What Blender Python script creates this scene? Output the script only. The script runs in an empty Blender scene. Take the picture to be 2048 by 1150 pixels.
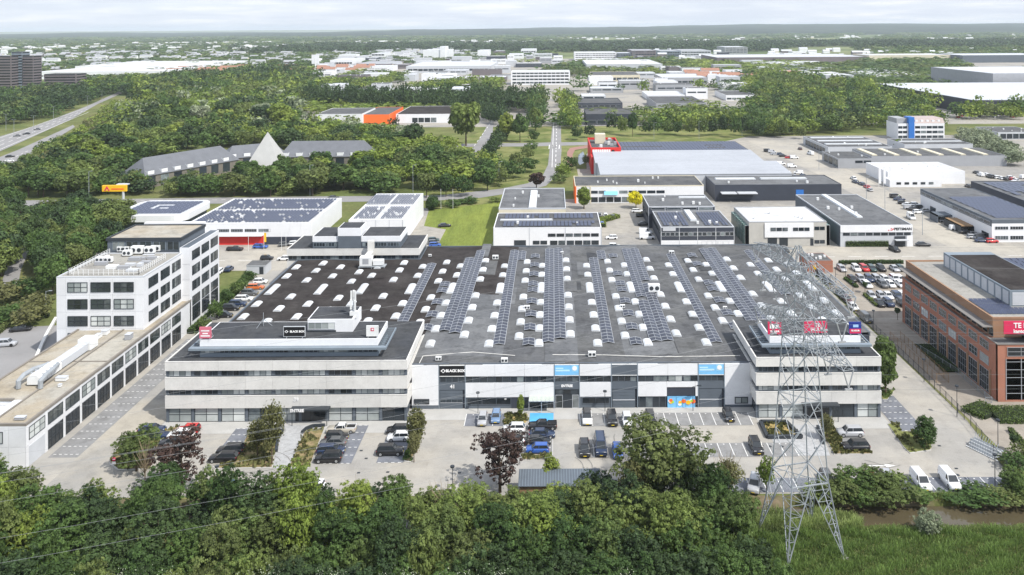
import bpy, math, random
import numpy as np
from mathutils import Vector, Matrix
R = math.radians
rnd = random.Random(7)
col = bpy.context.scene.collection
sc = bpy.context.scene

# ---------------------------------------------------------------- camera
CAM_H, FOC, VX, VY, EPS = 72.0, 1650.0, 1105.0, 55.0, 0.0061   # metres; pixels of the 2048 px wide photograph
cd = bpy.data.cameras.new('camera')
cam = bpy.data.objects.new('camera', cd); col.objects.link(cam)
cd.sensor_width = 36.0; cd.lens = FOC / 2048 * 36.0
cd.shift_x = (1024 - VX) / 2048; cd.shift_y = -(575 - VY) / 2048
cd.clip_start = 1.0; cd.clip_end = 60000
cam.location = (0, 0, CAM_H)
cam.rotation_euler = (Matrix.Rotation(R(90), 4, 'X') @ Matrix.Rotation(-EPS, 4, 'Z')).to_euler()
sc.camera = cam

# ---------------------------------------------------------------- sky, sun, exposure
SUN_DIR = Vector((0.50, -0.40, 0.80)).normalized()
elev = math.asin(SUN_DIR.z); azim = math.atan2(SUN_DIR.x, SUN_DIR.y)
w = bpy.data.worlds.new('World'); sc.world = w; w.use_nodes = True
nt = w.node_tree; nt.nodes.clear()
def N(nt, t, **kw):
    n = nt.nodes.new(t)
    for k, v in kw.items():
        if k.startswith('i_'): n.inputs[k[2:].replace('_', ' ')].default_value = v
        else: setattr(n, k, v)
    return n
sky = N(nt, 'ShaderNodeTexSky', sky_type='NISHITA', sun_disc=False, sun_elevation=elev, sun_rotation=azim)
sky.air_density = 1.0; sky.dust_density = 1.5; sky.ozone_density = 1.5
tcn = N(nt, 'ShaderNodeTexCoord'); L = nt.links.new
sx = N(nt, 'ShaderNodeSeparateXYZ'); L(tcn.outputs['Generated'], sx.inputs[0])
def M2(op, a, b):
    n = N(nt, 'ShaderNodeMath', operation=op)
    for i, v in enumerate((a, b)):
        if isinstance(v, (int, float)): n.inputs[i].default_value = v
        else: L(v, n.inputs[i])
    return n.outputs[0]
zz = M2('ADD', M2('MAXIMUM', sx.outputs[2], 0.0), .085)          # clouds as a flat layer seen in perspective
cb = N(nt, 'ShaderNodeCombineXYZ'); L(M2('DIVIDE', sx.outputs[0], zz), cb.inputs[0]); L(M2('DIVIDE', sx.outputs[1], zz), cb.inputs[1])
nz = N(nt, 'ShaderNodeTexNoise'); nz.inputs['Scale'].default_value = .75; nz.inputs['Detail'].default_value = 7; nz.inputs['Roughness'].default_value = .58
L(cb.outputs[0], nz.inputs['Vector'])
rp = N(nt, 'ShaderNodeValToRGB'); rp.color_ramp.elements[0].position = .40; rp.color_ramp.elements[0].color = (5.1 / 8, 5.6 / 8, 6.6 / 8, 1)
rp.color_ramp.elements[1].position = .68; rp.color_ramp.elements[1].color = (6.9 / 8, 7.05 / 8, 7.4 / 8, 1)
e_ = rp.color_ramp.elements.new(.54); e_.color = (5.7 / 8, 6.15 / 8, 7.0 / 8, 1)
L(nz.outputs['Fac'], rp.inputs['Fac'])
sc8 = N(nt, 'ShaderNodeMixRGB', blend_type='MULTIPLY'); sc8.inputs['Fac'].default_value = 1; sc8.inputs['Color2'].default_value = (8, 8, 8, 1); L(rp.outputs['Color'], sc8.inputs['Color1'])
mx = N(nt, 'ShaderNodeMixRGB'); mx.inputs['Fac'].default_value = .78; L(sky.outputs['Color'], mx.inputs['Color1']); L(sc8.outputs[0], mx.inputs['Color2'])
bg = N(nt, 'ShaderNodeBackground'); bg.inputs['Strength'].default_value = 0.132
out = N(nt, 'ShaderNodeOutputWorld'); L(mx.outputs[0], bg.inputs['Color']); L(bg.outputs[0], out.inputs['Surface'])
sd = bpy.data.lights.new('sun', 'SUN'); sun = bpy.data.objects.new('sun', sd); col.objects.link(sun)
sd.energy = 4.0; sd.angle = R(.9); sd.color = (1.0, .955, .88)
sun.rotation_euler = SUN_DIR.to_track_quat('Z', 'Y').to_euler(); sun.location = (0, 0, 300)
vs = sc.view_settings; vs.view_transform = 'Standard'; vs.look = 'None'; vs.gamma = 1.0; vs.exposure = 0.33
cy = sc.cycles
cy.max_bounces = 6; cy.diffuse_bounces = 2; cy.glossy_bounces = 2; cy.transmission_bounces = 2; cy.volume_bounces = 2; cy.transparent_max_bounces = 4
cy.use_adaptive_sampling = True

# ---------------------------------------------------------------- picture -> place
def P(px, py, z=0.0):
    """the point at height z that stands at picture position px, py"""
    a, b = px - VX, py - VY
    u = (a - EPS * b); v = (b + EPS * a)
    Y = FOC * (CAM_H - z) / v
    return (u * Y / FOC, Y)

# ---------------------------------------------------------------- materials
MATS = {}
def mat(name, color, rough=.8, var=.12, scale=.5, spec=.3, metal=0.0, fine=0.0, fscale=6.0, color2=None, cscale=.08, objvar=0.0, bump=0.0, tsl=0.0, stretch=None, stain=0.0, seams=None):
    """world-space noise colour variation; color2 = second tone in large patches"""
    if name in MATS: return MATS[name]
    m = bpy.data.materials.new(name); m.use_nodes = True; nt = m.node_tree
    b = nt.nodes['Principled BSDF']
    b.inputs['Roughness'].default_value = rough; b.inputs['Metallic'].default_value = metal
    b.inputs['Specular IOR Level'].default_value = spec
    geo = N(nt, 'ShaderNodeNewGeometry'); L = nt.links.new
    vec = geo.outputs['Position']
    if stretch:
        mpn = N(nt, 'ShaderNodeMapping'); mpn.inputs['Scale'].default_value = stretch; L(vec, mpn.inputs['Vector']); vec = mpn.outputs[0]
    def noise(s, d=4):
        n = N(nt, 'ShaderNodeTexNoise'); n.inputs['Scale'].default_value = s; n.inputs['Detail'].default_value = d; n.inputs['Roughness'].default_value = .6
        L(vec, n.inputs['Vector']); return n.outputs['Fac']
    c = (*color, 1)
    cur = None
    if color2 is not None:
        r = N(nt, 'ShaderNodeMapRange'); r.inputs['From Min'].default_value = .42; r.inputs['From Max'].default_value = .58
        L(noise(cscale, 5), r.inputs['Value'])
        m2 = N(nt, 'ShaderNodeMixRGB'); m2.inputs['Color1'].default_value = c; m2.inputs['Color2'].default_value = (*color2, 1)
        L(r.outputs[0], m2.inputs['Fac']); cur = m2.outputs[0]
    def mult(cur, src, lo, hi, f0=.3, f1=.7):
        r = N(nt, 'ShaderNodeMapRange'); r.inputs['From Min'].default_value = f0; r.inputs['From Max'].default_value = f1
        r.inputs['To Min'].default_value = lo; r.inputs['To Max'].default_value = hi; L(src, r.inputs['Value'])
        mm = N(nt, 'ShaderNodeMixRGB', blend_type='MULTIPLY'); mm.inputs['Fac'].default_value = 1
        if cur is None: mm.inputs['Color1'].default_value = c
        else: L(cur, mm.inputs['Color1'])
        L(r.outputs[0], mm.inputs['Color2']); return mm.outputs[0]
    if var: cur = mult(cur, noise(scale), 1 - var, 1 + var)
    if stain:
        cur = mult(cur, noise(.35, 7), 1 - stain, 1.0, .36, .50); cur = mult(cur, noise(1.3, 6), 1 - stain * .8, 1.0, .34, .44)
    if seams:
        bt = N(nt, 'ShaderNodeTexBrick'); L(vec, bt.inputs['Vector']); bt.inputs['Scale'].default_value = 1.0; bt.inputs['Brick Width'].default_value = seams[0]; bt.inputs['Row Height'].default_value = seams[1]
        bt.inputs['Mortar Size'].default_value = seams[2]; bt.inputs['Color1'].default_value = (1, 1, 1, 1); bt.inputs['Color2'].default_value = (.90, .90, .90, 1); bt.inputs['Mortar'].default_value = (seams[3],) * 3 + (1,)
        mm = N(nt, 'ShaderNodeMixRGB', blend_type='MULTIPLY'); mm.inputs['Fac'].default_value = 1
        if cur is None: mm.inputs['Color1'].default_value = c
        else: L(cur, mm.inputs['Color1'])
        L(bt.outputs['Color'], mm.inputs['Color2']); cur = mm.outputs[0]
    if fine: cur = mult(cur, noise(fscale, 2), 1 - fine, 1 + fine)
    if objvar:
        oi = N(nt, 'ShaderNodeObjectInfo'); cur = mult(cur, oi.outputs['Random'], 1 - objvar, 1 + objvar, 0, 1)
    if cur is None: b.inputs['Base Color'].default_value = c
    else: L(cur, b.inputs['Base Color'])
    if bump:
        bn = N(nt, 'ShaderNodeBump'); bn.inputs['Strength'].default_value = bump; L(noise(fscale, 2), bn.inputs['Height']); L(bn.outputs[0], b.inputs['Normal'])
    MATS[name] = m; return m

def leaf_mat(name, stops, trans=.25):
    m = bpy.data.materials.new(name); m.use_nodes = True; nt = m.node_tree; L = nt.links.new
    b = nt.nodes['Principled BSDF']; b.inputs['Roughness'].default_value = .6; b.inputs['Specular IOR Level'].default_value = .25
    oi = N(nt, 'ShaderNodeObjectInfo'); at = N(nt, 'ShaderNodeAttribute', attribute_name='tone')
    sep = N(nt, 'ShaderNodeSeparateColor'); L(at.outputs['Color'], sep.inputs[0])
    add = N(nt, 'ShaderNodeMath', operation='ADD'); L(oi.outputs['Random'], add.inputs[0]); L(sep.outputs[1], add.inputs[1])
    fr = N(nt, 'ShaderNodeMath', operation='FRACT'); L(add.outputs[0], fr.inputs[0])
    rp = N(nt, 'ShaderNodeValToRGB'); el = rp.color_ramp.elements
    for i, (p, c) in enumerate(stops):
        e = el[i] if i < 2 else el.new(p)
        e.position = p; e.color = (*c, 1)
    L(fr.outputs[0], rp.inputs['Fac'])
    mr = N(nt, 'ShaderNodeMapRange'); mr.inputs['To Min'].default_value = .5; mr.inputs['To Max'].default_value = 2.1; L(sep.outputs[0], mr.inputs['Value'])
    mm = N(nt, 'ShaderNodeMixRGB', blend_type='MULTIPLY'); mm.inputs['Fac'].default_value = 1
    L(rp.outputs['Color'], mm.inputs['Color1']); L(mr.outputs[0], mm.inputs['Color2'])
    L(mm.outputs[0], b.inputs['Base Color'])
    tb = N(nt, 'ShaderNodeBsdfTranslucent'); L(mm.outputs[0], tb.inputs['Color'])
    ms = N(nt, 'ShaderNodeMixShader'); ms.inputs['Fac'].default_value = trans
    L(b.outputs[0], ms.inputs[1]); L(tb.outputs[0], ms.inputs[2]); L(ms.outputs[0], nt.nodes['Material Output'].inputs['Surface'])
    MATS[name] = m; return m

def glass_mat(name, dark=(.012, .016, .02), light=(.25, .29, .30), share=.25, rough=.06):
    """office glass seen by day: a dark room behind, here and there a blind; varies per pane"""
    m = bpy.data.materials.new(name); m.use_nodes = True; nt = m.node_tree; L = nt.links.new
    b = nt.nodes['Principled BSDF']; b.inputs['Roughness'].default_value = rough; b.inputs['Specular IOR Level'].default_value = .5
    oi = N(nt, 'ShaderNodeObjectInfo'); geo = N(nt, 'ShaderNodeNewGeometry')
    n = N(nt, 'ShaderNodeTexNoise'); n.inputs['Scale'].default_value = .55; n.inputs['Detail'].default_value = 5; L(geo.outputs['Position'], n.inputs['Vector'])
    add = N(nt, 'ShaderNodeMath', operation='MULTIPLY_ADD'); L(n.outputs['Fac'], add.inputs[0]); add.inputs[1].default_value = .5; L(oi.outputs['Random'], add.inputs[2])
    rp = N(nt, 'ShaderNodeValToRGB'); rp.color_ramp.interpolation = 'EASE'
    e = rp.color_ramp.elements
    e[0].position = 0; e[0].color = (*dark, 1); e[1].position = 1; e[1].color = (*light, 1)
    e2 = e.new(max(.02, 1 - share)); e2.color = (*[x * 3 for x in dark], 1)
    mr = N(nt, 'ShaderNodeMapRange'); mr.inputs['From Max'].default_value = 1.35; L(add.outputs[0], mr.inputs['Value'])
    L(mr.outputs[0], rp.inputs['Fac']); L(rp.outputs['Color'], b.inputs['Base Color'])
    MATS[name] = m; return m

# ---------------------------------------------------------------- mesh helpers
class MB:
    def __init__(s): s.v = []; s.f = []; s.m = []; s.mats = []
    def _m(s, m):
        if m is None: return 0
        if m not in s.mats: s.mats.append(m)
        return s.mats.index(m)
    def quad(s, pts, m=None):
        i = len(s.v); s.v += [tuple(p) for p in pts]; s.f.append(tuple(range(i, i + len(pts)))); s.m.append(s._m(m)); return s
    def box(s, x0, y0, z0, x1, y1, z1, m=None, top=None, rz=0.0, c=None):
        i = len(s.v)
        pts = [(x0, y0, z0), (x1, y0, z0), (x1, y1, z0), (x0, y1, z0), (x0, y0, z1), (x1, y0, z1), (x1, y1, z1), (x0, y1, z1)]
        if rz:
            cx, cy = c or ((x0 + x1) / 2, (y0 + y1) / 2); cs, sn = math.cos(rz), math.sin(rz)
            pts = [(cx + (x - cx) * cs - (y - cy) * sn, cy + (x - cx) * sn + (y - cy) * cs, z) for x, y, z in pts]
        s.v += pts
        F = [(0, 1, 5, 4), (1, 2, 6, 5), (2, 3, 7, 6), (3, 0, 4, 7), (4, 5, 6, 7), (3, 2, 1, 0)]
        mi = s._m(m); ti = s._m(top) if top is not None else mi
        for k, f in enumerate(F): s.f.append(tuple(i + j for j in f)); s.m.append(ti if k == 4 else mi)
        return s
    def prism(s, prof, axis, a, b, m=None):
        """profile [(p,q)] extruded along axis 'x' (p=y,q=z) or 'y' (p=x,q=z) or 'z' (p=x,q=y)"""
        i = len(s.v); n = len(prof)
        def pt(p, q, t): return {'x': (t, p, q), 'y': (p, t, q), 'z': (p, q, t)}[axis]
        s.v += [pt(p, q, a) for p, q in prof] + [pt(p, q, b) for p, q in prof]
        mi = s._m(m)
        for k in range(n):
            l = (k + 1) % n; s.f.append((i + k, i + l, i + n + l, i + n + k)); s.m.append(mi)
        s.f.append(tuple(i + k for k in range(n))[::-1]); s.m.append(mi); s.f.append(tuple(i + n + k for k in range(n))); s.m.append(mi)
        return s
    def bar(s, a, b, r, m=None, n=4, r2=None):
        a = Vector(a); b = Vector(b); d = b - a
        if d.length < 1e-6: return s
        d.normalize(); u = d.cross(Vector((0, 0, 1)))
        if u.length < 1e-3: u = Vector((1, 0, 0))
        u.normalize(); w_ = d.cross(u); i = len(s.v); r2 = r if r2 is None else r2
        for c_, rr in ((a, r), (b, r2)):
            for k in range(n):
                t = 2 * math.pi * (k + .5) / n; s.v.append(tuple(c_ + u * (math.cos(t) * rr) + w_ * (math.sin(t) * rr)))
        mi = s._m(m)
        for k in range(n):
            l = (k + 1) % n; s.f.append((i + k, i + l, i + n + l, i + n + k)); s.m.append(mi)
        s.f.append(tuple(i + n + k for k in range(n))); s.m.append(mi)
        s.f.append(tuple(i + k for k in range(n))[::-1]); s.m.append(mi)
        return s
    def ball(s, c, rx, ry, rz, m=None, nu=8, nv=5, jit=0.0, rg=None):
        i = len(s.v); mi = s._m(m)
        for a in range(1, nv):
            ph = math.pi * a / nv
            for b in range(nu):
                th = 2 * math.pi * b / nu; j = 1 + (rg.uniform(-jit, jit) if rg else 0)
                s.v.append((c[0] + rx * j * math.sin(ph) * math.cos(th), c[1] + ry * j * math.sin(ph) * math.sin(th), c[2] + rz * j * math.cos(ph)))
        t = len(s.v); s.v.append((c[0], c[1], c[2] + rz)); s.v.append((c[0], c[1], c[2] - rz))
        for a in range(nv - 2):
            for b in range(nu):
                q = (b + 1) % nu; s.f.append((i + a * nu + b, i + (a + 1) * nu + b, i + (a + 1) * nu + q, i + a * nu + q)); s.m.append(mi)
        for b in range(nu):
            q = (b + 1) % nu
            s.f.append((t, i + b, i + q)); s.m.append(mi)
            s.f.append((t + 1, i + (nv - 2) * nu + q, i + (nv - 2) * nu + b)); s.m.append(mi)
        return s
    def mesh(s, name, m=None):
        me = bpy.data.meshes.new(name); me.from_pydata(s.v, [], s.f)
        ms = [x for x in s.mats] if s.mats else ([m] if m else [])
        for x in ms: me.materials.append(x)
        if len(ms) > 1: me.polygons.foreach_set('material_index', s.m)
        me.update(); return me

def link(name, me, parent=None, loc=(0, 0, 0), rz=0.0, scale=None):
    o = bpy.data.objects.new(name, me); col.objects.link(o)
    o.location = loc
    if rz: o.rotation_euler = (0, 0, rz)
    if scale: o.scale = scale
    if parent is not None: o.parent = parent
    return o
LABELS = {}
def tag(o, label=None, cat=None, group=None, kind=None):
    if label: o['label'] = label; LABELS[label] = LABELS.get(label, 0) + 1
    if cat: o['category'] = cat
    if group: o['group'] = group
    if kind: o['kind'] = kind
    return o
def thing(name, label, cat, loc=(0, 0, 0), rz=0.0, group=None):
    return tag(link(name, None, None, loc, rz), label, cat, group)
def part(name, mb, parent, m=None, loc=(0, 0, 0), rz=0.0):
    return link(name, mb.mesh(name, m) if isinstance(mb, MB) else mb, parent, loc, rz)
def sheet(name, pts, z, m, kind='structure', label=None):
    """flat ground surface from world points, turned to face up"""
    a = sum(pts[i][0] * pts[(i + 1) % len(pts)][1] - pts[(i + 1) % len(pts)][0] * pts[i][1] for i in range(len(pts)))
    if a < 0: pts = pts[::-1]
    me = bpy.data.meshes.new(name); me.from_pydata([(x, y, z) for x, y in pts], [], [tuple(range(len(pts)))]); me.materials.append(m)
    o = link(name, me); o['kind'] = kind
    if label: o['label'] = label
    return o
def pxs(*pp, z=0.0): return [P(x, y, z) for x, y in pp]
def text_mesh(s, size, ext=.03, bold=0.0):
    cu = bpy.data.curves.new('lettering', 'FONT'); cu.body = s; cu.size = size; cu.extrude = ext; cu.align_x = 'CENTER'; cu.align_y = 'CENTER'; cu.offset = bold
    cu.resolution_u = 2
    return cu
def lettering(s, parent, loc, size, m, bold=0.0, rz=0.0, name='lettering', sx=1.0):
    cu = text_mesh(s, size, .03, bold); cu.materials.append(m)
    tmp = bpy.data.objects.new('lettering', cu); col.objects.link(tmp)
    dg = bpy.context.evaluated_depsgraph_get(); me = bpy.data.meshes.new_from_object(tmp.evaluated_get(dg)); bpy.data.objects.remove(tmp)
    o = link(name, me, parent, loc); o.rotation_euler = (R(90), 0, rz); o.scale = (sx, 1, 1)
    return o
# ---------------------------------------------------------------- materials used by the place
M_ground = mat('meadow_ground', (.10, .125, .04), 1, .25, .05, spec=.1, fine=.15, fscale=.8, color2=(.16, .165, .065), cscale=.02)
M_farfield = mat('far_fields', (.085, .12, .05), 1, .3, .004, spec=.05, color2=(.19, .21, .10), cscale=.0016)
M_grass = mat('verge_grass', (.20, .205, .08), 1, .18, .15, spec=.1, fine=.15, fscale=2.5, color2=(.11, .14, .04), cscale=.06)
M_lawn = mat('mown_lawn', (.14, .175, .04), 1, .14, .3, spec=.1, fine=.12, fscale=1.2, color2=(.20, .235, .05), cscale=.05, stretch=(1.6, .25, 1))
M_hedge_ground = mat('dark_undergrowth_ground', (.045, .055, .02), 1, .3, .5, spec=.05)
M_pave = mat('concrete_block_paving', (.34, .328, .305), .9, .07, .12, fine=.05, fscale=4, color2=(.375, .352, .312), cscale=.06, stain=.10, seams=(6.0, 2.5, .02, .93))
M_apron = mat('pale_concrete_apron', (.40, .395, .38), .9, .09, .3, fine=.05, fscale=5)
M_bay = mat('bluegrey_bay_paving', (.17, .18, .205), .9, .12, .5, fine=.07, fscale=5, stain=.18)
M_baygrey = mat('grey_bay_paving', (.235, .235, .235), .9, .12, .4, fine=.07, fscale=5, stain=.18)
M_lane = mat('beige_lane_paving', (.38, .35, .295), .9, .1, .15, fine=.05, fscale=4, color2=(.30, .29, .27), cscale=.05, stain=.12)
M_brown = mat('brown_clinker_paving', (.27, .235, .195), .9, .1, .2, fine=.06, fscale=4, color2=(.31, .28, .24), cscale=.05, stain=.12)
M_street = mat('worn_street_concrete', (.40, .37, .315), .9, .08, .1, fine=.05, fscale=3, color2=(.34, .32, .285), cscale=.03, stain=.12)
M_asphalt = mat('asphalt', (.13, .13, .135), .9, .12, .1, fine=.06, fscale=3)
M_oldasphalt = mat('bleached_asphalt', (.25, .245, .245), .9, .1, .08, fine=.05, fscale=3)
M_redpath = mat('red_cycle_path', (.30, .17, .14), .9, .1, .2)
M_line = mat('white_road_paint', (.72, .72, .70), .7, .12, 1.0)
M_yard = mat('industrial_yard', (.37, .345, .30), .95, .14, .03, fine=.08, fscale=.4, color2=(.25, .24, .225), cscale=.03, stain=.15)
M_kerb = mat('concrete_kerb', (.45, .44, .42), .85, .08, 1.5)
M_bed = mat('planting_bed_mulch', (.24, .185, .10), 1, .3, 1.2, fine=.3, fscale=5, color2=(.12, .12, .04), cscale=.4)
M_water = mat('muddy_water', (.085, .07, .042), .06, .15, .12, spec=.5, bump=.02, fscale=1.2)
M_pond = mat('pond_water', (.10, .13, .17), .08, .05, .2, spec=.6)
M_bank = mat('canal_bank_earth', (.16, .13, .085), 1, .25, .8, spec=.1, color2=(.07, .08, .025), cscale=.3)
M_hill = mat('wooded_hills', (.022, .036, .028), 1, .3, .004, spec=.02, color2=(.035, .05, .035), cscale=.002)

# the ground: one sheet with the canal cut into it, running out to the horizon
def ground():
    prof = [(-60, 0), (118.4, 0), (119.4, -1.2), (124.6, -1.2), (125.6, -.15), (126.6, 0), (900, 0), (60000, 0)]
    v = []; f = []; mi = []
    xs = [-60000, -600, 600, 60000]
    for x in xs:
        for y, z in prof: v.append((x, y, z))
    n = len(prof)
    for i in range(len(xs) - 1):
        for j in range(n - 1):
            f.append((i * n + j, (i + 1) * n + j, (i + 1) * n + j + 1, i * n + j + 1))
            mi.append(1 if j in (1, 2, 3, 4) else (2 if j == 6 else 0))
    me = bpy.data.meshes.new('ground'); me.from_pydata(v, [], f)
    for m in (M_ground, M_bank, M_farfield): me.materials.append(m)
    me.polygons.foreach_set('material_index', mi)
    return tag(link('ground', me), kind='structure')
ground()
sheet('canal_water', [(-600, 118.4), (600, 118.4), (600, 125.5), (-600, 125.5)], -.85, M_water)

# near plots
sheet('forecourt_paving', [(-90, 127), (72, 127), (75, 150), (75, 246), (-90, 246)], .03, M_pave)
sheet('front_apron', [(-71.5, 146.9), (-26, 146.9), (-26, 151.5), (37, 151.5), (37, 147.3), (60.5, 147.3), (60.5, 156), (-71.5, 156)], .05, M_apron)
sheet('side_lane', [(-80.5, 127.2), (-72, 127.2), (-71.6, 190), (-80.5, 205)], .045, M_lane)
sheet('side_bay_paving', [(-85.5, 139), (-80.5, 139), (-80.5, 192), (-85.5, 192)], .045, M_baygrey)
sheet('brown_lane_paving', [(75.6, 128), (200, 128), (200, 246), (75.6, 246)], .03, M_brown)
sheet('rear_street', [(-150, 246), (260, 246), (260, 268.5), (-150, 268.5)], .04, M_street)
sheet('left_yard_asphalt', [(-190, 128), (-103, 150), (-108, 203), (-150, 198), (-190, 180)], .03, M_oldasphalt)
sheet('industrial_yard', [(-60, 268.5), (142, 268.5), (142, 346), (-2, 346), (-2, 330), (-60, 330)], .03, M_yard)
sheet('industrial_yard', [(12, 346), (142, 346), (142, 480), (100, 480), (90, 400), (12, 420)], .036, M_yard)
sheet('industrial_yard', [(142, 268.5), (330, 268.5), (330, 452), (142, 452)], .03, M_yard)
sheet('industrial_yard', [(142.0, 452), (300, 452), (300, 540), (128, 540), (106, 515), (106, 480.1), (142, 480.1)], .042, M_yard)
sheet('shop_yard_paving', [(-150, 268.5), (-60, 268.5), (-60, 276), (-150, 276)], .03, M_yard)
sheet('side_street', [(128, 268.5), (142, 268.5), (147, 400), (152, 520), (122, 520), (128, 400)], .05, M_street)
sheet('lawn', pxs((858, 420), (1002, 405), (1003, 440), (985, 496), (970, 504), (868, 504), (892, 459), (848, 452)), .05, M_lawn)
sheet('business_park_yard', [(-330, 600), (520, 600), (1000, 1000), (1200, 1900), (-500, 1900)], .05, M_yard)
# wide grass verges round the junction
sheet('grass_verge', pxs((860, 385), (1150, 345), (1180, 290), (1500, 262), (1560, 300), (1190, 300), (1150, 350), (1005, 404), (862, 420)), .03, M_grass)
sheet('grass_verge', pxs((905, 290), (1060, 215), (1150, 215), (1600, 262), (1560, 300), (1180, 290), (1100, 345), (900, 385), (860, 390)), .025, M_grass)
sheet('hotel_meadow', pxs((570, 252), (800, 252), (840, 290), (740, 300), (560, 275)), .03, M_grass)

# highway on the left (low embankment) and the other roads
def road(name, pts, z, m, lines=None): return sheet(name, pts, z, m)
road('highway', pxs((-300, 400), (0, 303), (63, 275), (142, 239), (196, 208), (245, 186), (238, 183), (175, 212), (68, 253), (0, 273), (-300, 330)), .10, M_oldasphalt)
road('slip_road', pxs((-80, 352), (0, 314), (36, 300), (120, 262), (146, 250), (150, 254), (60, 310), (0, 345), (-80, 390)), .08, M_oldasphalt)
road('local_road', pxs((-200, 409), (0, 402), (400, 396), (640, 393), (800, 392), (880, 391), (1000, 378), (1055, 367), (1086, 350), (1096, 330), (1099, 302), (1103, 270), (1106, 228), (1122, 228), (1122, 270), (1123, 302), (1121, 330), (1112, 352), (1092, 372), (1050, 382), (960, 396), (880, 401), (640, 405), (400, 408), (0, 414), (-200, 420)), .09, M_oldasphalt)
road('parallel_road', pxs((905, 330), (928, 311), (951, 292), (966, 267), (978, 244), (984, 228), (992, 228), (987, 246), (984, 280), (965, 296), (945, 317), (928, 340), (910, 345)), .09, M_oldasphalt)
road('cross_road', pxs((906, 288), (1060, 286), (1100, 285), (1190, 284), (1190, 290), (1100, 292), (1060, 293), (906, 294)), .085, M_oldasphalt)
sheet('cycle_path', pxs((1135, 330), (1134, 305), (1140, 296), (1190, 288), (1190, 294), (1150, 300), (1145, 310), (1147, 335)), .09, M_redpath)
sheet('footpath', pxs((5, 560), (15, 530), (50, 492), (62, 492), (42, 540), (38, 560), (20, 600)), .05, M_oldasphalt)
sheet('pond', pxs((1156, 326), (1157, 310), (1166, 303), (1170, 312), (1168, 326), (1160, 330)), .05, M_pond)
sheet('shop_lane', pxs((1174, 350), (1172, 312), (1180, 296), (1195, 296), (1200, 360), (1190, 372)), .06, M_yard)
# lane markings
mk = MB()
def dash(a, b, wd, z, n=1, gap=.5):
    a = Vector((*a, 0)); b = Vector((*b, 0)); d = (b - a)
    for i in range(n):
        p = a + d * (i / n); q = a + d * ((i + gap) / n); t = (q - p).normalized(); s = Vector((-t.y, t.x, 0)) * wd / 2
        mk.quad([(p.x + s.x, p.y + s.y, z), (p.x - s.x, p.y - s.y, z), (q.x - s.x, q.y - s.y, z), (q.x + s.x, q.y + s.y, z)][::-1] if False else [(p.x - s.x, p.y - s.y, z), (q.x - s.x, q.y - s.y, z), (q.x + s.x, q.y + s.y, z), (p.x + s.x, p.y + s.y, z)])
dash(P(1114, 228), P(1111, 340), .35, .105, 16); dash(P(1108, 230), P(1104, 335), .3, .105, 1, 1); dash(P(987, 238), P(925, 325), .35, .105, 12)
dash(P(0, 283), P(180, 217), .4, .115, 14); dash(P(0, 291), P(175, 221), .4, .115, 14); dash(P(0, 276), P(175, 215), .35, .115, 1, 1); dash(P(0, 299), P(178, 224), .35, .115, 1, 1)
dash(P(0, 328), P(60, 300), .35, .1, 6); dash(P(100, 403), P(640, 398), .3, .1, 30)
for x in (60, 200): dash((x - 200, 257), (x, 257), .25, .055, 24)
for px_ in (1099, 1106, 1113, 1119): dash(P(px_, 290), P(px_ - 1, 298), .5, .105, 1, 1)
tag(part('road_markings', mk, None, M_line), kind='structure')

# hills at the skyline: real relief, higher to the right
def hills():
    nx, ny = 160, 26; v = []; f = []
    rg = np.random.RandomState(3)
    ph = rg.rand(12) * 6.28
    for j in range(ny):
        y = 6500 + j * 360
        for i in range(nx):
            x = -12500 + 25000 * i / (nx - 1)
            t = max(0, min(1, (x + 4200) / 7000)); t = t * t * (3 - 2 * t)
            e = math.sin(math.pi * j / (ny - 1))
            h = (28 + 62 * t) * e ** .8 + e * (6 * math.sin(x / 760 + ph[0]) + 5 * math.sin(x / 331 + y / 700 + ph[1]) + 3 * math.sin(x / 140 + ph[2]) + rg.rand() * 4)
            v.append((x, y, max(h, -2) - .5))
    for j in range(ny - 1):
        for i in range(nx - 1):
            a = j * nx + i; f.append((a, a + 1, a + nx + 1, a + nx))
    me = bpy.data.meshes.new('hills'); me.from_pydata(v, [], f); me.materials.append(M_hill)
    me.polygons.foreach_set('use_smooth', [True] * len(f))
    tag(link('hills', me), kind='structure')
hills()

# the air between: one closed box of thin haze
hb = MB().box(-16000, -80, -6, 16000, 17500, 112)
hz = bpy.data.materials.new('haze_air'); hz.use_nodes = True; nt = hz.node_tree; nt.nodes.remove(nt.nodes['Principled BSDF'])
pv = N(nt, 'ShaderNodeVolumePrincipled'); pv.inputs['Color'].default_value = (.82, .90, 1.0, 1); pv.inputs['Density'].default_value = 6.0e-5; pv.inputs['Anisotropy'].default_value = 0.0
nt.links.new(pv.outputs[0], nt.nodes['Material Output'].inputs['Volume'])
HAZE = True
if HAZE: tag(part('haze', hb, None, hz), kind='stuff')
# ---------------------------------------------------------------- vegetation
G_dark = (.045, .082, .024); G_mid = (.078, .128, .034); G_light = (.145, .195, .048); G_olive = (.115, .14, .046)
L_green = leaf_mat('leaves_green', [(0, G_dark), (.45, G_mid), (.75, G_olive), (1, G_light)], .4)
L_dark = leaf_mat('leaves_dark', [(0, (.028, .050, .020)), (1, (.052, .084, .028))], .3)
L_light = leaf_mat('leaves_light', [(0, (.11, .16, .028)), (1, (.19, .235, .048))], .35)
L_copper = leaf_mat('leaves_copper', [(0, (.040, .024, .020)), (1, (.055, .032, .024))], .2)
L_yellow = leaf_mat('leaves_golden', [(0, (.55, .50, .015)), (1, (.62, .55, .02))], .3)
L_silver = leaf_mat('leaves_silver', [(0, (.15, .18, .11)), (1, (.22, .25, .16))], .3)
L_spring = leaf_mat('leaves_sparse', [(0, (.095, .10, .035)), (1, (.14, .14, .06))], .3)
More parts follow.
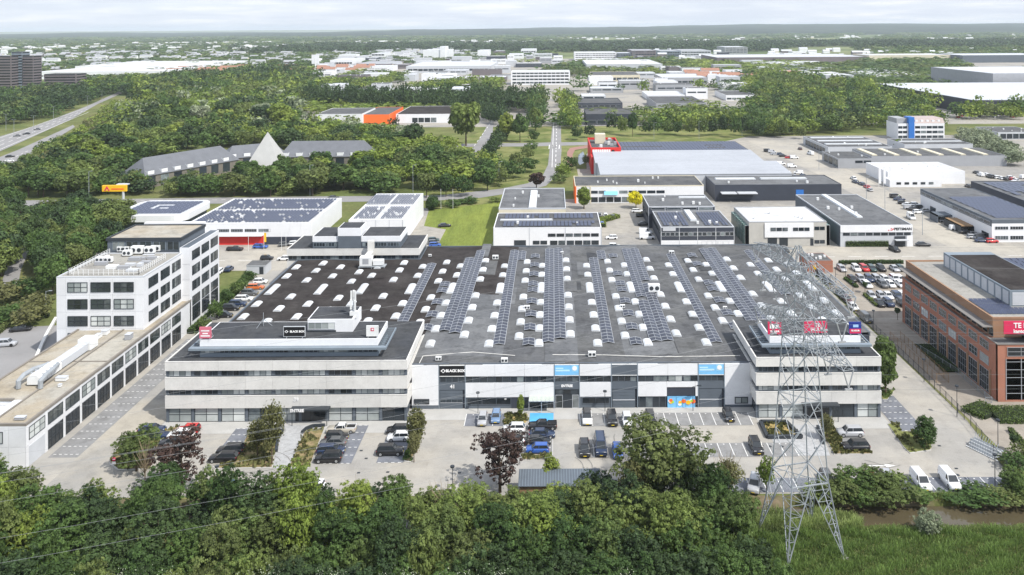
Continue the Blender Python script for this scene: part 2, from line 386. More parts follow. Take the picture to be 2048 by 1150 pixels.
M_bark = mat('bark', (.11, .085, .06), 1, .2, 1.5, spec=.1)
LEAF = dict(green=L_green, dark=L_dark, light=L_light, copper=L_copper, yellow=L_yellow, silver=L_silver, sparse=L_spring)

def crown_arrays(seed, nleaf, leaf, nclump, R0=3.6, H0=7.2, z0=2.2, shape='round', rc=.34, fill=.25):
    """leaf quads on many clumps spread through a crown volume -> verts (n*4,3), tone (n,)"""
    rg = np.random.RandomState(seed)
    c = rg.normal(size=(nclump, 3)); c /= np.linalg.norm(c, axis=1)[:, None]
    rad = rg.uniform(.35, .82, nclump) ** .7
    c *= rad[:, None]
    zz = (c[:, 2] + 1) / 2
    if shape == 'cone': w_ = np.clip(1.15 - zz, .08, 1) * 1.1
    elif shape == 'vase': w_ = .55 + .6 * zz
    elif shape == 'column': w_ = np.full(nclump, .8)
    else: w_ = np.ones(nclump)
    cx = c[:, 0] * R0 * w_; cy = c[:, 1] * R0 * w_; cz = z0 + zz * H0 * .92 + .04 * H0
    cr = R0 * rc * rg.uniform(.65, 1.25, nclump) * np.where(shape == 'cone', np.clip(w_, .3, 1), 1)
    k = rg.choice(nclump, nleaf, p=cr ** 2 / (cr ** 2).sum())
    d = rg.normal(size=(nleaf, 3)); d[:, 2] = d[:, 2] * .9 + .15; d /= np.linalg.norm(d, axis=1)[:, None]
    rr = np.where(rg.rand(nleaf) < fill, rg.uniform(.2, .9, nleaf), rg.uniform(.85, 1.12, nleaf))
    p = np.stack([cx[k], cy[k], cz[k]], 1) + d * (cr[k] * rr)[:, None] * np.array([1, 1, .85])
    p[:, 2] = np.maximum(p[:, 2], .25)
    nrm = d * .9 + rg.normal(size=(nleaf, 3)) * .45 + np.array([0, 0, .25]); nrm /= np.linalg.norm(nrm, axis=1)[:, None]
    t = np.cross(nrm, rg.normal(size=(nleaf, 3))); t /= np.linalg.norm(t, axis=1)[:, None]; b = np.cross(nrm, t)
    s = leaf * rg.uniform(.6, 1.25, nleaf)[:, None]
    asp = rg.uniform(.6, 1, nleaf)[:, None]
    q = np.stack([p - t * s, p - b * s * asp * .8, p + t * s, p + b * s * asp], 1)
    ctone = rg.rand(nclump)
    tone = .5 * rg.rand(nleaf) + .5 * ctone[k]
    return q.reshape(-1, 3), tone

def tuft_arrays(seed, ntuft, per, leaf, tr, nclump, R0=3.6, H0=7.2, z0=2.2, shape='round', rc=.34, fill=.1):
    rg = np.random.RandomState(seed)
    c = rg.normal(size=(nclump, 3)); c /= np.linalg.norm(c, axis=1)[:, None]; c *= (rg.uniform(.25, .95, nclump) ** .6)[:, None]
    zz = (c[:, 2] + 1) / 2
    w_ = {'cone': np.clip(1.15 - zz, .08, 1) * 1.1, 'vase': .5 + .65 * zz, 'column': np.full(nclump, .8)}.get(shape, np.ones(nclump))
    cc = np.stack([c[:, 0] * R0 * w_, c[:, 1] * R0 * w_, z0 + zz * H0 * .92], 1)
    cr = R0 * rc * rg.uniform(.5, 1.35, nclump)
    k = rg.choice(nclump, ntuft, p=cr ** 2 / (cr ** 2).sum())
    d = rg.normal(size=(ntuft, 3)); d[:, 2] = d[:, 2] * .9 + .2; d /= np.linalg.norm(d, axis=1)[:, None]
    rr = np.where(rg.rand(ntuft) < fill, rg.uniform(.3, .9, ntuft), rg.uniform(.85, 1.2, ntuft))
    tp = cc[k] + d * (cr[k] * rr)[:, None]; tp[:, 2] = np.maximum(tp[:, 2], .3); ttone = .45 * rg.rand(ntuft) + .35 * rg.rand(nclump)[k]
    n = ntuft * per; j = np.repeat(np.arange(ntuft), per)
    e = rg.normal(size=(n, 3)); e[:, 2] = np.abs(e[:, 2]) * .8; e /= np.linalg.norm(e, axis=1)[:, None]
    p = tp[j] + e * (tr * rg.uniform(.4, 1.1, n) * rg.uniform(.7, 1.3, ntuft)[j])[:, None]
    nrm = e * .8 + d[j] * .5 + rg.normal(size=(n, 3)) * .3 + np.array([0, 0, .2]); nrm /= np.linalg.norm(nrm, axis=1)[:, None]
    t = np.cross(nrm, rg.normal(size=(n, 3))); t /= np.linalg.norm(t, axis=1)[:, None]; b = np.cross(nrm, t); s = leaf * rg.uniform(.6, 1.25, n)[:, None]
    q = np.stack([p - t * s, p - b * s * .7, p + t * s, p + b * s * .8], 1)
    return q.reshape(-1, 3), np.clip(ttone[j] + .2 * rg.rand(n), 0, 1)
def np_mesh(name, verts, tone, m, g=0.0):
    n = len(verts) // 4
    me = bpy.data.meshes.new(name); me.vertices.add(n * 4); me.loops.add(n * 4); me.polygons.add(n)
    me.vertices.foreach_set('co', verts.astype(np.float32).ravel())
    me.loops.foreach_set('vertex_index', np.arange(n * 4, dtype=np.int32))
    me.polygons.foreach_set('loop_start', np.arange(0, n * 4, 4, dtype=np.int32))
    me.polygons.foreach_set('loop_total', np.full(n, 4, dtype=np.int32))
    a = me.color_attributes.new('tone', 'FLOAT_COLOR', 'POINT')
    c = np.zeros((n * 4, 4), np.float32); c[:, 0] = np.repeat(tone, 4); c[:, 1] = g if np.isscalar(g) else np.repeat(g, 4); c[:, 3] = 1
    a.data.foreach_set('color', c.ravel()); me.materials.append(m); me.update(); return me

def trunk_mb(h0=3.0, H=9.0, r=.2, seed=0, spread=2.2, twigs=0):
    rg = random.Random(seed); m = MB(); m.bar((0, 0, -.05), (0, 0, h0), r, None, 6, r * .75); m.bar((0, 0, h0), (rg.uniform(-.3, .3), rg.uniform(-.3, .3), H * .8), r * .75, None, 5, r * .15)
    for k in range(7):
        a = rg.uniform(0, 6.28); z = h0 + (H - h0) * rg.uniform(0, .55); L_ = spread * rg.uniform(.5, 1)
        m.bar((0, 0, z), (math.cos(a) * L_, math.sin(a) * L_, z + L_ * rg.uniform(.6, 1.2)), r * .4, None, 4, r * .1)
    for k in range(twigs):
        a = rg.uniform(0, 6.28); z = h0 * rg.uniform(.2, 1.0); L_ = spread * rg.uniform(.5, 1.2)
        m.bar((0, 0, z), (math.cos(a) * L_ * .8, math.sin(a) * L_ * .8, z + H * rg.uniform(.3, .6)), r * .25, None, 3, r * .05)
    return m

PROTO = {}
def proto(kind, shape, lod, var):
    """crown and trunk meshes; standard tree: 9.4 m high, 8 m wide"""
    if kind not in ('sparse', 'copper'): kind = 'green'
    k = (kind, shape, lod, var)
    if k not in PROTO:
        nl, lf, nc = {0: (11000, .235, 120), 1: (5200, .30, 60), 2: (3000, .42, 44)}[lod]
        seed = hash((shape, var)) % 1000 if False else (len(shape) * 37 + var * 101 + lod * 7) % 1000
        kw = dict(R0=3.5, H0=6.6, z0=2.0)
        if kind == 'sparse': nl = nl // 4; kw['fill'] = .6
        if kind == 'copper' : nl = int(nl * .45); kw['rc'] = .26
        if shape == 'bush': kw = dict(R0=3.4, H0=5.6, z0=.1)
        if shape == 'column': kw.update(R0=2.6, H0=8.2, z0=1.0)
        if shape == 'cone': kw.update(R0=3.3, H0=8.0, z0=1.0)
        if shape == 'vase': kw.update(R0=3.4, H0=7.0, z0=2.2)
        if lod == 0 and 'fill' not in kw: v, t = tuft_arrays(seed, 420 if kind == 'copper' else 700, 17, .15, .36, 34, shape=shape, **kw)
        else: v, t = crown_arrays(seed, nl, lf, nc, shape=shape, **kw)
        tr = None if shape == 'bush' else trunk_mb(2.4, 8.5, .22, seed).mesh('trunk', M_bark)
        PROTO[k] = (np_mesh('crown', v, t, LEAF[kind]), tr)
    return PROTO[k]

TREES = []     # (score, x, y, height, width, kind, shape, label, group, name)
def tree_at(x, y, h, wd=None, kind='green', shape='round', label=None, group=None, name=None):
    TREES.append((h / max(y, 1) + (10 if label and not group else 0), x, y, h, wd or h * .85, kind, shape, label, group, name))
def tree_px(px, pbase, ptop, pw=None, kind='green', shape='round', label=None, group=None, name=None):
    x, y = P(px, pbase); h = (pbase - ptop) * y / FOC; wd = (pw * y / FOC) if pw else h * .85
    tree_at(x, y, h, wd, kind, shape, label, group, name)
def in_poly(x, y, poly):
    c = False; n = len(poly)
    for i in range(n):
        x1, y1 = poly[i]; x2, y2 = poly[(i + 1) % n]
        if (y1 > y) != (y2 > y) and x < (x2 - x1) * (y - y1) / (y2 - y1) + x1: c = not c
    return c
def wood(poly, step, h, kinds, group, label, seed=0, shapes=('round',), world=False, jitter=.42, keep=1.0):
    rg = random.Random(seed); q = poly if world else [P(*p) for p in poly]
    x0 = min(p[0] for p in q); x1 = max(p[0] for p in q); y0 = min(p[1] for p in q); y1 = max(p[1] for p in q)
    y = y0; r = 0
    while y < y1:
        x = x0 + (step / 2 if r % 2 else 0)
        while x < x1:
            tx = x + rg.uniform(-jitter, jitter) * step; ty = y + rg.uniform(-jitter, jitter) * step
            if in_poly(tx, ty, q) and rg.random() < keep:
                hh = h * rg.uniform(.7, 1.25)
                tree_at(tx, ty, hh, max(step * 1.25, hh * .62) * rg.uniform(.85, 1.2), rg.choice(kinds), rg.choice(shapes), label, group)
            x += step
        y += step * .87; r += 1

# --- single trees one can point at
tree_px(273, 942, 852, 88, 'green', 'round', 'round green tree on the planting bed beside the no entry sign')
tree_px(364, 985, 852, 112, 'copper', 'round', 'dark copper leaved tree standing before the red car')
tree_px(1000, 985, 850, 122, 'copper', 'round', 'wide copper leaved tree beside the blue bay with the cars')
tree_px(1325, 1010, 832, 178, 'green', 'round', 'largest and broadest green tree, before the long empty bays')
tree_px(1851, 895, 822, 56, 'green', 'cone', 'pointed green tree on the kidney shaped bed by the right hand lane')
tree_px(1771, 790, 665, 58, 'green', 'column', 'tall green tree against the right flank of the right office block')
tree_px(1272, 417, 380, 34, 'yellow', 'round', 'golden yellow tree at the end of the short street')
tree_px(1168, 418, 372, 33, 'light', 'column', 'fresh green tree before the orange and white works')
tree_px(1073, 380, 341, 42, 'copper', 'round', 'dark purple leaved tree beside the bend of the road')
tree_px(1714, 705, 655, 22, 'dark', 'round', 'small ball shaped tree before the brick office', 'ball trees by the brick office') if False else None
tree_px(544, 930, 802, 62, 'sparse', 'vase', 'thin spring leaved tree left of the striped entrance path')
tree_px(515, 915, 835, 50, 'sparse', 'vase', 'low thin leaved tree beside the pair of black cars')
tree_px(833, 905, 806, 48, 'sparse', 'column', 'thin olive leaved tree at the corner of the left office block')
tree_px(828, 925, 860, 34, 'sparse', 'vase', 'small olive tree growing on the bed behind the white car')
tree_px(1041, 836, 786, 18, 'light', 'column', 'slim young tree on the dry bed beside the glass canopy')
tree_px(1654, 880, 826, 34, 'sparse', 'vase', 'young feathery tree before the right office entrance')
tree_px(1101, 972, 906, 42, 'light', 'column', 'pale young tree before the long dark shed roof')
tree_px(1855, 1062, 1012, 60, 'silver', 'bush', 'silvery bush on the near bank of the canal')
tree_px(932, 292, 196, 72, 'green', 'round', 'big round tree left of the two lane avenue')
tree_px(1014, 282, 222, 40, 'light', 'round', 'round tree on the grass between the two roads', None)
tree_px(1040, 285, 224, 38, 'green', 'round', 'second round tree on the grass between the two roads')
tree_px(827, 292, 244, 52, 'dark', 'round', 'dark broad tree right of the hotel meadow')
tree_px(672, 326, 284, 46, 'dark', 'round', 'dark pine like tree in front of the hotel wing')
tree_px(864, 420, 388, 30, 'green', 'bush', 'round bush at the corner of the white store')
tree_px(345, 440, 424, 26, 'copper', 'bush', 'dark bush showing between the store roofs')
tree_px(1603, 278, 250, 22, 'green', 'round'); tree_px(1795, 298, 275, 24, 'light', 'bush')
# --- front thicket
fg = 'trees of the thicket along the canal in front'
def thicket():
    rg = random.Random(11)
    def row(Y, x0, x1, step, h, kinds, lab, hv=.2, shapes=('round', 'round', 'vase', 'bush')):
        x = x0
        while x < x1:
            hs = .5 if (Y > 119 and -9 < x < 10) else (.78 if (Y > 113 and -9 < x < 10) else 1)
            tree_at(x + rg.uniform(-1, 1), Y + rg.uniform(-1.8, 1.8), hs * h * rg.uniform(1 - hv, 1 + hv), step * rg.uniform(1.25, 1.7), rg.choice(kinds), rg.choice(shapes), lab, fg)
            x += step * rg.uniform(.8, 1.15)
    mix = ['green', 'green', 'green', 'dark', 'green', 'dark', 'light']
    row(127.5, -100, -84, 4.6, 6.5, ['green'], 'green tree of the front thicket by the left building', .15)
    row(120.5, -92, -22, 4.4, 6.2, mix, 'tree of the front thicket facing the car park', .38)
    row(120.5, -22, 6, 4.4, 6.4, mix, 'tree of the front thicket facing the car park', .35)
    row(123.0, 7, 27, 4.2, 8.0, ['green', 'dark', 'sparse'], 'tree of the front thicket facing the car park', .3)
    row(115.5, -88, 26, 4.8, 8.6, mix, 'tall tree in the middle of the front thicket', .3)
    row(109.5, -84, 25, 4.8, 9.0, mix, 'tall tree in the middle of the front thicket', .2)
    row(104.0, -78, 26, 4.6, 8.4, ['green', 'green', 'dark'], 'tree at the near edge of the front thicket', .2)
    row(99.0, -70, 26, 4.8, 8.3, ['green', 'dark', 'green'], 'tree at the near edge of the front thicket', .12)
thicket()
# bushes along the far canal bank, right of the pylon
for i, (x, wd, h) in enumerate([(1640, 70, 50), (1680, 90, 78), (1715, 90, 84), (1760, 90, 80), (1800, 80, 70), (1838, 60, 40)]):
    tree_px(x, 995, 1020 - h, wd * 1.1, 'green', 'bush', 'dense green bush of the clump between pylon and white vans', 'bushes between the pylon and the vans')
for i, (x, wd, h) in enumerate([(1925, 70, 34), (1965, 80, 46), (2010, 80, 42), (2045, 70, 42)]):
    tree_px(x, 995, 1020 - h, wd * 1.1, 'green', 'bush', 'low bush on the canal bank under the empty bays', 'bushes on the canal bank')
for i, (x, b, h, wd) in enumerate([(2030, 935, 30, 60), (2046, 985, 50, 80), (2040, 920, 34, 50)]):
    tree_px(x, b, b - h, wd, 'green', 'bush', 'garden bush at the right edge beside the brown lane', 'bushes at the right edge')
tree_px(1460, 985, 915, 70, 'sparse', 'round', 'tree with bare brown twigs behind the silver car'); tree_px(1533, 985, 912, 40, 'light', 'vase', 'light green slender tree at the foot of the pylon')
tree_px(1430, 1000, 925, 60, 'green', 'round', 'tree of the front thicket facing the car park', fg)
# hedge bushes
for x, b, h, wd, lab in [(430, 640, 60, 26, 1), (452, 606, 44, 24, 1), (478, 590, 44, 30, 1), (408, 662, 52, 26, 1), (500, 560, 28, 26, 1)]:
    tree_px(x, b, b - h * .7, wd * 1.25, 'green', 'bush', 'clipped green bush between the white tower and the parked cars', 'bushes beside the white tower')
# --- left side woods
W = wood
W([(66, 470), (262, 450), (215, 520), (118, 580), (112, 640), (80, 600), (70, 540)], 7.5, 11, ['green', 'green', 'dark'], 'trees left of the white tower', 'dense green tree of the wood left of the white tower', 1)
W([(0, 585), (60, 590), (90, 640), (60, 668), (0, 640)], 6.5, 4.5, ['green', 'green', 'sparse'], 'bushes by the left yard', 'low bush between the footpath and the left yard', 2, ('bush',))
W([(-60, 430), (0, 428), (60, 432), (72, 480), (0, 560), (-60, 590)], 8, 12, ['green', 'dark', 'green'], 'trees at the left edge', 'dense green tree at the left edge before the road', 3)
W([(70, 432), (205, 428), (262, 446), (150, 470), (75, 475)], 9, 9, ['green', 'dark'], 'trees behind the wood', 'green tree along the road left of the round store', 4)
W([(-60, 352), (90, 350), (260, 366), (300, 388), (470, 372), (500, 356), (610, 356), (640, 392), (0, 398), (-60, 398)], 9.0, 10, ['green', 'green', 'dark', 'green'], 'trees between the hotel and the road', 'leafy tree in the belt before the hotel', 5)
W([(600, 356), (740, 350), (905, 322), (960, 335), (1000, 345), (975, 368), (900, 384), (620, 392)], 11.5, 11.5, ['green', 'light', 'green'], 'trees between the hotel and the road', 'leafy tree in the row right of the hotel', 6)
W([(75, 348), (150, 305), (240, 262), (300, 244), (480, 240), (500, 292), (430, 300), (290, 330), (262, 352)], 12.5, 13, ['green', 'dark', 'green', 'light', 'green', 'dark'], 'trees of the wood by the highway', 'tree of the mixed wood between highway and hotel', 7)
W([(235, 248), (262, 222), (340, 200), (620, 205), (575, 240), (640, 256), (640, 270), (560, 268), (480, 262), (270, 262)], 14.5, 16, ['green', 'light', 'dark', 'silver', 'light', 'green'], 'trees behind the hotel', 'pale green tree of the wood behind the hotel', 8)
W([(-40, 200), (100, 186), (210, 190), (150, 222), (60, 246), (-40, 262)], 13, 13, ['dark', 'dark', 'green'], 'trees left of the highway', 'dark tree of the wood left of the highway', 9)
W([(120, 180), (330, 172), (620, 172), (640, 208), (330, 198), (240, 190)], 17, 17, ['green', 'dark', 'green', 'light'], 'wood before the long factory', 'tree of the wood before the long white factory', 10)
W([(330, 165), (620, 138), (640, 165), (560, 175), (330, 180)], 20, 17, ['green', 'dark'], 'wood before the long factory', 'tree of the wood before the long white factory', 12)
W([(560, 258), (640, 262), (800, 268), (830, 290), (760, 288), (640, 282), (560, 276)], 17, 9, ['light', 'green', 'silver'], 'trees on the hotel meadow', 'loose light tree on the meadow behind the hotel', 31)
W([(745, 330), (760, 296), (860, 292), (905, 300), (905, 325), (800, 345)], 12, 10, ['light', 'green'], 'trees between the hotel and the road', 'leafy tree in the row right of the hotel', 32)
W([(430, 285), (500, 268), (700, 268), (760, 290), (740, 306), (560, 300), (480, 300)], 11, 11, ['green', 'dark', 'light'], 'trees close behind the hotel', 'tree close behind the hotel roof', 33)
W([(70, 318), (165, 268), (232, 215), (262, 222), (235, 262), (150, 312), (75, 352)], 8, 8.0, ['green', 'light', 'sparse', 'light'], 'scrub beside the highway', 'low tree of the scrub strip beside the highway', 37)
W([(-40, 345), (0, 348), (75, 322), (75, 352), (0, 360), (-40, 362)], 8, 6, ['green', 'dark'], 'scrub beside the highway', 'low tree of the scrub strip beside the highway', 38)
W([(285, 388), (500, 384), (500, 394), (285, 396)], 8, 8.5, ['green', 'dark'], 'trees between the hotel and the road', 'leafy tree in the belt before the hotel', 39)
# --- centre: along the roads
for i in range(8):
    tree_px(972 + (i * 5.2), 330 - i * 8.0, 330 - i * 8.0 - 38 + i * .6, 30, 'dark', 'round', 'dark clipped tree in the median row left of the avenue', 'dark trees in the median row')
for x, b, t, wd in [(1077, 218, 180, 28), (1076, 235, 196, 28), (1075, 262, 226, 28), (1066, 284, 258, 26), (1061, 304, 280, 30), (1053, 320, 292, 32), (1035, 338, 300, 36), (1010, 352, 318, 34), (1000, 372, 326, 42), (975, 382, 330, 42), (1030, 356, 316, 40), (1058, 345, 312, 40), (940, 372, 330, 40), (962, 356, 318, 34), (928, 392, 344, 44), (892, 394, 342, 36), (853, 396, 340, 42)]:
    tree_px(x, b, t, wd, 'green', 'round', 'street tree on the dry grass beside the junction', 'street trees round the junction')
for x, b, t, wd, k in [(1153, 280, 244, 28, 'dark'), (1180, 276, 246, 26, 'dark'), (1125, 355, 325, 36, 'light'), (1140, 340, 310, 34, 'green'), (1172, 330, 308, 18, 'green'), (1118, 366, 345, 34, 'green'), (1225, 265, 216, 34, 'dark')]:
    tree_px(x, b, t, wd, k, 'round', 'tree between the avenue and the red store', 'trees beside the red store')
for i in range(15):
    x = 1246 + i * 22.5
    tree_px(x + rnd.uniform(-4, 4), 272 + rnd.uniform(-3, 4), 272 - rnd.uniform(30, 52), rnd.uniform(22, 32), rnd.choice(['green', 'dark', 'green']), 'round', 'tree of the row behind the solar roof', 'tree row behind the solar roof')
W([(1300, 240), (1500, 250), (1500, 262), (1300, 258)], 12, 13, ['green', 'green', 'light'], 'trees behind the solar roof', 'leafy tree in the second row behind the solar roof', 13)
W([(1490, 214), (1560, 196), (1700, 196), (1870, 222), (1885, 262), (1790, 258), (1640, 268), (1500, 276)], 12, 12.5, ['green', 'green', 'light', 'dark'], 'wood behind the grey sheds', 'tree of the broad wood behind the grey sheds', 14)
W([(1490, 168), (1560, 158), (1680, 188), (1600, 194), (1500, 200)], 16, 17, ['green', 'light', 'green'], 'far wood to the right', 'tree of the wood behind the housing strip', 15)
W([(1670, 176), (1760, 182), (1850, 210), (1860, 222), (1700, 196)], 14, 15, ['light', 'green'], 'far wood to the right', 'tree of the wood before the dark warehouse', 16)
W([(1915, 228), (2060, 226), (2060, 240), (1915, 243)], 12, 15, ['light', 'green'], 'tree row before the grey warehouse', 'light green tree in the row before the big grey warehouse', 17)
W([(1920, 268), (1960, 280), (2000, 300), (2060, 325), (2060, 342), (2010, 325), (1950, 300), (1915, 280)], 8, 8, ['silver'], 'silvery willows', 'silvery willow of the row at the right edge', 18, ('bush',))
W([(1370, 215), (1500, 225), (1500, 240), (1370, 236)], 17, 9, ['light', 'green'], 'trees in the business park', 'tree among the sheds of the business park', 19)
for x, b, t, wd, k in [(1402, 185, 152, 36, 'light'), (1425, 180, 158, 22, 'dark'), (1458, 182, 158, 28, 'dark'), (1168, 182, 145, 44, 'green'), (1240, 184, 165, 22, 'dark'), (1288, 188, 154, 28, 'light'), (1120, 215, 168, 28, 'light'), (1142, 215, 180, 20, 'dark'), (1285, 235, 205, 34, 'green'), (1068, 188, 172, 9, 'dark'), (1088, 188, 172, 9, 'dark')]:
    tree_px(x, b, t, wd, k, 'round', 'single tree among the buildings of the business park', 'single trees in the business park')
W([(960, 222), (1000, 222), (1008, 232), (990, 262), (975, 250)], 8, 13, ['dark'], 'dark trees by the avenue', 'dark tree beside the far end of the left road', 34)
W([(1062, 200), (1092, 200), (1090, 225), (1078, 262), (1062, 262)], 8, 14, ['dark', 'green'], 'dark trees by the avenue', 'dark tree on the left side of the avenue', 35)
W([(1126, 200), (1150, 200), (1150, 262), (1130, 262)], 9, 12, ['green', 'light'], 'trees right of the avenue', 'green tree on the right side of the avenue', 36)
W([(612, 202), (1000, 206), (1092, 212), (1062, 226), (960, 226), (612, 214)], 9, 17, ['dark'], 'dark tree belt', 'dark tree of the belt before the white sheds', 20)
W([(640, 168), (780, 150), (830, 158), (700, 184), (640, 190)], 16, 11, ['light', 'green'], 'trees in the business park', 'tree among the sheds of the business park', 21)
W([(810, 178), (1000, 168), (1000, 190), (860, 196)], 17, 12, ['green', 'light'], 'trees in the business park', 'tree among the sheds of the business park', 22)
W([(470, 180), (640, 178), (640, 192), (480, 192)], 16, 10, ['green', 'light'], 'trees in the business park', 'tree among the sheds of the business park', 23)
W([(625, 256), (700, 254), (712, 264), (640, 266)], 12, 9, ['green', 'light', 'silver'], 'trees by the orange building', 'tree before the orange fronted building', 24)
tree_px(787, 262, 228, 20, 'dark', 'column')
W([(870, 412), (1000, 400), (1000, 405), (872, 419)], 5, 2.6, ['green'], 'hedge bushes behind the lawn', 'low bush of the hedge behind the lawn', 25, ('bush',))

# --- far woods and towns that read as one mass
FAR = []
def far_wood(X0, X1, Y0, Y1, step, h, keep, seed, kind='dark'):
    rg = np.random.RandomState(seed); nx = int((X1 - X0) / step); ny = int((Y1 - Y0) / (step * 1.0))
    gx, gy = np.meshgrid(np.arange(nx), np.arange(ny)); x = X0 + (gx + rg.uniform(-.4, .4, gx.shape)) * step; y = Y0 + (gy + rg.uniform(-.4, .4, gx.shape)) * step
    nzv = np.sin(x / 210 + seed) * np.cos(y / 330 + seed * 2) + .6 * np.sin(x / 90 - y / 170 + seed)
    ok = (nzv > (1 - 2 * keep) * 1.1) & (np.abs(x - 0.0) < y * .72 + 60)
    x = x[ok]; y = y[ok]; FAR.append((x, y, h * rg.uniform(.7, 1.2, len(x)), step * rg.uniform(1.1, 1.5, len(x)), kind, seed))
far_wood(-1100, 1600, 560, 900, 26, 11, .16, 1, 'green')
far_wood(-1500, -420, 860, 2700, 30, 11, .50, 2, 'green')
far_wood(-420, -60, 860, 2300, 30, 9, .24, 22, 'green')
far_wood(-60, 2000, 900, 2300, 30, 11, .34, 3, 'green')
far_wood(-300, 1200, 700, 1700, 24, 8.5, .30, 13, 'light')
far_wood(-260, 1000, 620, 1500, 30, 9, .22, 17, 'green')
far_wood(-900, 2600, 2350, 3300, 24, 19, .95, 4, 'dark')
far_wood(900, 2600, 1500, 2400, 24, 14, .62, 5, 'green')
far_wood(-3000, -300, 2500, 4600, 40, 12, .40, 6, 'green')
far_wood(-3500, 4000, 3400, 5200, 46, 13, .48, 7, 'green')
far_wood(-4500, 5200, 5200, 7400, 75, 15, .5, 8, 'green')

def emit_far():
    rg = np.random.RandomState(5)
    def lod(n, leaf, seed): return crown_arrays(seed, n, leaf, 12, R0=.5, H0=.86, z0=.10, rc=.5, fill=.05)
    protos = {'c': [crown_arrays(s, 650, .055, 30, R0=.5, H0=.86, z0=.10, rc=.32, fill=.1) for s in (7, 8, 9)], ('a'): [lod(190, .075, s) for s in (1, 2, 3)], ('b'): [lod(40, .15, s) for s in (4, 5, 6)]}
    groups = {}
    def add(kind, x, y, h, wd, l):
        V, T = protos[l][rg.randint(3)]
        a = rg.uniform(0, 6.28); c, s = math.cos(a), math.sin(a)
        v = V * np.array([wd, wd, h]); v = np.stack([v[:, 0] * c - v[:, 1] * s + x, v[:, 0] * s + v[:, 1] * c + y, v[:, 2]], 1)
        groups.setdefault(kind, []).append((v, T, rg.rand()))
    for x, y, h, wd, kind, seed in FAR:
        for i in range(len(x)): add(kind, x[i], y[i], h[i], wd[i], 'a' if y[i] < 1300 else 'b')
    return add, groups

LM = [(-100, 'before the white wing corner'), (-80, 'below the left picture edge lane'), (-71, 'before the round green tree'), (-62, 'before the copper tree on the left'), (-52, 'before the pair of black cars'), (-43, 'before the pale entrance path'), (-35, 'before the straw bed'), (-27, 'before the black tall car'), (-18, 'below hall door 41'), (-9, 'before the wide copper tree'), (0, 'before the low shed'), (9, 'right of the low shed'), (17, 'before the largest dark tree'), (26, 'close to the pylon legs')]
TONE = dict(green='green', dark='dark green', light='yellowish green', silver='silvery', sparse='thin leaved', copper='copper', yellow='golden')
SHP = dict(round='round', vase='spreading', bush='bushy', column='narrow', cone='pointed')
def thicket_labels():
    cells = {}
    for i, t in enumerate(TREES[:296]):
        if t[8] != fg: continue
        x, y = t[1], t[2]; lm = min(LM, key=lambda q: abs(q[0] - x))[1]
        row = 'back' if y > 118.5 else 'second' if y > 112.5 else 'middle' if y > 106.5 else 'fourth' if y > 101 else 'fifth' if y > 96 else 'nearest'
        b = '%s %s tree, %s thicket row %s' % (TONE[t[5]], SHP[t[6]], row, lm); cells.setdefault(b, []).append(i)
    for b, ids in cells.items():
        ids.sort(key=lambda i: TREES[i][1])
        for k, i in enumerate(ids):
            t = list(TREES[i]); t[7] = b if len(ids) == 1 else (['left', 'right'] if len(ids) == 2 else ['left', 'middle', 'right', 'rightmost', 'last'])[k] + ' ' + b; TREES[i] = tuple(t)
def emit_trees():
    TREES.sort(key=lambda t: -t[0]); thicket_labels()
    add, groups = emit_far()
    NI = 296
    rg = random.Random(21)
    for i, (s, x, y, h, wd, kind, shape, label, group, name) in enumerate(TREES):
        if i < NI:
            lod = 0 if y < 150 else (1 if y < 330 else 2)
            cm, tm = proto(kind, shape, lod, rg.randrange(3 if lod == 0 else 2))
            nm = 'bush' if shape == 'bush' else 'tree'
            r = thing(nm, label or 'small green tree beside the grey sheds', nm, (x, y, 0), rg.uniform(0, 6.28), group)
            H0 = 6.2 if shape == 'bush' else 9.2; W0 = {'round': 8.0, 'bush': 7.8, 'vase': 7.6, 'column': 5.6, 'cone': 7.0}[shape]
            sc_ = (wd / W0, wd / W0, h / H0)
            c = link('crown', cm, r); c.scale = sc_; c.material_slots[0].link = 'OBJECT'; c.material_slots[0].material = LEAF[kind]
            if tm is not None: t = link('trunk', tm, r); t.scale = sc_
        else:
            add(kind, x, y, h, wd, 'c' if y < 560 else 'a')
    for kind, L_ in groups.items():
        v = np.concatenate([a for a, b, c in L_]); t = np.concatenate([b for a, b, c in L_]); g = np.concatenate([np.full(len(b), c) for a, b, c in L_])
        o = link('woodland', np_mesh('woodland', v, t, LEAF[kind], g)); tag(o, {'dark': 'dark far woodland in a broad belt', 'green': 'green woodland and treetops spread over the far plain', 'light': 'light green treetops of the middle distance', 'silver': 'silvery treetops of the middle distance', 'sparse': 'thin scrub'}.get(kind, 'far treetops'), None, None, 'stuff')
    print('individual farthest', max(t[2] for t in TREES[:296])); print('trees', len(TREES), 'far leaves', sum(len(b) for k in groups for a, b, c in groups[k]))
emit_trees()
M_twig = mat('bare_twigs', (.26, .21, .14), 1, .15, 2, spec=.1)
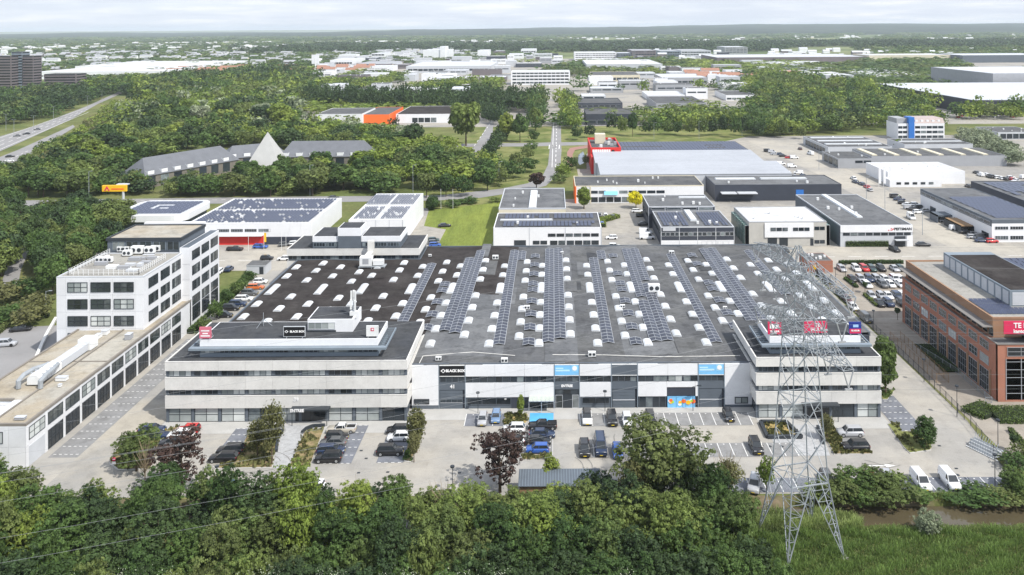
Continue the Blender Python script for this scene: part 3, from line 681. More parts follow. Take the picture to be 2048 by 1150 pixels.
for px_, pb, pt_, lab, sd_ in [(890, 1075, 985, 'bare tan twiggy tree in the thicket below the lamp post', 1), (725, 1065, 990, 'thin bare tree in the thicket left of the lamp post', 2), (1455, 985, 925, 'bare brown twiggy tree beside the silver car', 3), (290, 960, 905, 'small bare tree at the edge of the thicket behind the round tree', 4)]:
    X, Y = P(px_, pb); h_ = (pb - pt_) * Y / FOC + 2.5; t = thing('tree', lab, 'tree', (X, Y, 0)); b = MB(); rr = random.Random(sd_)
    b.bar((0, 0, 0), (0, 0, h_ * .5), .12, None, 5, .07)
    for k in range(46):
        a = rr.uniform(0, 6.28); z = h_ * rr.uniform(.12, .5); w_ = h_ * rr.uniform(.08, .26); m_ = (math.cos(a) * w_, math.sin(a) * w_, z + h_ * rr.uniform(.2, .34)); b.bar((0, 0, z), m_, .045, None, 3, .03)
        b.bar(m_, (m_[0] * 1.25 + rr.uniform(-.2, .2), m_[1] * 1.25, min(h_, m_[2] + h_ * rr.uniform(.1, .25))), .03, None, 3, .012)
    link('trunk', b.mesh('trunk', M_twig), t)
# ---------------------------------------------------------------- building materials
M_white = mat('white_cladding', (.74, .75, .77), .6, .04, .25, spec=.3, fine=.02, fscale=2)
M_concrete = mat('precast_concrete_band', (.64, .63, .605), .85, .05, .35, fine=.04, fscale=3, objvar=.04, stain=.04)
M_tower = mat('white_aluminium_panel', (.68, .69, .71), .5, .05, .3, fine=.02, fscale=3, objvar=.05)
M_slate = mat('slate_blue_cladding', (.105, .125, .15), .55, .08, .4)
M_slate2 = mat('pale_slate_cladding', (.20, .24, .28), .55, .08, .4)
M_dark = mat('dark_frame', (.035, .042, .05), .5, .05, 1)
M_black = mat('black_sign_board', (.012, .012, .014), .5, .05, 1)
M_roofblk = mat('black_roofing_felt', (.040, .035, .034), .95, .22, .18, spec=.1, fine=.12, fscale=1.6, color2=(.055, .050, .048), cscale=.12, stain=.25, seams=(9, 1.0, .03, .7))
M_roofgrey = mat('grey_roofing_felt', (.135, .14, .148), .95, .12, .15, spec=.1, fine=.07, fscale=1.4, color2=(.165, .17, .176), cscale=.09, stain=.22, seams=(9, 1.1, .03, .84))
M_roofmid = mat('weathered_roofing_felt', (.105, .108, .114), .95, .16, .12, spec=.1, fine=.08, fscale=1.4, color2=(.125, .127, .128), cscale=.1, stain=.25, seams=(8, 1.1, .03, .82))
M_roofoff = mat('office_roofing_felt', (.062, .066, .074), .95, .14, .2, spec=.1, fine=.08, fscale=1.5, color2=(.075, .078, .083), cscale=.12, stain=.25, seams=(8, 1.1, .03, .8))
M_gravel = mat('gravel_roof', (.385, .365, .32), 1, .1, .15, spec=.05, fine=.1, fscale=4, color2=(.36, .315, .245), cscale=.07, stain=.2)
M_gravelgrey = mat('grey_gravel_roof', (.34, .33, .30), 1, .1, .2, spec=.05, fine=.1, fscale=4, color2=(.28, .27, .25), cscale=.1, stain=.2)
M_skyl = mat('white_rooflight', (.58, .60, .62), .45, .10, .6, spec=.3, objvar=.12)
M_pv = mat('solar_cell', (.028, .032, .050), .32, .15, .8, spec=.4, objvar=.25)
M_alu = mat('aluminium_frame', (.48, .50, .53), .4, .05, 2, spec=.5)
M_galv = mat('galvanised_steel', (.30, .325, .35), .5, .10, .6, spec=.4)
M_unit = mat('white_unit_casing', (.72, .73, .73), .5, .05, 1)
M_pipe = mat('pale_pipe', (.62, .61, .58), .5, .06, 1)
M_brick = mat('red_brick', (.38, .17, .115), .9, .10, .3, fine=.08, fscale=8, objvar=.03)
M_brickl = mat('orange_brick', (.31, .185, .115), .9, .10, .3, fine=.08, fscale=8)
M_glass = glass_mat('office_glass'); M_glassg = glass_mat('greenish_glass', (.015, .019, .020), (.22, .24, .24), .30); M_pv2 = mat('bluish_solar_cell', (.045, .055, .095), .3, .15, .8, spec=.5)
M_glassd = glass_mat('dark_bay_glass', (.008, .010, .012), (.03, .035, .04), .1, .1)
M_blind = glass_mat('glass_with_blinds', (.07, .08, .08), (.62, .65, .64), .85)
M_signwhite = mat('white_lettering', (.85, .85, .85), .5, 0); M_signred = mat('magenta_red_board', (.62, .03, .10), .5, .05, 1)
M_signpink = mat('faded_pink_board', (.60, .16, .22), .5, .05, 1); M_signblue = mat('light_blue_board', (.20, .50, .80), .5, .08, .6)
M_navy = mat('navy_board', (.02, .04, .25), .5, .05, 1); M_red = mat('red_cladding', (.60, .03, .025), .55, .06, .4); M_orange = mat('orange_cladding', (.85, .16, .03), .6, .06, .2)
M_yellow = mat('yellow_board', (.85, .50, .02), .5, .05, 1); M_teal = mat('green_tinted_glazing', (.06, .16, .12), .2, .15, .5, spec=.5)
M_blue = mat('blue_cladding', (.03, .16, .50), .5, .06, .4)
M_greywall = mat('grey_profiled_cladding', (.33, .34, .36), .6, .06, .3); M_ltgrey = mat('light_grey_cladding', (.50, .52, .55), .6, .06, .3)
M_darkwall = mat('dark_blue_grey_cladding', (.045, .052, .07), .55, .1, .3); M_cream = mat('cream_render', (.62, .57, .44), .8, .08, .3)
M_metalroof = mat('pale_metal_roof', (.40, .42, .455), .6, .06, .04, spec=.3, stain=.06, seams=(60, 1.0, .04, .9), fine=.03); M_whiteroof = mat('white_roof_membrane', (.58, .59, .60), .8, .08, .05, stain=.2, seams=(10, 2.0, .05, .88))
M_tile = mat('grey_roof_tiles', (.14, .148, .165), .7, .1, .3); M_orangetile = mat('orange_roof_tiles', (.32, .17, .12), .8, .12, .3)
M_timber = mat('timber_boards', (.28, .18, .10), .8, .15, .8)

# ---------------------------------------------------------------- windows
WCACHE = {}
def window(parent, x, z, w, h, side='f', W=0, off=0.0, cols=1, rows=1, m=None, g=None, t=.07, deep=.10, name='window', pane=True, y=0.0):
    """a window on the front ('f'), right ('r') or left ('l') face of a thing whose origin is its front left corner"""
    m = m or M_dark; g = g or M_glass
    k = (round(w, 2), round(h, 2), cols, rows, m.name, t, deep)
    if k not in WCACHE:
        b = MB(); b.box(0, -deep, 0, w, -.0, t); b.box(0, -deep, h - t, w, 0, h); b.box(0, -deep, t, t, 0, h - t); b.box(w - t, -deep, t, w, 0, h - t)
        for i in range(1, cols): xx = w * i / cols; b.box(xx - t / 2, -deep + .01, t, xx + t / 2, -.03, h - t)
        for j in range(1, rows):
            zz = h * j / rows; b.box(t, -deep + .02, zz - t / 2, w - t, -.035, zz + t / 2)
        WCACHE[k] = (b.mesh('window', m), {})
    fm, pm = WCACHE[k]
    pw = (w - 2 * t) if pane == 1 else (w / cols - t)
    if side == 'f': loc = (x, -off + y, z); rz = 0
    elif side == 'r': loc = (W + off, x, z); rz = R(90)
    else: loc = (-off, x + w, z); rz = R(-90)
    o = link(name, fm, parent, loc, rz)
    if pane:
        n = 1 if pane is True else cols
        if (n, g.name) not in pm:
            q = MB(); ww = (w - 2 * t) if n == 1 else (w / cols - t)
            q.box(0, -.045, 0, ww, -.02, h - 2 * t); pm[(n, g.name)] = q.mesh('pane', g)
        for i in range(n):
            link('pane', pm[(n, g.name)], o, (t if n == 1 else w * i / cols + t / 2 + (t / 2 if i == 0 else 0), 0, t))
    return o
def shell(root, W, D, h, wall, roof, par=.35, pt=.3, parm=None, roofname='roof', z0=0.0):
    link('wall', MB().box(0, 0, z0, W, D, h - par, wall).mesh('wall'), root)
    b = MB(); b.box(pt, pt, h - par, W - pt, D - pt, h - par + .12, roof); link(roofname, b.mesh(roofname), root)
    if par > .05:
        p = MB(); e = .02
        p.box(-e, -e, h - par, W + e, pt, h); p.box(-e, D - pt, h - par, W + e, D + e, h); p.box(-e, pt, h - par, pt, D - pt, h); p.box(W - pt, pt, h - par, W + e, D - pt, h)
        link('parapet', p.mesh('parapet', parm or wall), root)

# ---------------------------------------------------------------- the two concrete banded offices
BANDS = [(2.72, 5.0), (6.1, 8.4), (9.6, 11.3)]
def band_panels(root, W, D, n, sides='frlb', z=BANDS, m=None, y0=0.0):
    m = m or M_concrete
    for (a, b) in z:
        for i in range(n):
            x0 = W * i / n + .012; x1 = W * (i + 1) / n - .012
            link('panel', panel_mesh(x1 - x0, b - a, m), root, (x0, y0, a))
        nd = max(1, round(D / 5))
        for sd_ in sides:
            if sd_ in 'rl':
                for i in range(nd):
                    d0 = D * i / nd + .012; L_ = D / nd - .024
                    if sd_ == 'r': link('panel', panel_mesh(L_, b - a, m), root, (W, y0 + d0, a), R(90))
                    else: link('panel', panel_mesh(L_, b - a, m), root, (0, y0 + d0 + L_, a), R(-90))
PM = {}
def panel_mesh(L_, h, m, t=.22):
    k = (round(L_, 2), round(h, 2), m.name, t)
    if k not in PM:
        b = MB(); b.box(0, 0, 0, L_, t, h - .08); b.box(0, -.03, h - .08, L_, t, h); PM[k] = b.mesh('panel', m)
    return PM[k]
def office(label, X0, X1, Y0, D, n, rg, blinds):
    W = X1 - X0; r = thing('office_building', label, 'office building', (X0, Y0, 0))
    link('wall', MB().box(.6, .6, 0, W - .6, D - .3, 11.0, M_slate).mesh('wall'), r)
    link('roof', MB().box(.22, .22, 11.0, W - .22, D, 11.15, M_roofoff).mesh('roof'), r)
    slabs = MB()
    for a, b in BANDS: slabs.box(.22, .22, a + .05, W - .22, D - .05, b - .15 if b < 11 else 10.99)
    link('floor_slab', slabs.mesh('floor_slab', M_concrete), r)
    band_panels(r, W, D, n)
    bw = W / n
    for fl, (z0, z1) in enumerate([(.05, 2.72), (5.0, 6.1), (8.4, 9.6)]):
        for i in range(n):
            g = M_blind if rg.random() < blinds[fl] else M_glass
            if fl == 0 and entr(label, i): continue
            window(r, bw * i + .28, z0, bw - .56, z1 - z0, 'f', off=-.56, cols=2 if fl == 0 else 4, rows=2 if fl == 0 else 1, g=g, m=M_slate if fl else M_dark, pane=2, t=.09)
        for i in range(n + 1): pass
    pm_ = {z: MB().box(-.26, .38, z[0], .26, .62, z[1]).mesh('pier', M_slate) for z in [(.0, 2.72), (5.0, 6.1), (8.4, 9.6)]}
    for i in range(n + 1):
        x = min(max(bw * i, .3), W - .3)
        for z in pm_: link('pier', pm_[z], r, (x, 0, 0))
    nd = max(1, round(D / 5)); bd = D / nd
    for side in 'rl':
        for i in range(nd):
            for z0, z1 in [(.05, 2.72), (5.0, 6.1), (8.4, 9.6)]: window(r, bd * i + .3, z0, bd - .6, z1 - z0, side, W=W, off=-.56, cols=4, m=M_slate, t=.09)
    return r
def entr(label, i): return ('left' in label and i == 5) or ('right' in label and i == 2)
rg = random.Random(5)
OL = office('grey concrete banded three storey office block at the left end of the hall', -71.3, -27.0, 150.9, 20.5, 9, rg, (.9, .55, .35))
ORT = office('grey concrete banded three storey office block behind the pylon at the right end', 36.9, 59.9, 151.2, 19.5, 5, rg, (.9, .35, .2))
def entrance(r, x0, x1, txt, num=None):
    link('canopy', MB().box(x0 - .3, -1.5, 2.75, x1 + .3, .4, 3.05, M_dark).mesh('canopy'), r)
    d = link('door', MB().box(x0 + .1, .42, 0, x1 - .1, .5, 2.7, M_dark).mesh('door'), r)
    n = 4; w_ = (x1 - x0 - .4) / n
    pm = MB().box(0, 0, 0, w_ - .12, .03, 2.3, M_glassd).mesh('pane')
    for i in range(n): link('pane', pm, d, (x0 + .2 + i * w_, .385, .12))
    for xx in (x0, x1 - .1): link('post', MB().box(xx, -1.4, 0, xx + .1, -1.3, 2.75, M_dark).mesh('post'), r)
    if txt: lettering(txt, r, (x0 + 1.0, -1.56, 2.72 if False else 2.9), .72, M_signwhite, .03)
entrance(OL, 23.6, 30.0, 'ENTREE'); lettering('39', OL, (24.0, -.06, 4.2), .95, M_signwhite, .02)
entrance(ORT, 8.6, 14.6, None)
def penthouse(r, x0, x1, y0, y1, nb, seed):
    rg = random.Random(seed)
    p = link('penthouse', MB().box(x0 + .1, y0 + .1, 11.15, x1 - .1, y1 - .1, 14.1, M_slate).mesh('penthouse'), r)
    link('sill', MB().box(x0, y0, 11.15, x1, y1, 11.85, M_slate2).mesh('sill'), p)
    link('fascia', MB().box(x0, y0, 13.15, x1, y1, 14.38, M_white).mesh('fascia'), p)
    link('roof', MB().box(x0 + .25, y0 + .25, 14.38, x1 - .25, y1 - .25, 14.42, M_roofoff).mesh('roof'), p)
    c = MB(); e = 1.7
    c.box(x0 - e, y0 - e * .62, 12.72, x1 + e, y0 - .02, 13.12); c.box(x0 - e, y0, 12.72, x0 - e + .2, y1, 13.12); c.box(x1 + e - .2, y0, 12.72, x1 + e, y1, 13.12)
    for k in range(10):
        yy = y0 + (y1 - y0) * k / 9
        c.box(x0 - e + .2, yy, 12.85, x0 - .02, yy + .1, 13.0); c.box(x1 + .02, yy, 12.85, x1 + e - .2, yy + .1, 13.0)
    link('canopy', c.mesh('canopy', M_slate2), p)
    bw = (x1 - x0) / nb
    for i in range(nb):
        window(r, x0 + bw * i + .12, 11.87, bw - .24, 1.22, 'f', y=y0 + .08, off=0, cols=3, m=M_slate2, g=M_blind if rg.random() < .25 else M_glass, pane=2)
    return p
penthouse(OL, 5.4, 38.5, 2.4, 11.6, 12, 1); penthouse(ORT, 3.1, 20.0, 2.1, 11.2, 6, 2)
# roof hut on the left office
h = link('roof_hut', MB().box(24.4, 5.9, 14.42, 33.0, 13.0, 16.8, M_white).mesh('roof_hut'), OL)
link('roof', MB().box(24.65, 6.15, 16.8, 32.75, 12.8, 16.85, M_roofoff).mesh('roof'), h)
link('plinth', MB().box(24.38, 5.86, 14.42, 29.8, 5.9, 14.75, M_dark).mesh('plinth'), h)
window(OL, 24.55, 14.95, 5.1, 1.3, 'f', y=5.9, cols=4, g=M_blind, m=M_ltgrey, pane=2)

# ---------------------------------------------------------------- the hall
HX0, HX1, HY0, HY1, HZ = -27.0, 37.3, 155.9, 240.5, 8.2
HL, HR = -70.7, 65.3
hall = thing('warehouse', 'wide low hall with dark roof, rooflight rows and white front between two offices', 'warehouse', (0, HY0, 0))
def lx(X): return X
def ly(Y): return Y - HY0
link('wall', MB().prism([(HX0, 0.25), (HX1, 0.25), (HX1, ly(171)), (HR, ly(171)), (HR, ly(HY1)), (HX0, ly(HY1)), (HX0 - 10, ly(HY1)), (-36.9, ly(227.2)), (HL, ly(227.2)), (HL, ly(172)), (HX0, ly(172))], 'z', 0, HZ - .3, M_darkwall).mesh('wall'), hall)
# roof decks: strips of different felt, real low gables along the depth
deck = MB()
edges = [(HL, -51.8, 172, 227.2, M_roofblk), (-51.8, -29.9, 172, 227.2, M_roofblk)]
def gable_z(X):
    t = ((X + 29.9 + 220) % 21.9) / 21.9
    return HZ - .3 + .12 + .55 * (1 - abs(2 * t - 1))
def roof_strip(x0, x1, y0, y1, m, dz=0.0, n=None):
    """follow the low gables between x0 and x1"""
    cuts = [x0, x1] + [-29.9 + 10.95 * k for k in range(-4, 11) if x0 < -29.9 + 10.95 * k < x1]
    cuts.sort()
    for a, b in zip(cuts[:-1], cuts[1:]):
        za = gable_z(a + .001) + dz; zb = gable_z(b - .001) + dz
        deck.quad([(a, ly(y0), za), (b, ly(y0), zb), (b, ly(y1), zb), (a, ly(y1), za)], m)
roof_strip(HL, -36.9, 172, 227.2, M_roofblk); roof_strip(-36.9, HX0, 172, HY1, M_roofblk); roof_strip(HX0, HX1, 156, HY1, M_roofmid); roof_strip(HX1, HR, 171, HY1, M_roofmid)
link('roof', deck.mesh('roof'), hall)
rgp = random.Random(9)
def patch(x0, x1, y0, y1, m, dz=.015):
    global deck
    deck = MB(); roof_strip(x0, x1, y0, y1, m, dz); link('roof_felt', deck.mesh('roof_felt'), hall)
patch(HX0, -18.9, 199, 240.3, M_roofblk); patch(-18.9, -8.2, 197, 240.3, M_roofblk); patch(-29, HX0 - .1, 172, 240.3, M_roofblk, .02)
patch(HX0, -8.2, 160, 196.8, M_roofgrey); patch(-1.9, 9, 157, 240.3, M_roofgrey); patch(9.1, 13, 157, 200, M_roofmid, .02); patch(13.1, 24, 160, 240, M_roofgrey); patch(24.2, 30.5, 160, 215, M_roofmid, .02)
for i in range(26):
    x = rgp.uniform(-25, 60); y = rgp.uniform(174, 230); w_ = rgp.uniform(2, 5); d = rgp.uniform(3, 14)
    patch(x, x + w_, y, y + d, rgp.choice([M_roofgrey, M_roofmid, M_roofoff]), .03 + i * .004)
for i in range(9):
    x = rgp.uniform(-68, -38); y = rgp.uniform(176, 220); patch(x, x + rgp.uniform(2, 6), y, y + rgp.uniform(2, 8), M_roofblk, .03 + i * .004)
edge = MB()
for x0, x1, y0, y1 in [(HX0, HX1, 156.2, 156.5), (HL - .15, HL + .2, 172, 227.4), (HL, -36.9, 227.1, 227.4), (-37.05, -36.75, 227.4, HY1), (-37, HR, HY1 - .15, HY1 + .15), (HR - .15, HR + .2, 171, HY1)]:
    edge.box(x0, ly(y0), HZ - .5, x1, ly(y1), HZ + .28)
link('parapet', edge.mesh('parapet', M_slate), hall)
# front facade of the hall, panel by panel
DB = [(-21.9, -16.9), (-.1, 4.7), (10.7, 15.7), (27.1, 32.1)]
def fpanel(x0, x1, z0, z1, m, name='panel', y=0.0, t=.25): return link(name, MB().box(x0 + .015, y, z0, x1 - .015, y + t, z1, m).mesh(name), hall)
def split_panels(x0, x1, z0, z1, n, m=M_white):
    for i in range(n): fpanel(x0 + (x1 - x0) * i / n, x0 + (x1 - x0) * (i + 1) / n, z0, z1, m)
fpanel(HX0, -21.9, .75, 8.3, M_white); fpanel(HX0, -21.9, 0, .73, M_slate, 'plinth', .02)
window(hall, -26.6, 1.0, 2.9, .95, 'f', cols=2, y=0, m=M_dark, pane=2)
for x0, x1, n in [(-16.9, -.1, 3), (4.7, 10.7, 1), (15.7, 27.1, 2)]:
    split_panels(x0, x1, 6.15, 8.3, n)
    if x0 > 15: split_panels(x0, 21.2, 2.2, 4.9, 1); fpanel(21.2, 26.6, 3.9, 4.9, M_white); fpanel(26.6, 27.1, 2.2, 4.9, M_white)
    else: split_panels(x0, x1, 2.2, 4.9, n)
    k = round((x1 - x0) / 2.8)
    for i in range(k): window(hall, x0 + (x1 - x0) * i / k + .1, 4.95, (x1 - x0) / k - .2, 1.15, 'f', y=.2, cols=2, m=M_slate, pane=2, g=M_glass if rg.random() < .8 else M_blind)
fpanel(32.1, 37.3, .55, 8.3, M_white); fpanel(32.1, 37.3, 0, .53, M_slate, 'plinth', .02)
window(hall, 34.0, .75, 2.5, 1.25, 'f', cols=2, y=0, m=M_dark, g=M_blind, pane=2, t=.14)
# ground floor fillings
fpanel(-16.9, -5.7, 0, 2.18, M_slate, 'plinth', .12); window(hall, -16.5, .75, 8.2, 1.3, 'f', y=.12, cols=3, m=M_slate, g=M_glassd, pane=2)
fpanel(-8.2, -6.0, 0, 2.18, M_darkwall, 'plinth', .05)
for x in (-5.6, -2.9): window(hall, x, .05, 2.5, 2.1, 'f', y=.2, cols=3, m=M_dark, pane=2)
fpanel(4.7, 10.7, 0, 2.18, M_slate, 'plinth', .12); window(hall, 5.2, .85, 5.1, 1.2, 'f', y=.12, cols=2, m=M_slate, g=M_glassd, pane=2)
window(hall, 16.0, .05, 5.0, 2.1, 'f', y=.2, cols=4, m=M_slate, pane=2)
fpanel(21.2, 26.6, 2.2, 3.88, M_darkwall, 'lintel', .15)
# picture windows of the play area: plain coloured blobs on light blue
for i in range(3):
    f = window(hall, 21.3 + i * 1.75, .05, 1.72, 2.1, 'f', y=.1, cols=1, m=M_signblue, g=M_signblue)
    q = MB(); rr = random.Random(i + 3)
    for c_ in range(4):
        cx = 21.6 + i * 1.75 + rr.uniform(.1, 1.1); cz = .6 + rr.uniform(0, .8); w_ = rr.uniform(.2, .42)
        q.prism([(cx + w_ * math.cos(a) * 1.2, cz + w_ * math.sin(a)) for a in [k * .785 for k in range(8)]], 'y', -.02 - c_ * .006, .08, [M_yellow, mat('lime_print', (.35, .65, .05), .5, 0), M_signwhite, M_orange][(c_ + i) % 4])
    link('window_print', q.mesh('window_print'), hall)
for i, (x0, x1) in enumerate(DB):
    f = MB(); f.box(x0 - .06, -.02, 0, x0 + .1, .3, 8.3); f.box(x1 - .1, -.02, 0, x1 + .06, .3, 8.3); link('door_surround', f.mesh('door_surround', M_slate2), hall)
    window(hall, x0 + .2, 5.0, x1 - x0 - .4, 1.1, 'f', y=.2, cols=4, m=M_slate, pane=2, g=M_glass)
    fpanel(x0 + .1, x1 - .1, 3.6, 4.95, M_slate, 'lintel', .05)
    bd = MB().box(x0 + .12, -.03, 6.3, x1 - .12, .2, 8.2, [M_black, M_signblue, M_slate, M_signblue][i])
    b = link('sign_board', bd.mesh('sign_board'), hall)
    tr = MB().box(x0 + .12, -.05, 6.16, x1 - .12, .2, 6.28, M_unit); tr.box(x0 + .12, -.05, 8.2, x1 - .12, .2, 8.32, M_unit); link('sign_trim', tr.mesh('sign_trim'), b)
    if i != 1:   # sectional door
        d = link('garage_door', MB().box(x0 + .2, .12, 0, x1 - .5, .22, 3.5, M_slate).mesh('garage_door'), hall)
        for k in range(6): link('door_section', MB().box(x0 + .22, .07, .03 + k * .58, x1 - .52, .12, .58 + k * .58, M_slate).mesh('door_section'), d)
        if i == 0:
            g = MB(); 
            for k in range(4): g.box(x0 + .35 + k * 1.05, .03, 1.25, x0 + 1.28 + k * 1.05, .075, 1.75)
            link('door_window', g.mesh('door_window', M_glass), d)
            link('door_rail', MB().box(x0 + .25, .02, 1.15, x1 - .55, .068, 1.22, M_alu).mesh('door_rail'), d)
        else: link('door_rail', MB().box(x0 + .25, .02, 1.45, x1 - .55, .068, 1.62, M_alu).mesh('door_rail'), d)
lettering('BLACK BOX', hall, (-18.75, -.07, 7.25), .66, M_signwhite, .035)
def diamond(par, x, y, z, s, m):
    q = MB(); q.prism([(x - s, z), (x, z - s * .8), (x + s, z), (x, z + s * .8)], 'y', y, y + .03, m); link('logo', q.mesh('logo'), par)
    q = MB(); q.prism([(x + s * .42 * math.cos(a), z + s * .42 * math.sin(a)) for a in [k * .785 for k in range(8)]], 'y', y - .01, y, M_black); link('logo', q.mesh('logo'), par)
diamond(hall, -21.05, -.07, 7.25, .5, M_signwhite)
lettering('41', hall, (-19.3, -.02, 4.25), .95, M_signwhite, .03); lettering('ENTREE', hall, (2.3, -.02, 4.25), .62, M_signwhite, .03)
lettering('41', hall, (-9.3, .02, 1.85), .42, M_signwhite, .02); lettering('43', hall, (-.8, .02, 1.85), .42, M_signwhite, .02)
def blue_print(par, x0, x1, z0, z1, y):
    q = MB(); W_ = x1 - x0; H_ = z1 - z0; pl = mat('pale_blue_print', (.50, .75, .90), .5, 0)
    q.box(x0 + .04 * W_, y - .02, z0 + .62 * H_, x0 + .36 * W_, y, z0 + .74 * H_, pl); q.box(x0 + .04 * W_, y - .02, z0 + .38 * H_, x0 + .62 * W_, y, z0 + .54 * H_, pl)
    q.box(x0 + .70 * W_, y - .02, z0 + .35 * H_, x0 + .95 * W_, y, z0 + .97 * H_, mat('mid_blue_print', (.30, .62, .86), .5, 0))
    cx, cz, r_ = x0 + .825 * W_, z0 + .68 * H_, H_ * .24
    q.prism([(cx + r_ * math.cos(a), cz + r_ * math.sin(a)) for a in [k * 6.283 / 12 for k in range(12)]], 'y', y - .05, y - .02, M_signwhite)
    link('sign_print', q.mesh('sign_print'), par)
blue_print(hall, .02, 4.58, 6.3, 8.2, -.03); blue_print(hall, 27.22, 31.98, 6.3, 8.2, -.03)
# entrance of the middle bay
link('door', MB().box(1.5, .1, 0, 3.3, .5, 2.6, M_dark).mesh('door'), hall)
for x, w_ in ((.15, 1.35), (3.3, 1.2)): window(hall, x, .03, w_, 2.5, 'f', y=.15, cols=1, m=M_alu, g=M_glassg)
window(hall, .15, 2.6, 4.35, .95, 'f', y=.15, cols=3, m=M_dark, pane=2)

# rooflights
def rooflight(Ln):
    b = MB(); n = 6; w_ = .80
    prof = [(w_ * math.cos(math.pi * k / n), 0.16 + .28 * math.sin(math.pi * k / n)) for k in range(n + 1)]
    b.prism([(w_ + .07, 0)] + [(w_ + .07, .17)] + prof + [(-w_ - .07, .17), (-w_ - .07, 0)], 'y', 0, Ln); return b.mesh('rooflight', M_skyl)
RL = {3.6: rooflight(3.1), 7.6: rooflight(7.2)}
rowA = [(224.6, 3.6), (216.2, 3.6), (208, 3.6), (195.3, 3.6), (187, 3.6), (178.7, 3.6), (170.4, 3.6)]
rowB = [(220.2, 3.6), (212.2, 3.6), (199.4, 7.6), (190.8, 3.6), (182.4, 3.6), (174.3, 3.6), (166.1, 3.6)]
cols_ = []
for k in range(-3, 4):
    for b_, rw in ((-7.3, rowA), (-3.1, rowB), (3.3, rowA), (8.7, rowB)):
        cols_.append((b_ + 21.9 * k, rw))
for X, rw in cols_:
    if X < -69.5 or X > 64: continue
    for Y, Ln in rw:
        if Y < 172.5 and (X > 36 or X < -28): continue
        if X < -37 and Y > 224: Y = 223
        if -71 < X < -30 and Y < 178: continue
        if X > 36 and Y < 178: continue
        link('rooflight', RL[Ln], hall, (X, ly(Y - 1.5), gable_z(X) - .02))
# ---------------------------------------------------------------- solar arrays on the hall (each a thing, every panel a part)
pv_l = MB().box(0, 0, 0, 1.12, 1.66, .035, M_alu, M_pv); pv_mesh = MB()
def tent_panels():
    a = MB(); t = math.tan(R(11))
    for s in (0, 1): pass
    A = MB(); A.prism([(-1.13, .08), (-.03, .08 + 1.1 * t), (-.03, .12 + 1.1 * t), (-1.13, .12)], 'y', .04, 1.66, M_pv)
    F = MB()
    return A
pvA = MB().prism([(-1.13, .10), (-.04, .31), (-.04, .35), (-1.13, .14)], 'y', .05, 1.66, M_pv).mesh('solar_panel')
pvB = MB().prism([(.04, .31), (1.13, .10), (1.13, .14), (.04, .35)], 'y', .05, 1.66, M_pv).mesh('solar_panel')
def rack_mesh(n, pitch):
    b = MB()
    for j in range(n + 1):
        y = j * pitch
        b.bar((-1.2, y, .13), (0, y, .37), .045, None, 4); b.bar((0, y, .37), (1.2, y, .13), .045, None, 4)
    b.box(-1.2, 0, .03, -1.1, n * pitch, .10); b.box(1.1, 0, .03, 1.2, n * pitch, .10); b.bar((0, 0, .355), (0, n * pitch, .355), .03, None, 4)
    return b.mesh('rack', M_alu)
def solar_array(X, Y0_, Y1_, label):
    pitch = 1.75; n = int((Y1_ - Y0_) / pitch); z = gable_z(X) + .05
    t = thing('solar_array', label, 'solar array', (X, Y0_, z), 0, 'solar arrays on the hall roof')
    link('rack', rack_mesh(n, pitch), t)
    for j in range(n):
        link('solar_panel', pvA, t, (0, j * pitch, 0)); link('solar_panel', pvB, t, (0, j * pitch, 0))
def short_arrays(X, ys, label):
    for y in ys:
        solar_array(X, y, y + 3.6, label)
for X, a, b, lab in [(-1.25, 166.4, 236.5, 'long left strip of solar panels in the middle of the hall roof'), (1.2, 168, 236.5, 'long right strip of solar panels in the middle of the hall roof'),
                     (-23.1, 173, 228, 'left strip of the first grey panel pair right of the black roof'), (-20.7, 171.5, 236, 'right strip of the first grey panel pair, reaching to the back edge'),
                     (-11.2, 166, 236, 'strip of solar panels beside the black felt corner'), (10.9, 166.5, 228, 'strip of solar panels right of the central double strip'),
                     (20.6, 194, 236.5, 'back strip of panels left of the white roof unit'), (22.9, 166.6, 204, 'near left strip of the pair below the white roof unit'), (25.2 + .1, 166.6, 203, 'near right strip of the pair below the white roof unit') if False else (20.5, 166.6, 192, 'front left strip of panels below the white roof unit'),
                     (22.9, 206, 236.5, 'second back strip of panels left of the white roof unit'),
                     (32.7, 166.5, 232, 'single strip of panels towards the right end of the roof'), (42.6, 176, 236, 'left strip of the last pair before the pylon'), (45.0, 176, 236, 'right strip of the last pair before the pylon'),
                     (-33.0, 176, 224, 'leftmost strip of solar panels on the black roof'), (-9.95 + .9, 226.5, 236.5, 'short back strip beside the black felt corner'), (13.3, 226.5, 236.5, 'short back strip right of the middle'),
                     (55.2, 196, 236, 'last strip of panels by the right roof edge')]:
    solar_array(X, a, b, lab)
for X, ys, lab in [(-5.2, [165.4, 173.6, 181.8, 190.2, 198.6, 203.2, 211.4, 219.6, 228], 'short row of panels between two rooflights, left of the middle'), (16.5, [165.4, 173.6, 181.8, 190.2, 198.6, 203.2, 211.4, 228], 'short row of panels between two rooflights, right of the middle'), (38.5, [173.6, 181.8, 190.2, 198.6, 203.2, 219.6, 228], 'short row of panels between rooflights near the pylon'), (-27.2, [173.6, 181.8, 190.2, 198.6, 203.2], 'short row of panels between rooflights beside the black roof')]:
    short_arrays(X, ys, lab)
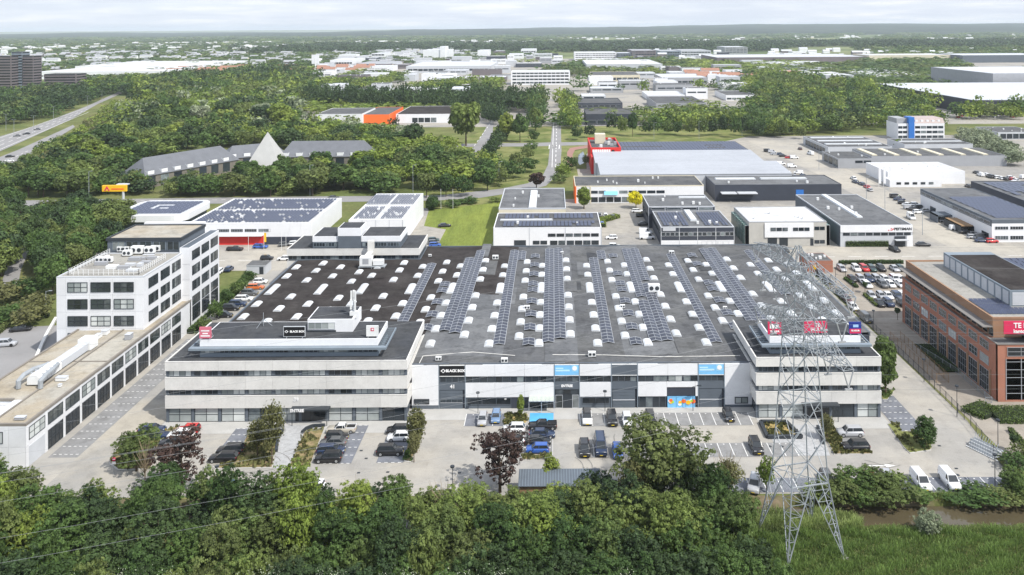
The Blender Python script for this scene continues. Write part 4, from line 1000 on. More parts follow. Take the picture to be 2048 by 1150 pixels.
# ---------------------------------------------------------------- white tower and long wing on the left
def clad(root, x, W, z0, z1, side, WW, n, m=M_tower, t=.06, holes=None):
    pass
tw = thing('office_tower', 'white panelled five storey office tower at the left with ribbon of dark windows', 'office building', (-107.6, 178.4, 0))
shell(tw, 18.8, 19.0, 18.75, M_tower, M_gravelgrey, .3, .35, M_ltgrey)
sec = link('stair_section', MB().box(18.2, 18.7, 0, 20.6, 36.0, 19.9, M_tower).mesh('stair_section'), tw); link('roof', MB().box(18.5, 18.9, 19.9, 20.35, 35.7, 19.95, M_slate).mesh('roof'), sec)
ph = link('penthouse', MB().box(0.0, 20.5, 0, 17.8, 34.0, 21.6, M_slate).mesh('penthouse'), tw)
link('roof', MB().box(.2, 20.7, 21.6, 17.6, 33.8, 21.7, M_gravel).mesh('roof'), ph)
pp = MB(); pp.box(-.25, 20.2, 21.3, 18.0, 20.5, 21.95); pp.box(-.25, 20.5, 21.3, .15, 34.2, 21.95); pp.box(17.6, 20.5, 21.3, 18.0, 34.2, 21.95); pp.box(.15, 33.8, 21.3, 17.6, 34.2, 21.95); link('fascia', pp.mesh('fascia', M_dark), ph)
link('parapet', MB().box(2, 34.3, 0, 17.5, 35.5, 22.3, M_white).mesh('parapet'), tw)
# panel joints: cladding panels one by one on the visible faces
FLZ = [(15.1, 18.4), (11.45, 15.05), (7.8, 11.4), (4.1, 7.75)]
for z0, z1 in [(18.4 - 3.65 * k - 3.63, 18.4 - 3.65 * k) for k in range(5)]:
    for x0, x1 in ((0, 2.05), (2.05, 7.1), (7.1, 12.15), (12.15, 17.0), (17.0, 18.8)):
        link('panel', MB().box(x0 + .02, -.06, z0 + .02, x1 - .02, 0, z1 - .02, M_tower).mesh('panel'), tw)
for k in range(4):
    zt = 18.4 - 3.65 * k
    for i in range(3): window(tw, 2.45 + i * 5.0, zt - 3.0, 4.3, 2.15, 'f', off=.06, cols=3, rows=2, m=M_dark, pane=2, g=M_glassg if (k + i) % 3 else M_blind, t=.08, deep=.14)
for k in range(4):
    zt = 18.4 - 3.65 * k
    for i in range(3): window(tw, 2.2 + i * 5.6, zt - 3.0, 4.3, 2.2, 'r', W=18.8, off=0, cols=4, rows=2, m=M_dark, pane=1, g=M_glassg)
for k in range(5):
    zt = 19.6 - 3.65 * k
    for i in range(3): window(tw, 19.3 + .6 + i * 5.4, zt - 3.0, 4.3, 2.2 if k < 4 else 3.4, 'r', W=20.6, off=0, cols=4, rows=2, m=M_dark, pane=1, g=M_glassg if k < 4 else M_glassd)
for i in range(5): window(ph, 1.2 + i * 3.3, 18.9, 2.9, 2.2, 'f', y=20.5, cols=2, m=M_slate2, g=M_glassg)
for zk in range(5):
    link('panel', MB().box(18.2, 18.62, 1.2 + zk * 3.7, 20.6, 18.68, 4.8 + zk * 3.7, M_tower).mesh('panel'), tw)
# railing and plant on the tower roof
rail = MB()
for (xa, ya, xb, yb) in [(1.6, 1.6, 17.0, 1.6), (1.6, 1.6, 1.6, 18.5), (17.0, 1.6, 17.0, 14.0)]:
    n = 14
    for i in range(n + 1):
        x = xa + (xb - xa) * i / n; y = ya + (yb - ya) * i / n; rail.box(x - .04, y - .04, 18.5, x + .04, y + .04, 19.85)
    for z in (19.1, 19.5, 19.85): rail.bar((xa, ya, z), (xb, yb, z), .035, None, 4)
link('railing', rail.mesh('railing', M_unit), tw)

wg = thing('office_wing', 'long low white two storey wing with beige gravel roof in the left corner', 'office building', (-103, 135.6, 0))
# two roofs with a joint between, notch at the front left
link('wall', MB().prism([(8, 0), (16, 0), (16, 62), (8, 62), (8, 42.8), (0, 42.8), (0, 9.2), (8, 9.2)], 'z', 0, 7.1, M_tower).mesh('wall'), wg)
link('roof', MB().box(10.1, .3, 7.1, 15.7, 61.8, 7.2, M_gravel).mesh('roof'), wg); link('roof', MB().box(.3, 9.5, 7.1, 9.7, 42.5, 7.22, M_gravel).mesh('roof'), wg)
pp = MB(); pp.box(8, -.05, 7.0, 16.1, .3, 7.45); pp.box(15.7, .3, 7.0, 16.1, 62, 7.45); pp.box(-.1, 9.1, 7.0, 8, 9.5, 7.45); pp.box(-.1, 9.5, 7.0, .3, 42.8, 7.45); pp.box(9.75, .3, 7.05, 10.05, 43, 7.38); pp.box(0.3, 25.6, 7.1, 15.7, 25.9, 7.34); link('parapet', pp.mesh('parapet', mat('brown_grey_coping', (.22, .20, .175), .8, .1, 1)), wg)
link('wall', MB().box(-6, 5.5, 0, 8, 9.0, 6.2, M_tower).mesh('wall'), wg)
for i in range(11):
    y = .8 + i * 5.13
    window(wg, y, 4.35, 4.3, 2.1, 'r', W=16, off=.0, cols=3, rows=2, m=M_dark, pane=2, g=M_glassg if i % 3 else M_blind, t=.08)
    if i == 0: link('garage_door', MB().box(16.0, y, .05, 16.05, y + 4.3, 3.3, M_ltgrey).mesh('garage_door'), wg)
    else: window(wg, y, .15, 4.3, 3.25, 'r', W=16, off=.0, cols=4, rows=2, m=M_dark, pane=1, g=M_glassd, t=.08)
for z0, z1 in ((0, 3.55), (3.6, 7.0)):
    for x0, x1 in ((8.1, 9.6), (9.65, 13.2), (13.25, 15.95)): link('panel', MB().box(x0, -.06, z0, x1, 0, z1, M_tower).mesh('panel'), wg)
    for i in range(12): link('pier', MB().box(16.0, i * 5.13 - .05, z0, 16.09, i * 5.13 + .68, z1, M_tower).mesh('pier'), wg)
window(wg, 10.4, 4.2, 1.9, 1.9, 'f', off=.06, cols=1, m=M_dark, g=M_blind)

# ---------------------------------------------------------------- roof plant: each unit a thing
def ac_unit(X, Y, Z, label, rz=0, s=1.0, group=None):
    t = thing('air_unit', label, 'ventilation unit', (X, Y, Z), rz, group)
    o = link('casing', ACM[0], t); f = link('fan_grille', ACM[1], t); l = link('foot', ACM[2], t)
    for q in (o, f, l): q.scale = (s, s, s)
    return t
a = MB().box(-.9, -.45, .2, .9, .45, 1.3, M_unit)
g = MB(); 
for x in (-.45, .45): g.prism([(x + .34 * math.cos(k * .785), .75 + .34 * math.sin(k * .785)) for k in range(8)], 'y', -.48, -.45, M_dark)
ft = MB().box(-.9, -.5, 0, -.75, .5, .2, M_dark); ft.box(.75, -.5, 0, .9, .5, .2, M_dark)
ACM = (a.mesh('casing'), g.mesh('fan_grille'), ft.mesh('foot'))
def duct(name, label, pts, r, Z, m=M_unit, group=None):
    b = MB()
    for p, q in zip(pts[:-1], pts[1:]): b.bar(p, q, r, m, 8)
    for p in pts[1:-1]: b.ball(p, r * 1.05, r * 1.05, r * 1.05, m, 8, 5)
    o = link(name, b.mesh(name)); return tag(o, label, 'duct' if 'duct' in name else 'pipe', group)
def PZ(px, py, z): x, y = P(px, py, z); return (x, y, z)
for x, y, lab, s in [(200, 525, 'white fan unit at the front left of the tower roof', 1.0), (217, 525, 'second white fan unit at the front of the tower roof', 1.0), (255, 512, 'white fan unit in the middle of the tower roof', 1.1), (243, 503, 'low white unit behind the middle of the tower roof', 1.0), (252, 503, 'low white unit behind, right one of the pair', 1.0), (275, 508, 'large square air unit on the tower roof', 1.5), (300, 507, 'white unit by the right railing of the tower', 1.3), (312, 503, 'farther white unit by the right railing of the tower', 1.2)]:
    X, Y = P(x, y, 18.6); ac_unit(X, Y, 18.57, lab, 0, s)
# ducts of the wing: silver pipe machine
t = thing('air_handling_unit', 'long white ribbed air handler with silver pipes on the gravel roof', 'ventilation unit', (*P(66, 772, 7.3), 7.22))
b = MB(); b.prism([(-1.1, .3), (1.1, .3), (1.1, 1.5), (.6, 2.0), (-.6, 2.0), (-1.1, 1.5)], 'y', 0, 7.0, M_unit); link('casing', b.mesh('casing'), t)
b = MB().box(-.9, 7.2, .3, 1.0, 16, 1.7, M_ltgrey); b.box(-1.2, 16.2, .2, 1.4, 19, 2.3, M_unit); link('duct_box', b.mesh('duct_box'), t)
b = MB()
for x in (-2.0, 2.0):
    pts = [(x, -1, 0.1), (x, -1, 1.4), (x, .5, 1.9), (x * .9, 3, 1.9), (x * .45, 6, 1.6)]
    for p, q in zip(pts[:-1], pts[1:]): b.bar(p, q, .42, M_galv, 8)
    for p in pts[1:-1]: b.ball(p, .44, .44, .44, M_galv)
link('pipe', b.mesh('pipe'), t)
for y in (1.2, 2.4, 3.6, 4.8, 6.0): link('rib', MB().box(-1.15, y, .3, 1.15, y + .1, 2.03, M_ltgrey).mesh('rib'), t)
for (x, y, lab, dx, dy, dz) in [(124, 760, 'flat white box on the front gravel roof', 1.9, 1.0, .7), (120, 773, 'small white vent on the front gravel roof', .5, .5, .5), (41, 838, 'grey lattice box at the front corner of the wing roof', 1.6, .8, .5), (194, 677, 'long white duct box near the tower on the gravel roof', 1.0, 2.4, .8), (171, 682, 'small vent on the gravel roof left of the duct box', .4, .4, .6), (158, 697, 'small vent on the gravel roof near the joint', .5, .4, .4), (211, 668, 'white round hatch close to the tower', 1.2, 1.4, .9), (258, 677, 'grey ribbed fan box on the gravel roof', 1.1, 1.5, 1.1)]:
    X, Y = P(x, y, 7.3); o = thing('roof_vent', lab, 'roof vent', (X, Y, 7.2))
    link('casing', MB().box(-dx / 2, -dy / 2, .1, dx / 2, dy / 2, dz, M_unit if 'grey' not in lab else M_greywall).mesh('casing'), o)
    b = MB().box(-dx / 2 - .06, -dy / 2 - .06, dz, dx / 2 + .06, dy / 2 + .06, dz + .06, M_ltgrey); link('lid', b.mesh('lid'), o)
    link('foot', MB().box(-dx / 2 + .1, -dy / 2 + .1, 0, dx / 2 - .1, dy / 2 - .1, .1, M_dark).mesh('foot'), o)

# ---------------------------------------------------------------- roof signs
def roof_sign(X, Y, Z, w_, h_, board, label, name='sign', lines=(), zoff=.35, rz=0):
    t = thing(name, label, 'sign', (X, Y, Z), rz)
    link('board', MB().box(-w_ / 2, -.12, zoff, w_ / 2, .12, zoff + h_, board).mesh('board'), t)
    fr = MB(); e = .08; fr.box(-w_ / 2 - e, -.13, zoff - e, w_ / 2 + e, .13, zoff); fr.box(-w_ / 2 - e, -.13, zoff + h_, w_ / 2 + e, .13, zoff + h_ + e)
    fr.box(-w_ / 2 - e, -.13, zoff, -w_ / 2, .13, zoff + h_); fr.box(w_ / 2, -.13, zoff, w_ / 2 + e, .13, zoff + h_); link('frame', fr.mesh('frame', M_alu if board is M_black else board), t)
    st = MB()
    for x in (-w_ * .38, w_ * .38): st.bar((x, .2, zoff + h_ * .8), (x, 1.6, .05), .05, M_alu); st.bar((x, -.3, .05), (x, 1.7, .05), .05, M_alu); st.bar((x, 0, 0), (x, 0, zoff), .06, M_alu)
    link('stand', st.mesh('stand'), t)
    for s_, x, z, sz, m in lines: lettering(s_, t, (x, -.15, zoff + z), sz, m, .02)
    return t
ZR = 14.42
s_ = roof_sign(*P(589, 676, ZR), ZR, 3.9, 1.75, M_black, 'black roof sign reading BLACK BOX with a diamond logo', lines=[('BLACK BOX', .55, .9, .5, M_signwhite)]); diamond(s_, -1.45, -.16, 1.25, .36, M_signwhite)
s_ = roof_sign(*P(411, 679, ZR), ZR, 2.0, 1.9, M_signpink, 'pinkish red board with white print at the left end of the office roof')
for x0_, x1_, z_ in ((-.75, .75, 1.55), (-.5, .5, 1.05), (-.85, .85, .6)): link('print', MB().box(x0_, -.15, z_, x1_, -.12, z_ + .22, M_signwhite).mesh('print'), s_)
s_ = roof_sign(*P(745, 675, ZR), ZR, 2.1, 1.8, M_unit, 'white board with a small red emblem at the right end of the roof')
link('emblem', MB().box(-.3, -.15, 1.25, .3, -.12, 1.85, M_signred).mesh('emblem'), s_); link('emblem', MB().box(-.12, -.17, 1.4, .2, -.15, 1.7, M_unit).mesh('emblem'), s_)
s_ = roof_sign(*P(1631, 668, ZR), ZR, 4.1, 1.95, M_signred, 'magenta red board reading TE HUUR behind the pylon', lines=[('TE', .3, 1.35, .85, M_signwhite), ('HUUR', .35, .55, .85, M_signwhite)])
s_ = roof_sign(*P(1549, 671, ZR), ZR, 2.3, 2.1, M_signred, 'red and white to let board, leftmost behind the pylon', lines=[('TE HUUR', 0, .45, .42, M_signwhite)])
link('print', MB().box(-.9, -.15, 1.35, .85, -.12, 2.2, M_signwhite).mesh('print'), s_)
s_ = roof_sign(*P(1710, 670, ZR), ZR, 2.1, 2.0, M_navy, 'small board, blue above and red below, at the right roof corner', lines=[('TE HUUR', 0, .5, .38, M_signwhite)])
link('print', MB().box(-1.05, -.14, .35, 1.05, -.12, 1.2, M_signred).mesh('print'), s_); link('print', MB().box(-.4, -.15, 1.5, .6, -.12, 2.0, mat('skyblue_print', (.35, .55, .85), .5, 0)).mesh('print'), s_)
# antenna tripod and mast
X, Y = P(527, 652, ZR); t = thing('antenna_tripod', 'small steel tripod with antenna on the left office roof', 'antenna', (X, Y, ZR))
b = MB()
for a_ in (0, 2.1, 4.2): b.bar((1.7 * math.cos(a_), 1.7 * math.sin(a_), .05), (0, 0, 1.4), .05)
link('leg', b.mesh('leg', M_galv), t); link('mast', MB().bar((0, 0, 0), (0, 0, 2.6), .06).mesh('mast', M_galv), t)
X, Y = P(707, 655, ZR); t = thing('phone_mast', 'white mobile phone mast beside the roof hut', 'antenna mast', (X, Y, ZR))
link('mast', MB().bar((0, 0, 0), (0, 0, 7.2), .14, M_unit, 8).mesh('mast'), t)
for k, (x, y, z) in enumerate([(-.35, -.1, 5.2), (.4, -.1, 5.2), (0, .35, 5.2), (-.4, -.3, 3.6), (.4, -.3, 3.4)]): link('antenna_panel', MB().box(x - .15, y - .12, z, x + .15, y + .12, z + 1.9, M_unit).mesh('antenna_panel'), t)
link('cabinet', MB().box(-.6, -.5, 2.0, .7, .4, 3.2, M_unit).mesh('cabinet'), t)
b = MB(); 
for k in range(12): b.bar((-.2, -.2, .3 + k * .5), (.2, -.2, .3 + k * .5), .03)
link('ladder', b.mesh('ladder', M_galv), t)
# big white unit by the rear office, white unit on the roof
def plant_stack(px, py, label):
    X, Y = P(px, py, 8.6); t = thing('air_handling_unit', label, 'ventilation unit', (X, Y, gable_z(X)))
    link('casing', MB().box(-1.6, 0, .7, 1.6, 2.2, 3.0, M_unit).mesh('casing'), t); link('grille', MB().box(-.8, -.04, 1.2, .8, 0, 2.6, M_greywall).mesh('grille'), t)
    link('frame', MB().box(-1.8, -.2, .4, 5.2, 2.4, .6, M_galv).mesh('frame'), t); link('duct', MB().box(-.9, 2.2, 1.6, .7, 6.5, 2.8, M_pipe).box(-.9, 6.5, 1.6, .7, 8, 5.6, M_pipe).mesh('duct'), t)
    link('side_box', MB().box(1.9, .3, .8, 4.6, 2.0, 2.1, M_unit).mesh('side_box'), t)
    b = MB()
    for x in (-1.7, 1.6, 5.0):
        for y in (-.1, 2.3): b.box(x - .08, y - .08, 0, x + .08, y + .08, .4)
    link('foot', b.mesh('foot', M_galv), t)
plant_stack(731, 534, 'large white air plant on legs before the rear office')
for px_, py_, lab, s in [(1308, 586, 'white box unit standing among the solar strips', 1.5), (991, 519, 'small white unit on the black felt near the back edge', .9), (1343, 507, 'dark hooded unit near the right back of the roof', .8), (1245, 614, 'white unit beside a rooflight right of the middle', .6), (1054, 617, 'small unit between the short panel rows', .7), (1009, 722, 'white unit near the front edge of the hall roof', .7), (1184, 713, 'white unit with pipes near the front edge', .8), (877, 722, 'small white cowl at the front left of the hall roof', .6), (664, 716, 'white box on the terrace of the left office', .75), (1450, 617, 'small white cowl left of the pylon arms', .5), (1124, 509, 'small white cowl at the back edge', .5), (860, 512, 'pair of small cowls at the back left corner', .5)]:
    Z = 8.4; X, Y = P(px_, py_, Z)
    ac_unit(X, Y, 11.15 if py_ == 716 and px_ == 664 else gable_z(X) + .03, lab, 0, s)
for lab, pts in [('long pale pipe along the front of the hall roof, left part', [(838, 722), (846, 707), (945, 700), (1030, 704)]), ('reddish pale pipe along the front of the hall roof, right part', [(1105, 706), (1200, 704), (1330, 710), (1480, 704)])]:
    duct('roof_pipe', lab, [(*P(x, y, 8.9), gable_z(P(x, y, 8.9)[0]) + .12) for x, y in pts], .07, 0, M_pipe)

# ---------------------------------------------------------------- rear office of the hall
ra = thing('office_building', 'slate grey and white office block rising behind the black part of the roof', 'office building', (-73.7, 227.6, 0))
W_ = 36.6
link('wall', MB().box(.5, .5, 0, W_ - .5, 15, 11.0, M_slate).mesh('wall'), ra); link('roof', MB().box(.22, .22, 11.0, W_ - .22, 15.2, 11.15, M_roofoff).mesh('roof'), ra)
band_panels(ra, W_, 15.4, 7, 'rl', [(9.45, 11.3), (5.5, 8.0)])
for i in range(7): window(ra, W_ / 7 * i + .3, 8.3, W_ / 7 - .6, 1.1, 'f', off=-.45, cols=4, m=M_slate, pane=1)
def ph_block(x0, x1, y0, y1, zt, m_low, z_f):
    p = link('penthouse', MB().box(x0, y0, 11.15, x1, y1, z_f, m_low).mesh('penthouse'), ra)
    link('fascia', MB().box(x0 - .05, y0 - .05, z_f, x1 + .05, y1, zt, M_white).mesh('fascia'), p); link('roof', MB().box(x0 + .2, y0 + .2, zt, x1 - .2, y1 - .2, zt + .05, M_roofoff).mesh('roof'), p)
ph_block(6.8, 13.9, 1.4, 12, 14.4, M_slate, 12.9); ph_block(13.95, 20.2, .9, 7.8, 16.8, M_slate, 14.6); ph_block(20.3, 31.2, 1.4, 12, 14.4, M_slate, 12.9)
for i in range(2): window(ra, 7.0 + i * 3.4, 11.6, 3.2, 1.1, 'f', y=1.4, cols=4, m=M_slate2, pane=1)
for i in range(3): window(ra, 20.6 + i * 3.5, 11.6, 3.2, 1.1, 'f', y=1.4, cols=4, m=M_slate2, pane=1)

m = MB(); q = [P(*p_) for p_ in [(112, 640), (96, 668), (84, 692), (74, 716), (64, 742)]]
for a, b in zip(q[:-1], q[1:]): m.bar((*a, .5), (*b, .5), .45, M_concrete)
tag(part('low_wall', m, None), 'curved pale retaining wall beside the left yard', 'low wall')
t = thing('roof_deck', 'grey cable decks and pale pads spread over the tower roof', 'roof deck', (-107.6, 178.4, 18.6)); rgz = random.Random(6)
for k in range(16):
    x = rgz.uniform(2.5, 15.5); y = rgz.uniform(2.5, 17.5); link('pad', MB().box(x, y, 0, x + rgz.uniform(.8, 3.4), y + rgz.uniform(.5, 1.6), rgz.uniform(.15, .8), rgz.choice([M_greywall, M_ltgrey, M_unit])).mesh('pad'), t)
# ---------------------------------------------------------------- the other buildings, placed from their ground lines
def pxbox(xl, xr, yb, yt, yback, h=None):
    """front face between picture columns xl..xr (at the top edge), ground line yb, top edge yt, back edge of the roof yback"""
    xm = (xl + xr) / 2; _, Y0 = P(xm, yb); 
    vt = (yt - VY) + EPS * (xm - VX); z = CAM_H - vt * Y0 / FOC
    if h is not None: z = h
    X0 = ((xl - VX) - EPS * (yt - VY)) * Y0 / FOC; X1 = ((xr - VX) - EPS * (yt - VY)) * Y0 / FOC
    vb = (yback - VY) + EPS * (xm - VX); Y1 = FOC * (CAM_H - z) / vb
    return X0, X1, Y0, Y1, z
def shed(label, X0, X1, Y0, Y1, h, wall, roof, cat='warehouse', name='warehouse', rows=(), side=(), strips=(), par=.3, doors=(), group=None, parm=None, pv=None, band=None, bays=0, vents=0, seed=0):
    r = thing(name, label, cat, (X0, Y0, 0), 0, group); W = X1 - X0; D = Y1 - Y0
    shell(r, W, D, h, wall, roof, par, .25 if W > 12 else .15, parm)
    for (x, z, w_, hh, n, c) in rows:       # fractions of W ; n windows of c panes
        x0, x1 = x if isinstance(x, tuple) else (x, x + w_)
        ww = (x1 - x0) * W / n
        for i in range(n): window(r, x0 * W + i * ww + ww * .06, z, ww * .88, hh, 'f', cols=c, m=M_ltgrey if wall in (M_darkwall, M_slate) else M_dark, pane=True)
    for (sd_, y0, y1, z, hh, n, c) in side:
        ww = (y1 - y0) * D / n
        for i in range(n): window(r, y0 * D + i * ww + ww * .08, z, ww * .84, hh, sd_, W=W, cols=c, m=M_dark, pane=True)
    for (x0, z, x1, z1, m) in doors:
        link('door', MB().box(x0 * W, -.06, z, x1 * W, 0, z1, m).mesh('door'), r)
    for (x0, y0, x1, y1, m, hh) in strips:
        b = MB(); b.prism([(x0 * W, h - .3), (x1 * W, h - .3), ((x0 * .85 + x1 * .15) * W if x1 - x0 < .2 else x1 * W - .3, h - .2 + hh), ((x0 * .15 + x1 * .85) * W if False else x0 * W + .3, h - .2 + hh)] if False else [(x0 * W, h - .2), (x1 * W, h - .2), (x1 * W - .2, h + hh), (x0 * W + .2, h + hh)], 'y', y0 * D, y1 * D, m)
        link('rooflight_strip' if m is M_skyl else 'roof_strip', b.mesh('rooflight_strip'), r)
    if band: link('band', MB().box(-.05, -.05, band[0], W + .05, 0, band[1], band[2]).mesh('band'), r)
    if bays:
        b = [MB().box(-.08, -.10, 0, .08, 0, h).mesh('pilaster', M_ltgrey)]
        for i in range(bays + 1): link('pilaster', b[0], r, (W * i / bays, 0, 0))
    if pv:
        for (x0, y0, x1, y1, nx, ny) in pv:
            b = MB(); dx = (x1 - x0) * W / nx; dy = (y1 - y0) * D / ny; rg = random.Random(seed + nx)
            for i in range(nx):
                for j in range(ny):
                    if rg.random() < (.07 if nx > 6 else 0): continue
                    xx = x0 * W + i * dx; yy = y0 * D + j * dy
                    b.quad([(xx + .13, yy + .05, h + .05), (xx + dx - .13, yy + .05, h + .05), (xx + dx - .13, yy + dy * .80, h + .28), (xx + .13, yy + dy * .80, h + .28)])
            o = link('solar_panels', b.mesh('solar_panels', M_pv2), r); o['kind'] = 'stuff'
    rg = random.Random(seed + 5 + int(X0))
    if vents == 0 and cat != 'building' and Y0 < 560: vents = 5
    for k in range(vents):
        x = rg.uniform(.1, .9) * W; y = rg.uniform(.1, .9) * D; s = rg.uniform(.4, .9)
        link('vent', MB().box(x - s / 2, y - s / 2, h - .3, x + s / 2, y + s / 2, h + s * .9, M_unit).mesh('vent'), r)
    return r
S = shed
# white store with the solar roof and red ground floor
X0, X1, Y0, Y1, z = pxbox(375, 622.5, 489.5, 446, 397)
st = S('white flat store with a red ground floor and blue solar panels on its roof', X0, X1, Y0, Y1, z, M_white, M_whiteroof, cat='store', name='store', pv=[(.03, .04, .97, .48, 34, 9), (.03, .54, .97, .96, 34, 9)], seed=3)
W_ = X1 - X0
link('shopfront', MB().box(W_ * .22, -.12, 0, W_ * .62, 0, 3.1, M_red).mesh('shopfront'), st); link('awning', MB().box(W_ * .22, -1.4, 3.1, W_ * .61, 0, 3.35, M_white).mesh('awning'), st)
link('plinth', MB().box(W_ * .62, -.1, 0, W_, 0, 2.6, M_darkwall).mesh('plinth'), st)
for i in range(4): window(st, W_ * .24 + i * 4.6, 4.3, 4.0, 1.0, 'f', cols=7, m=M_greywall)
for i in range(9): link('panel', MB().box(W_ * .22 + i * W_ * .0867 + .03, -.06, 3.4 if i < 5 else 2.65, W_ * .22 + (i + 1) * W_ * .0867 - .03, -.0, z, M_white).mesh('panel'), st) if i > 4 else None
X0, X1, Y0b, Y1b = P(698, 440, 8.5)[0], -50.0, 273.5, 317
S('white box hall with two solar fields, right part of the store', X0, X1, Y0b, Y1b, 8.6, M_white, M_whiteroof, cat='store', name='store', pv=[(.06, .05, .46, .46, 12, 10), (.56, .05, .96, .46, 12, 10), (.0, .56, .45, .95, 14, 8), (.5, .56, .97, .95, 14, 8)], rows=(), bays=4, seed=4)
# round cornered white building
X0, X1, Y0, Y1, z = -156.0, -131.5, 292.0, 316.0, 6.2
rb = thing('store', 'white building with rounded corners and a small solar roof', 'store', (X0, Y0, 0))
def rrect(w_, d, r_, n=6):
    pts = []
    for cx, cy, a0 in ((w_ - r_, r_, -90), (w_ - r_, d - r_, 0), (r_, d - r_, 90), (r_, r_, 180)):
        for k in range(n + 1): a = R(a0 + 90 * k / n); pts.append((cx + r_ * math.cos(a), cy + r_ * math.sin(a)))
    return pts
link('wall', MB().prism(rrect(24.5, 24, 4), 'z', 0, 5.0, M_slate).mesh('wall'), rb); o = link('fascia', MB().prism(rrect(26.5, 26, 4.6), 'z', 4.2, 6.5, M_white).mesh('fascia'), rb); o.location = (-1, -1, 0)
o = link('roof', MB().prism(rrect(25.1, 24.6, 4.2), 'z', 6.3, 6.55, M_ltgrey).mesh('roof'), rb); o.location = (-.3, -.3, 0)
b = MB(); rgx = random.Random(3)
for i in range(13):
    for j in range(8):
        if 3 < i < 8 and 2 < j < 6 and rgx.random() < .6: continue
        b.quad([(1.6 + i * 1.65, 2 + j * 2.5, 6.6), (3.15 + i * 1.65, 2 + j * 2.5, 6.6), (3.15 + i * 1.65, 4.1 + j * 2.5, 6.85), (1.6 + i * 1.65, 4.1 + j * 2.5, 6.85)])
o = link('solar_panels', b.mesh('solar_panels', M_pv2), rb); o['kind'] = 'stuff'
# centre group behind the hall
X0, X1, Y0, Y1, z = pxbox(987, 1202.7, 496, 455, 425)
f = S('white two storey works with a solar roof right behind the hall', X0, X1, Y0, Y1, z, M_white, M_roofmid, rows=[((.50, .98), 3.7, 0, 1.0, 6, 3), ((.36, .5), 1.2, 0, 1.2, 2, 2), ((.52, .98), 1.0, 0, 1.4, 6, 3)], doors=[(.19, 0, .30, 2.6, M_dark)], pv=[(.08, .10, .95, .42, 24, 2), (.08, .60, .52, .92, 12, 2), (.56, .60, .95, .92, 10, 2)], strips=[(.04, .47, .55, .53, M_skyl, .25)], bays=3, vents=3, seed=1)
S('low works with grey roof and long rooflight behind the solar roofed works', P(1000, 416, z)[0], P(1131, 416, z)[0] , Y1 + .6, Y1 + 37, z + 1.5, M_cream, M_roofgrey, strips=[(.44, .02, .56, .85, M_skyl, .25)], vents=5, seed=2, par=.5, parm=M_ltgrey)
X0, X1, Y0, Y1, z = pxbox(1150, 1407.6, 406, 371, 351)
G_ = S('long white and orange works with brown roof and blue awning', X0, X1, Y0, Y1, z, M_white, M_roofmid, rows=[((.12, .24), 4.0, 0, 1.1, 2, 2), ((.34, .70), 4.0, 0, 1.1, 5, 3), ((.12, .60), .5, 0, 2.0, 8, 3)], vents=8, seed=6, par=.4, parm=M_cream)
W_ = X1 - X0; link('awning', MB().prism([(-1.2, 3.6), (0, 4.9), (0, 3.9)], 'x', W_ * .225, W_ * .33, M_signblue).mesh('awning'), G_)
for xx in (0, .115): link('pilaster', MB().box(W_ * xx, -.2, 0, W_ * xx + .5, 0, 7.0, M_orange if xx == 0 else M_cream).mesh('pilaster'), G_)
link('wall', MB().box(-.15, 0, 0, -.0, 20, 6.9, M_orange).mesh('wall'), G_)
X0, X1, Y0, Y1, z = pxbox(1430, 1683, 401.5, 369, 350)
H_ = S('long dark blue shed with pale roof strip and small canopies', X0, X1, Y0, Y1, z, M_darkwall, M_roofgrey, strips=[(.05, .55, .38, .68, M_skyl, .3), (.42, .55, .80, .68, M_skyl, .3)], vents=3, seed=7)
W_ = X1 - X0
link('door', MB().box(W_ * .64, -.1, 0, W_ * .70, 0, 4.5, M_blue).mesh('door'), H_)
for a_, b_ in ((.04, .16), (.17, .32)): link('canopy', MB().box(W_ * a_, -4, 3.6, W_ * b_, 0, 3.9, M_ltgrey).mesh('canopy'), H_)
X0, X1, Y0, Y1, z = pxbox(1322, 1468, 492, 453.4, 421)
K_ = S('grey two storey works with square windows and solar roof beside the short street', X0, X1, Y0, Y1, z, M_darkwall, M_roofgrey, rows=[((.0, 1), 3.3, 0, 1.3, 16, 1), ((.55, 1), .5, 0, 1.1, 6, 1)], strips=[(.46, .35, .56, .98, M_skyl, .5)], bays=4, pv=[(.05, .08, .40, .9, 8, 4), (.62, .08, .95, .9, 8, 4)], side=[('l', .05, .95, 3.2, 1.4, 6, 3)], parm=M_ltgrey, seed=8)
link('sign_board', MB().box(.6, -.1, 5.0, 4.8, 0, 6.0, M_ltgrey).mesh('sign_board'), K_)
link('plinth', MB().box(0, -.07, 0, (X1 - X0), 0, 1.9, M_white).mesh('plinth'), K_)
S('dark flat works with thin rooflight behind the solar roofed grey works', X0 - 1.2, X0 + 22.5, Y1 + .6, Y1 + 21, z + 1.4, M_darkwall, M_roofgrey, strips=[(.55, .72, .98, .80, M_skyl, .2)], rows=[((.02, .98), z + .2, 0, .8, 4, 1)], side=[('l', .05, .95, 3.2, 1.4, 4, 3)], parm=M_ltgrey, bays=4, seed=9)
X0, X1, Y0, Y1, z = pxbox(1498, 1653, 492, 443, 413)
L_ = S('white works with grey ends and green glazed flanks', X0, X1, Y0, Y1, z, mat('grey_render', (.45, .44, .41), .85, .08, .3), M_whiteroof, rows=[((.27, .5), 5.0, 0, 1.1, 3, 1), ((.56, .78), 5.0, 0, 1.1, 3, 1), ((.84, .98), 5.2, 0, 1.1, 2, 1), ((.84, .98), .8, 0, 1.1, 2, 1)], doors=[(.24, 0, .36, 2.7, M_dark), (.39, 0, .5, 2.7, M_dark), (.79, 0, .83, 2.4, M_dark)], parm=M_greywall, seed=10)
